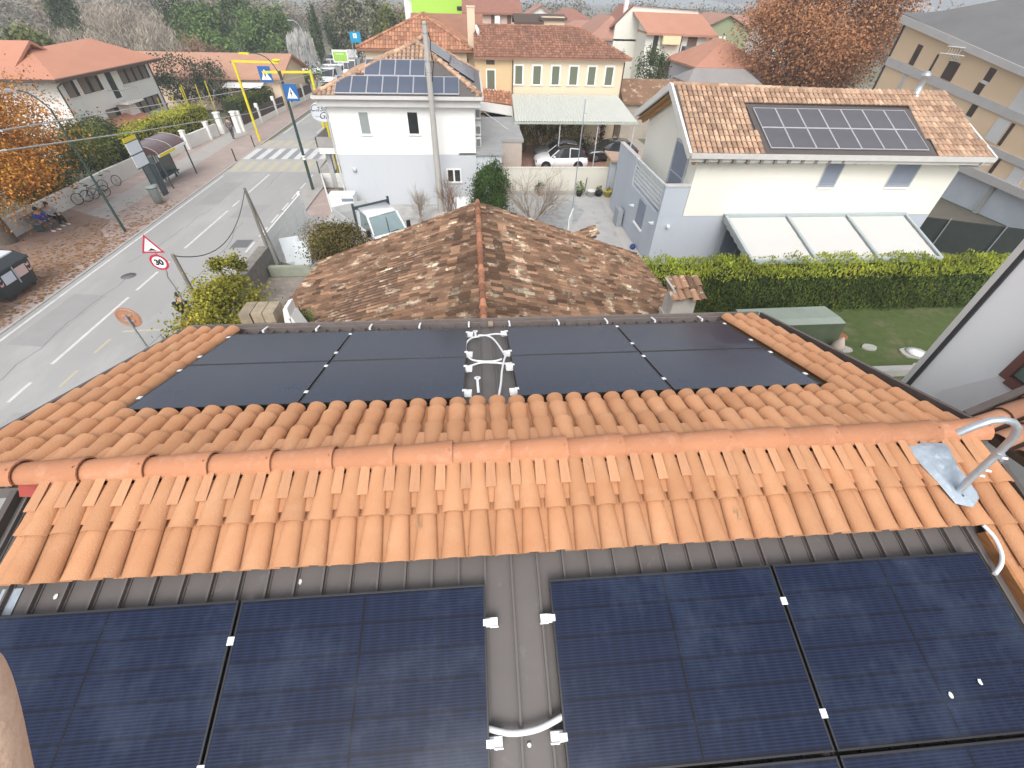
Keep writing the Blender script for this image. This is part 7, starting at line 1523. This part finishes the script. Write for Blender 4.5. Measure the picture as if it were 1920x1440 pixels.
# ================================================================ people
M_skin = mat('skin', (.52,.31,.21), (.46,.26,.17), rough=.55, scale=5)
def skinned(name, verts, edges, radii, m, parent, lvl=1):
    me = bpy.data.meshes.new(name); me.from_pydata([tuple(v) for v in verts], edges, []); o = bpy.data.objects.new(name, me); COL.objects.link(o)
    sk = o.modifiers.new('skin', 'SKIN'); ss_ = o.modifiers.new('sub', 'SUBSURF'); ss_.levels = lvl; ss_.render_levels = lvl; sk.use_smooth_shade = True
    for i, r in enumerate(radii):
        r = r if isinstance(r, tuple) else (r, r); me.skin_vertices[0].data[i].radius = r
    me.skin_vertices[0].data[0].use_root = True
    me.materials.append(m); dg = bpy.context.evaluated_depsgraph_get(); m2 = bpy.data.meshes.new_from_object(o.evaluated_get(dg)); o.modifiers.clear(); o.data = m2; m2.name = name
    o.parent = parent; return o
def person(label, x, y, rz, pose, top, trousers, hair, hairlong=False, extra=None, z=0):
    """joints in body space: +X forward."""
    t = thing('person', label, 'person', (x,y,z), rz)
    if pose == 'walk':
        J = dict(pel=(0,0,.92), sp=(0,0,1.15), ch=(.02,0,1.36), nk=(.03,0,1.48), hd=(.05,0,1.60), ht=(.05,0,1.70), hl=(0,.09,.88), kl=(.18,.10,.50), al=(.12,.10,.09), tl=(.26,.11,.03), hr=(0,-.09,.88), kr=(-.02,-.10,.48), ar=(-.28,-.10,.13), tr=(-.15,-.11,.03), sl=(.02,.19,1.38), el=(-.06,.25,1.12), wl=(.08,.25,.90), fl=(.12,.24,.82), sr=(.02,-.19,1.38), er=(.02,-.25,1.12), wr=(.20,-.22,.93), fr=(.26,-.21,.86))
    elif pose == 'stand':
        J = dict(pel=(0,0,.92), sp=(0,0,1.15), ch=(.02,0,1.36), nk=(.03,0,1.48), hd=(.06,0,1.60), ht=(.06,0,1.70), hl=(0,.09,.88), kl=(.03,.10,.48), al=(0,.10,.09), tl=(.14,.12,.03), hr=(0,-.09,.88), kr=(.03,-.10,.48), ar=(0,-.10,.09), tr=(.14,-.12,.03), sl=(.02,.19,1.38), el=(.0,.24,1.12), wl=(.14,.20,.95), fl=(.20,.17,.90), sr=(.02,-.19,1.38), er=(.0,-.24,1.12), wr=(.14,-.20,.95), fr=(.20,-.17,.90))
    else:
        J = dict(pel=(0,0,.50), sp=(-.02,0,.72), ch=(.02,0,.93), nk=(.05,0,1.05), hd=(.10,0,1.16), ht=(.11,0,1.26), hl=(.02,.10,.50), kl=(.42,.13,.50), al=(.44,.13,.10), tl=(.58,.14,.04), hr=(.02,-.10,.50), kr=(.42,-.13,.50), ar=(.38,-.13,.10), tr=(.52,-.14,.04), sl=(.03,.19,.94), el=(.12,.24,.70), wl=(.32,.14,.62), fl=(.38,.10,.60), sr=(.03,-.19,.94), er=(.12,-.24,.70), wr=(.32,-.12,.62), fr=(.38,-.08,.60))
    K_ = list(J); ix = {k:i for i,k in enumerate(K_)}
    E_ = [('pel','sp'),('sp','ch'),('ch','nk'),('nk','hd'),('hd','ht'),('pel','hl'),('hl','kl'),('kl','al'),('al','tl'),('pel','hr'),('hr','kr'),('kr','ar'),('ar','tr'),('ch','sl'),('sl','el'),('el','wl'),('wl','fl'),('ch','sr'),('sr','er'),('er','wr'),('wr','fr')]
    rad = dict(pel=.13, sp=.115, ch=.13, nk=.055, hd=(.085,.10), ht=.07, hl=.085, kl=.058, al=.038, tl=.03, hr=.085, kr=.058, ar=.038, tr=.03, sl=.06, el=.043, wl=.03, fl=.028, sr=.06, er=.043, wr=.03, fr=.028)
    skinned('body', [J[k] for k in K_], [(ix[a],ix[c]) for a,c in E_], [rad[k] for k in K_], M_skin, t)
    def sub(keys, es, grow, nm, m):
        i2 = {k:i for i,k in enumerate(keys)}; rr = [(rad[k][0]+grow if isinstance(rad[k],tuple) else rad[k]+grow) for k in keys]; skinned(nm, [J[k] for k in keys], [(i2[a],i2[c]) for a,c in es], rr, m, t)
    sub(['pel','sp','ch','sl','el','wl','sr','er','wr'], [('pel','sp'),('sp','ch'),('ch','sl'),('sl','el'),('el','wl'),('ch','sr'),('sr','er'),('er','wr')], .022, 'jacket', top)
    sub(['pel','hl','kl','al','hr','kr','ar'], [('pel','hl'),('hl','kl'),('kl','al'),('pel','hr'),('hr','kr'),('kr','ar')], .018, 'trousers', trousers)
    h = Vector(J['hd']); b = MB(); b.sphere(h+Vector((-.02,0,.05)), .115, 12, 8, (1,.95,1.0)); 
    if hairlong: b.sphere(h+Vector((-.06,0,-.08)), .10, 10, 8, (.7,1,1.5))
    b.build('hair', hair, t)
    b = MB(); b.sphere(h+Vector((.10,0,.0)), .016, 6, 4); b.build('nose', M_skin, t)
    for s in ('l','r'):
        a, q = Vector(J['a'+s]), Vector(J['t'+s]); b = MB(); b.bar(a+Vector((-.06,0,-.05)), q+Vector((.04,0,0)), .085, .07); b.build('shoe', M_swh if pose == 'sit' else M_sblk, t, bevel=.02)
    if extra: extra(t)
    return t
M_navy = mat('dark_navy_cloth', (.03,.035,.06), (.045,.05,.07), rough=.9, scale=20); M_blk = mat('black_cloth', (.012,.012,.014), (.02,.02,.022), rough=.9, scale=20); M_blue = mat('bright_blue_cloth', (.04,.07,.36), (.03,.055,.28), rough=.8, scale=12); M_gry = mat('light_grey_cloth', (.42,.42,.45), (.34,.34,.37), rough=.9, scale=20); M_hair = mat('dark_hair', (.025,.018,.014), (.04,.03,.02), rough=.6, scale=40); M_jean = mat('dark_grey_jeans', (.07,.075,.09), (.09,.095,.11), rough=.9, scale=20)
person('person walking on the far left pavement in dark grey coat and grey trousers', -22.6, 43.5, radians(100), 'walk', mat('dark_grey_coat', (.10,.10,.115), (.14,.14,.15), rough=.9, scale=15), M_jean, M_hair, z=.1)
person('person sitting at the near end of the bench, bright blue jacket and dark trousers', -24.75, 23.15, radians(-10), 'sit', M_blue, M_jean, M_hair, z=.0+.02)
person('person sitting at the far end of the bench, light grey top and black trousers', -24.75, 23.95, radians(-15), 'sit', M_gry, M_blk, M_hair, hairlong=True, z=.02)
def pack(t): b = MB(); b.box(-.28,-.13,-.14,.14,1.05,1.42); b.build('backpack', M_blk, t, bevel=.04)
person('person in black seen from above beside the yellow green shrub on the pavement', -11.95, 12.7, radians(60), 'stand', M_blk, M_blk, M_hair, extra=pack, z=.1)

# photographer's hand at the lens edge, built in camera space
hand = thing('person', 'blurred bare fingertip of the photographer at the lower left corner', 'person')
hand.matrix_world = cam.matrix_world.copy()
D = .105
def cs(px, py, d=D): return ((px-960)/794.38*d, (720-py)/794.38*d, -d)
def chain(rootv, pts, rads, V, E, R):
    prev = rootv
    for p, r in zip(pts, rads):
        V.append(p); R.append(r); E.append((prev, len(V)-1)); prev = len(V)-1
V = [cs(-60,2250,.12)]; R = [.030]; E = []
V.append(cs(-80,1980,.115)); R.append((.034,.018)); E.append((0,1))
chain(1, [cs(-5,1700,.108), cs(-34,1500,.106), cs(-56,1345,.105), cs(-66,1262,.105), cs(-68,1228,.105)], [.0102,.0096,.0086,.0074,.0050], V, E, R)
chain(1, [cs(-180,1700,.112), cs(-200,1480,.118), cs(-190,1340,.126), cs(-175,1290,.130)], [.0100,.0092,.0082,.0055], V, E, R)
chain(1, [cs(-330,1740,.114), cs(-350,1520,.120), cs(-340,1400,.128), cs(-325,1350,.131)], [.0098,.0088,.0078,.0052], V, E, R)
chain(1, [cs(-460,1800,.116), cs(-480,1640,.120), cs(-470,1540,.126)], [.0085,.0075,.0050], V, E, R)
chain(0, [cs(140,2050,.105), cs(220,1900,.098), cs(250,1800,.095)], [.0115,.0105,.0075], V, E, R)
ho = skinned('hand', V, E, R, mat('hand_skin', (.64,.45,.34), (.56,.38,.28), rough=.6, scale=60, bump=.15, bscale=400), hand, 2)
ho.matrix_parent_inverse = Matrix.Identity(4)

# thin autumn air round the whole scene
b = MB(); b.box(-1500, 1500, -50, 900, -1.5, 24)
hz = b.build('haze', bpy.data.materials.new('haze_air')); hz['kind'] = 'stuff'; hz['label'] = 'thin pale autumn haze'
hm = hz.data.materials[0]; hm.use_nodes = True; hn = hm.node_tree.nodes; hn.clear()
ho_ = hn.new('ShaderNodeOutputMaterial'); hv = hn.new('ShaderNodeVolumePrincipled'); hv.inputs['Color'].default_value = (.86,.90,.95,1); hv.inputs['Density'].default_value = .0013; hv.inputs['Anisotropy'].default_value = 0.2
hm.node_tree.links.new(hv.outputs[0], ho_.inputs['Volume'])
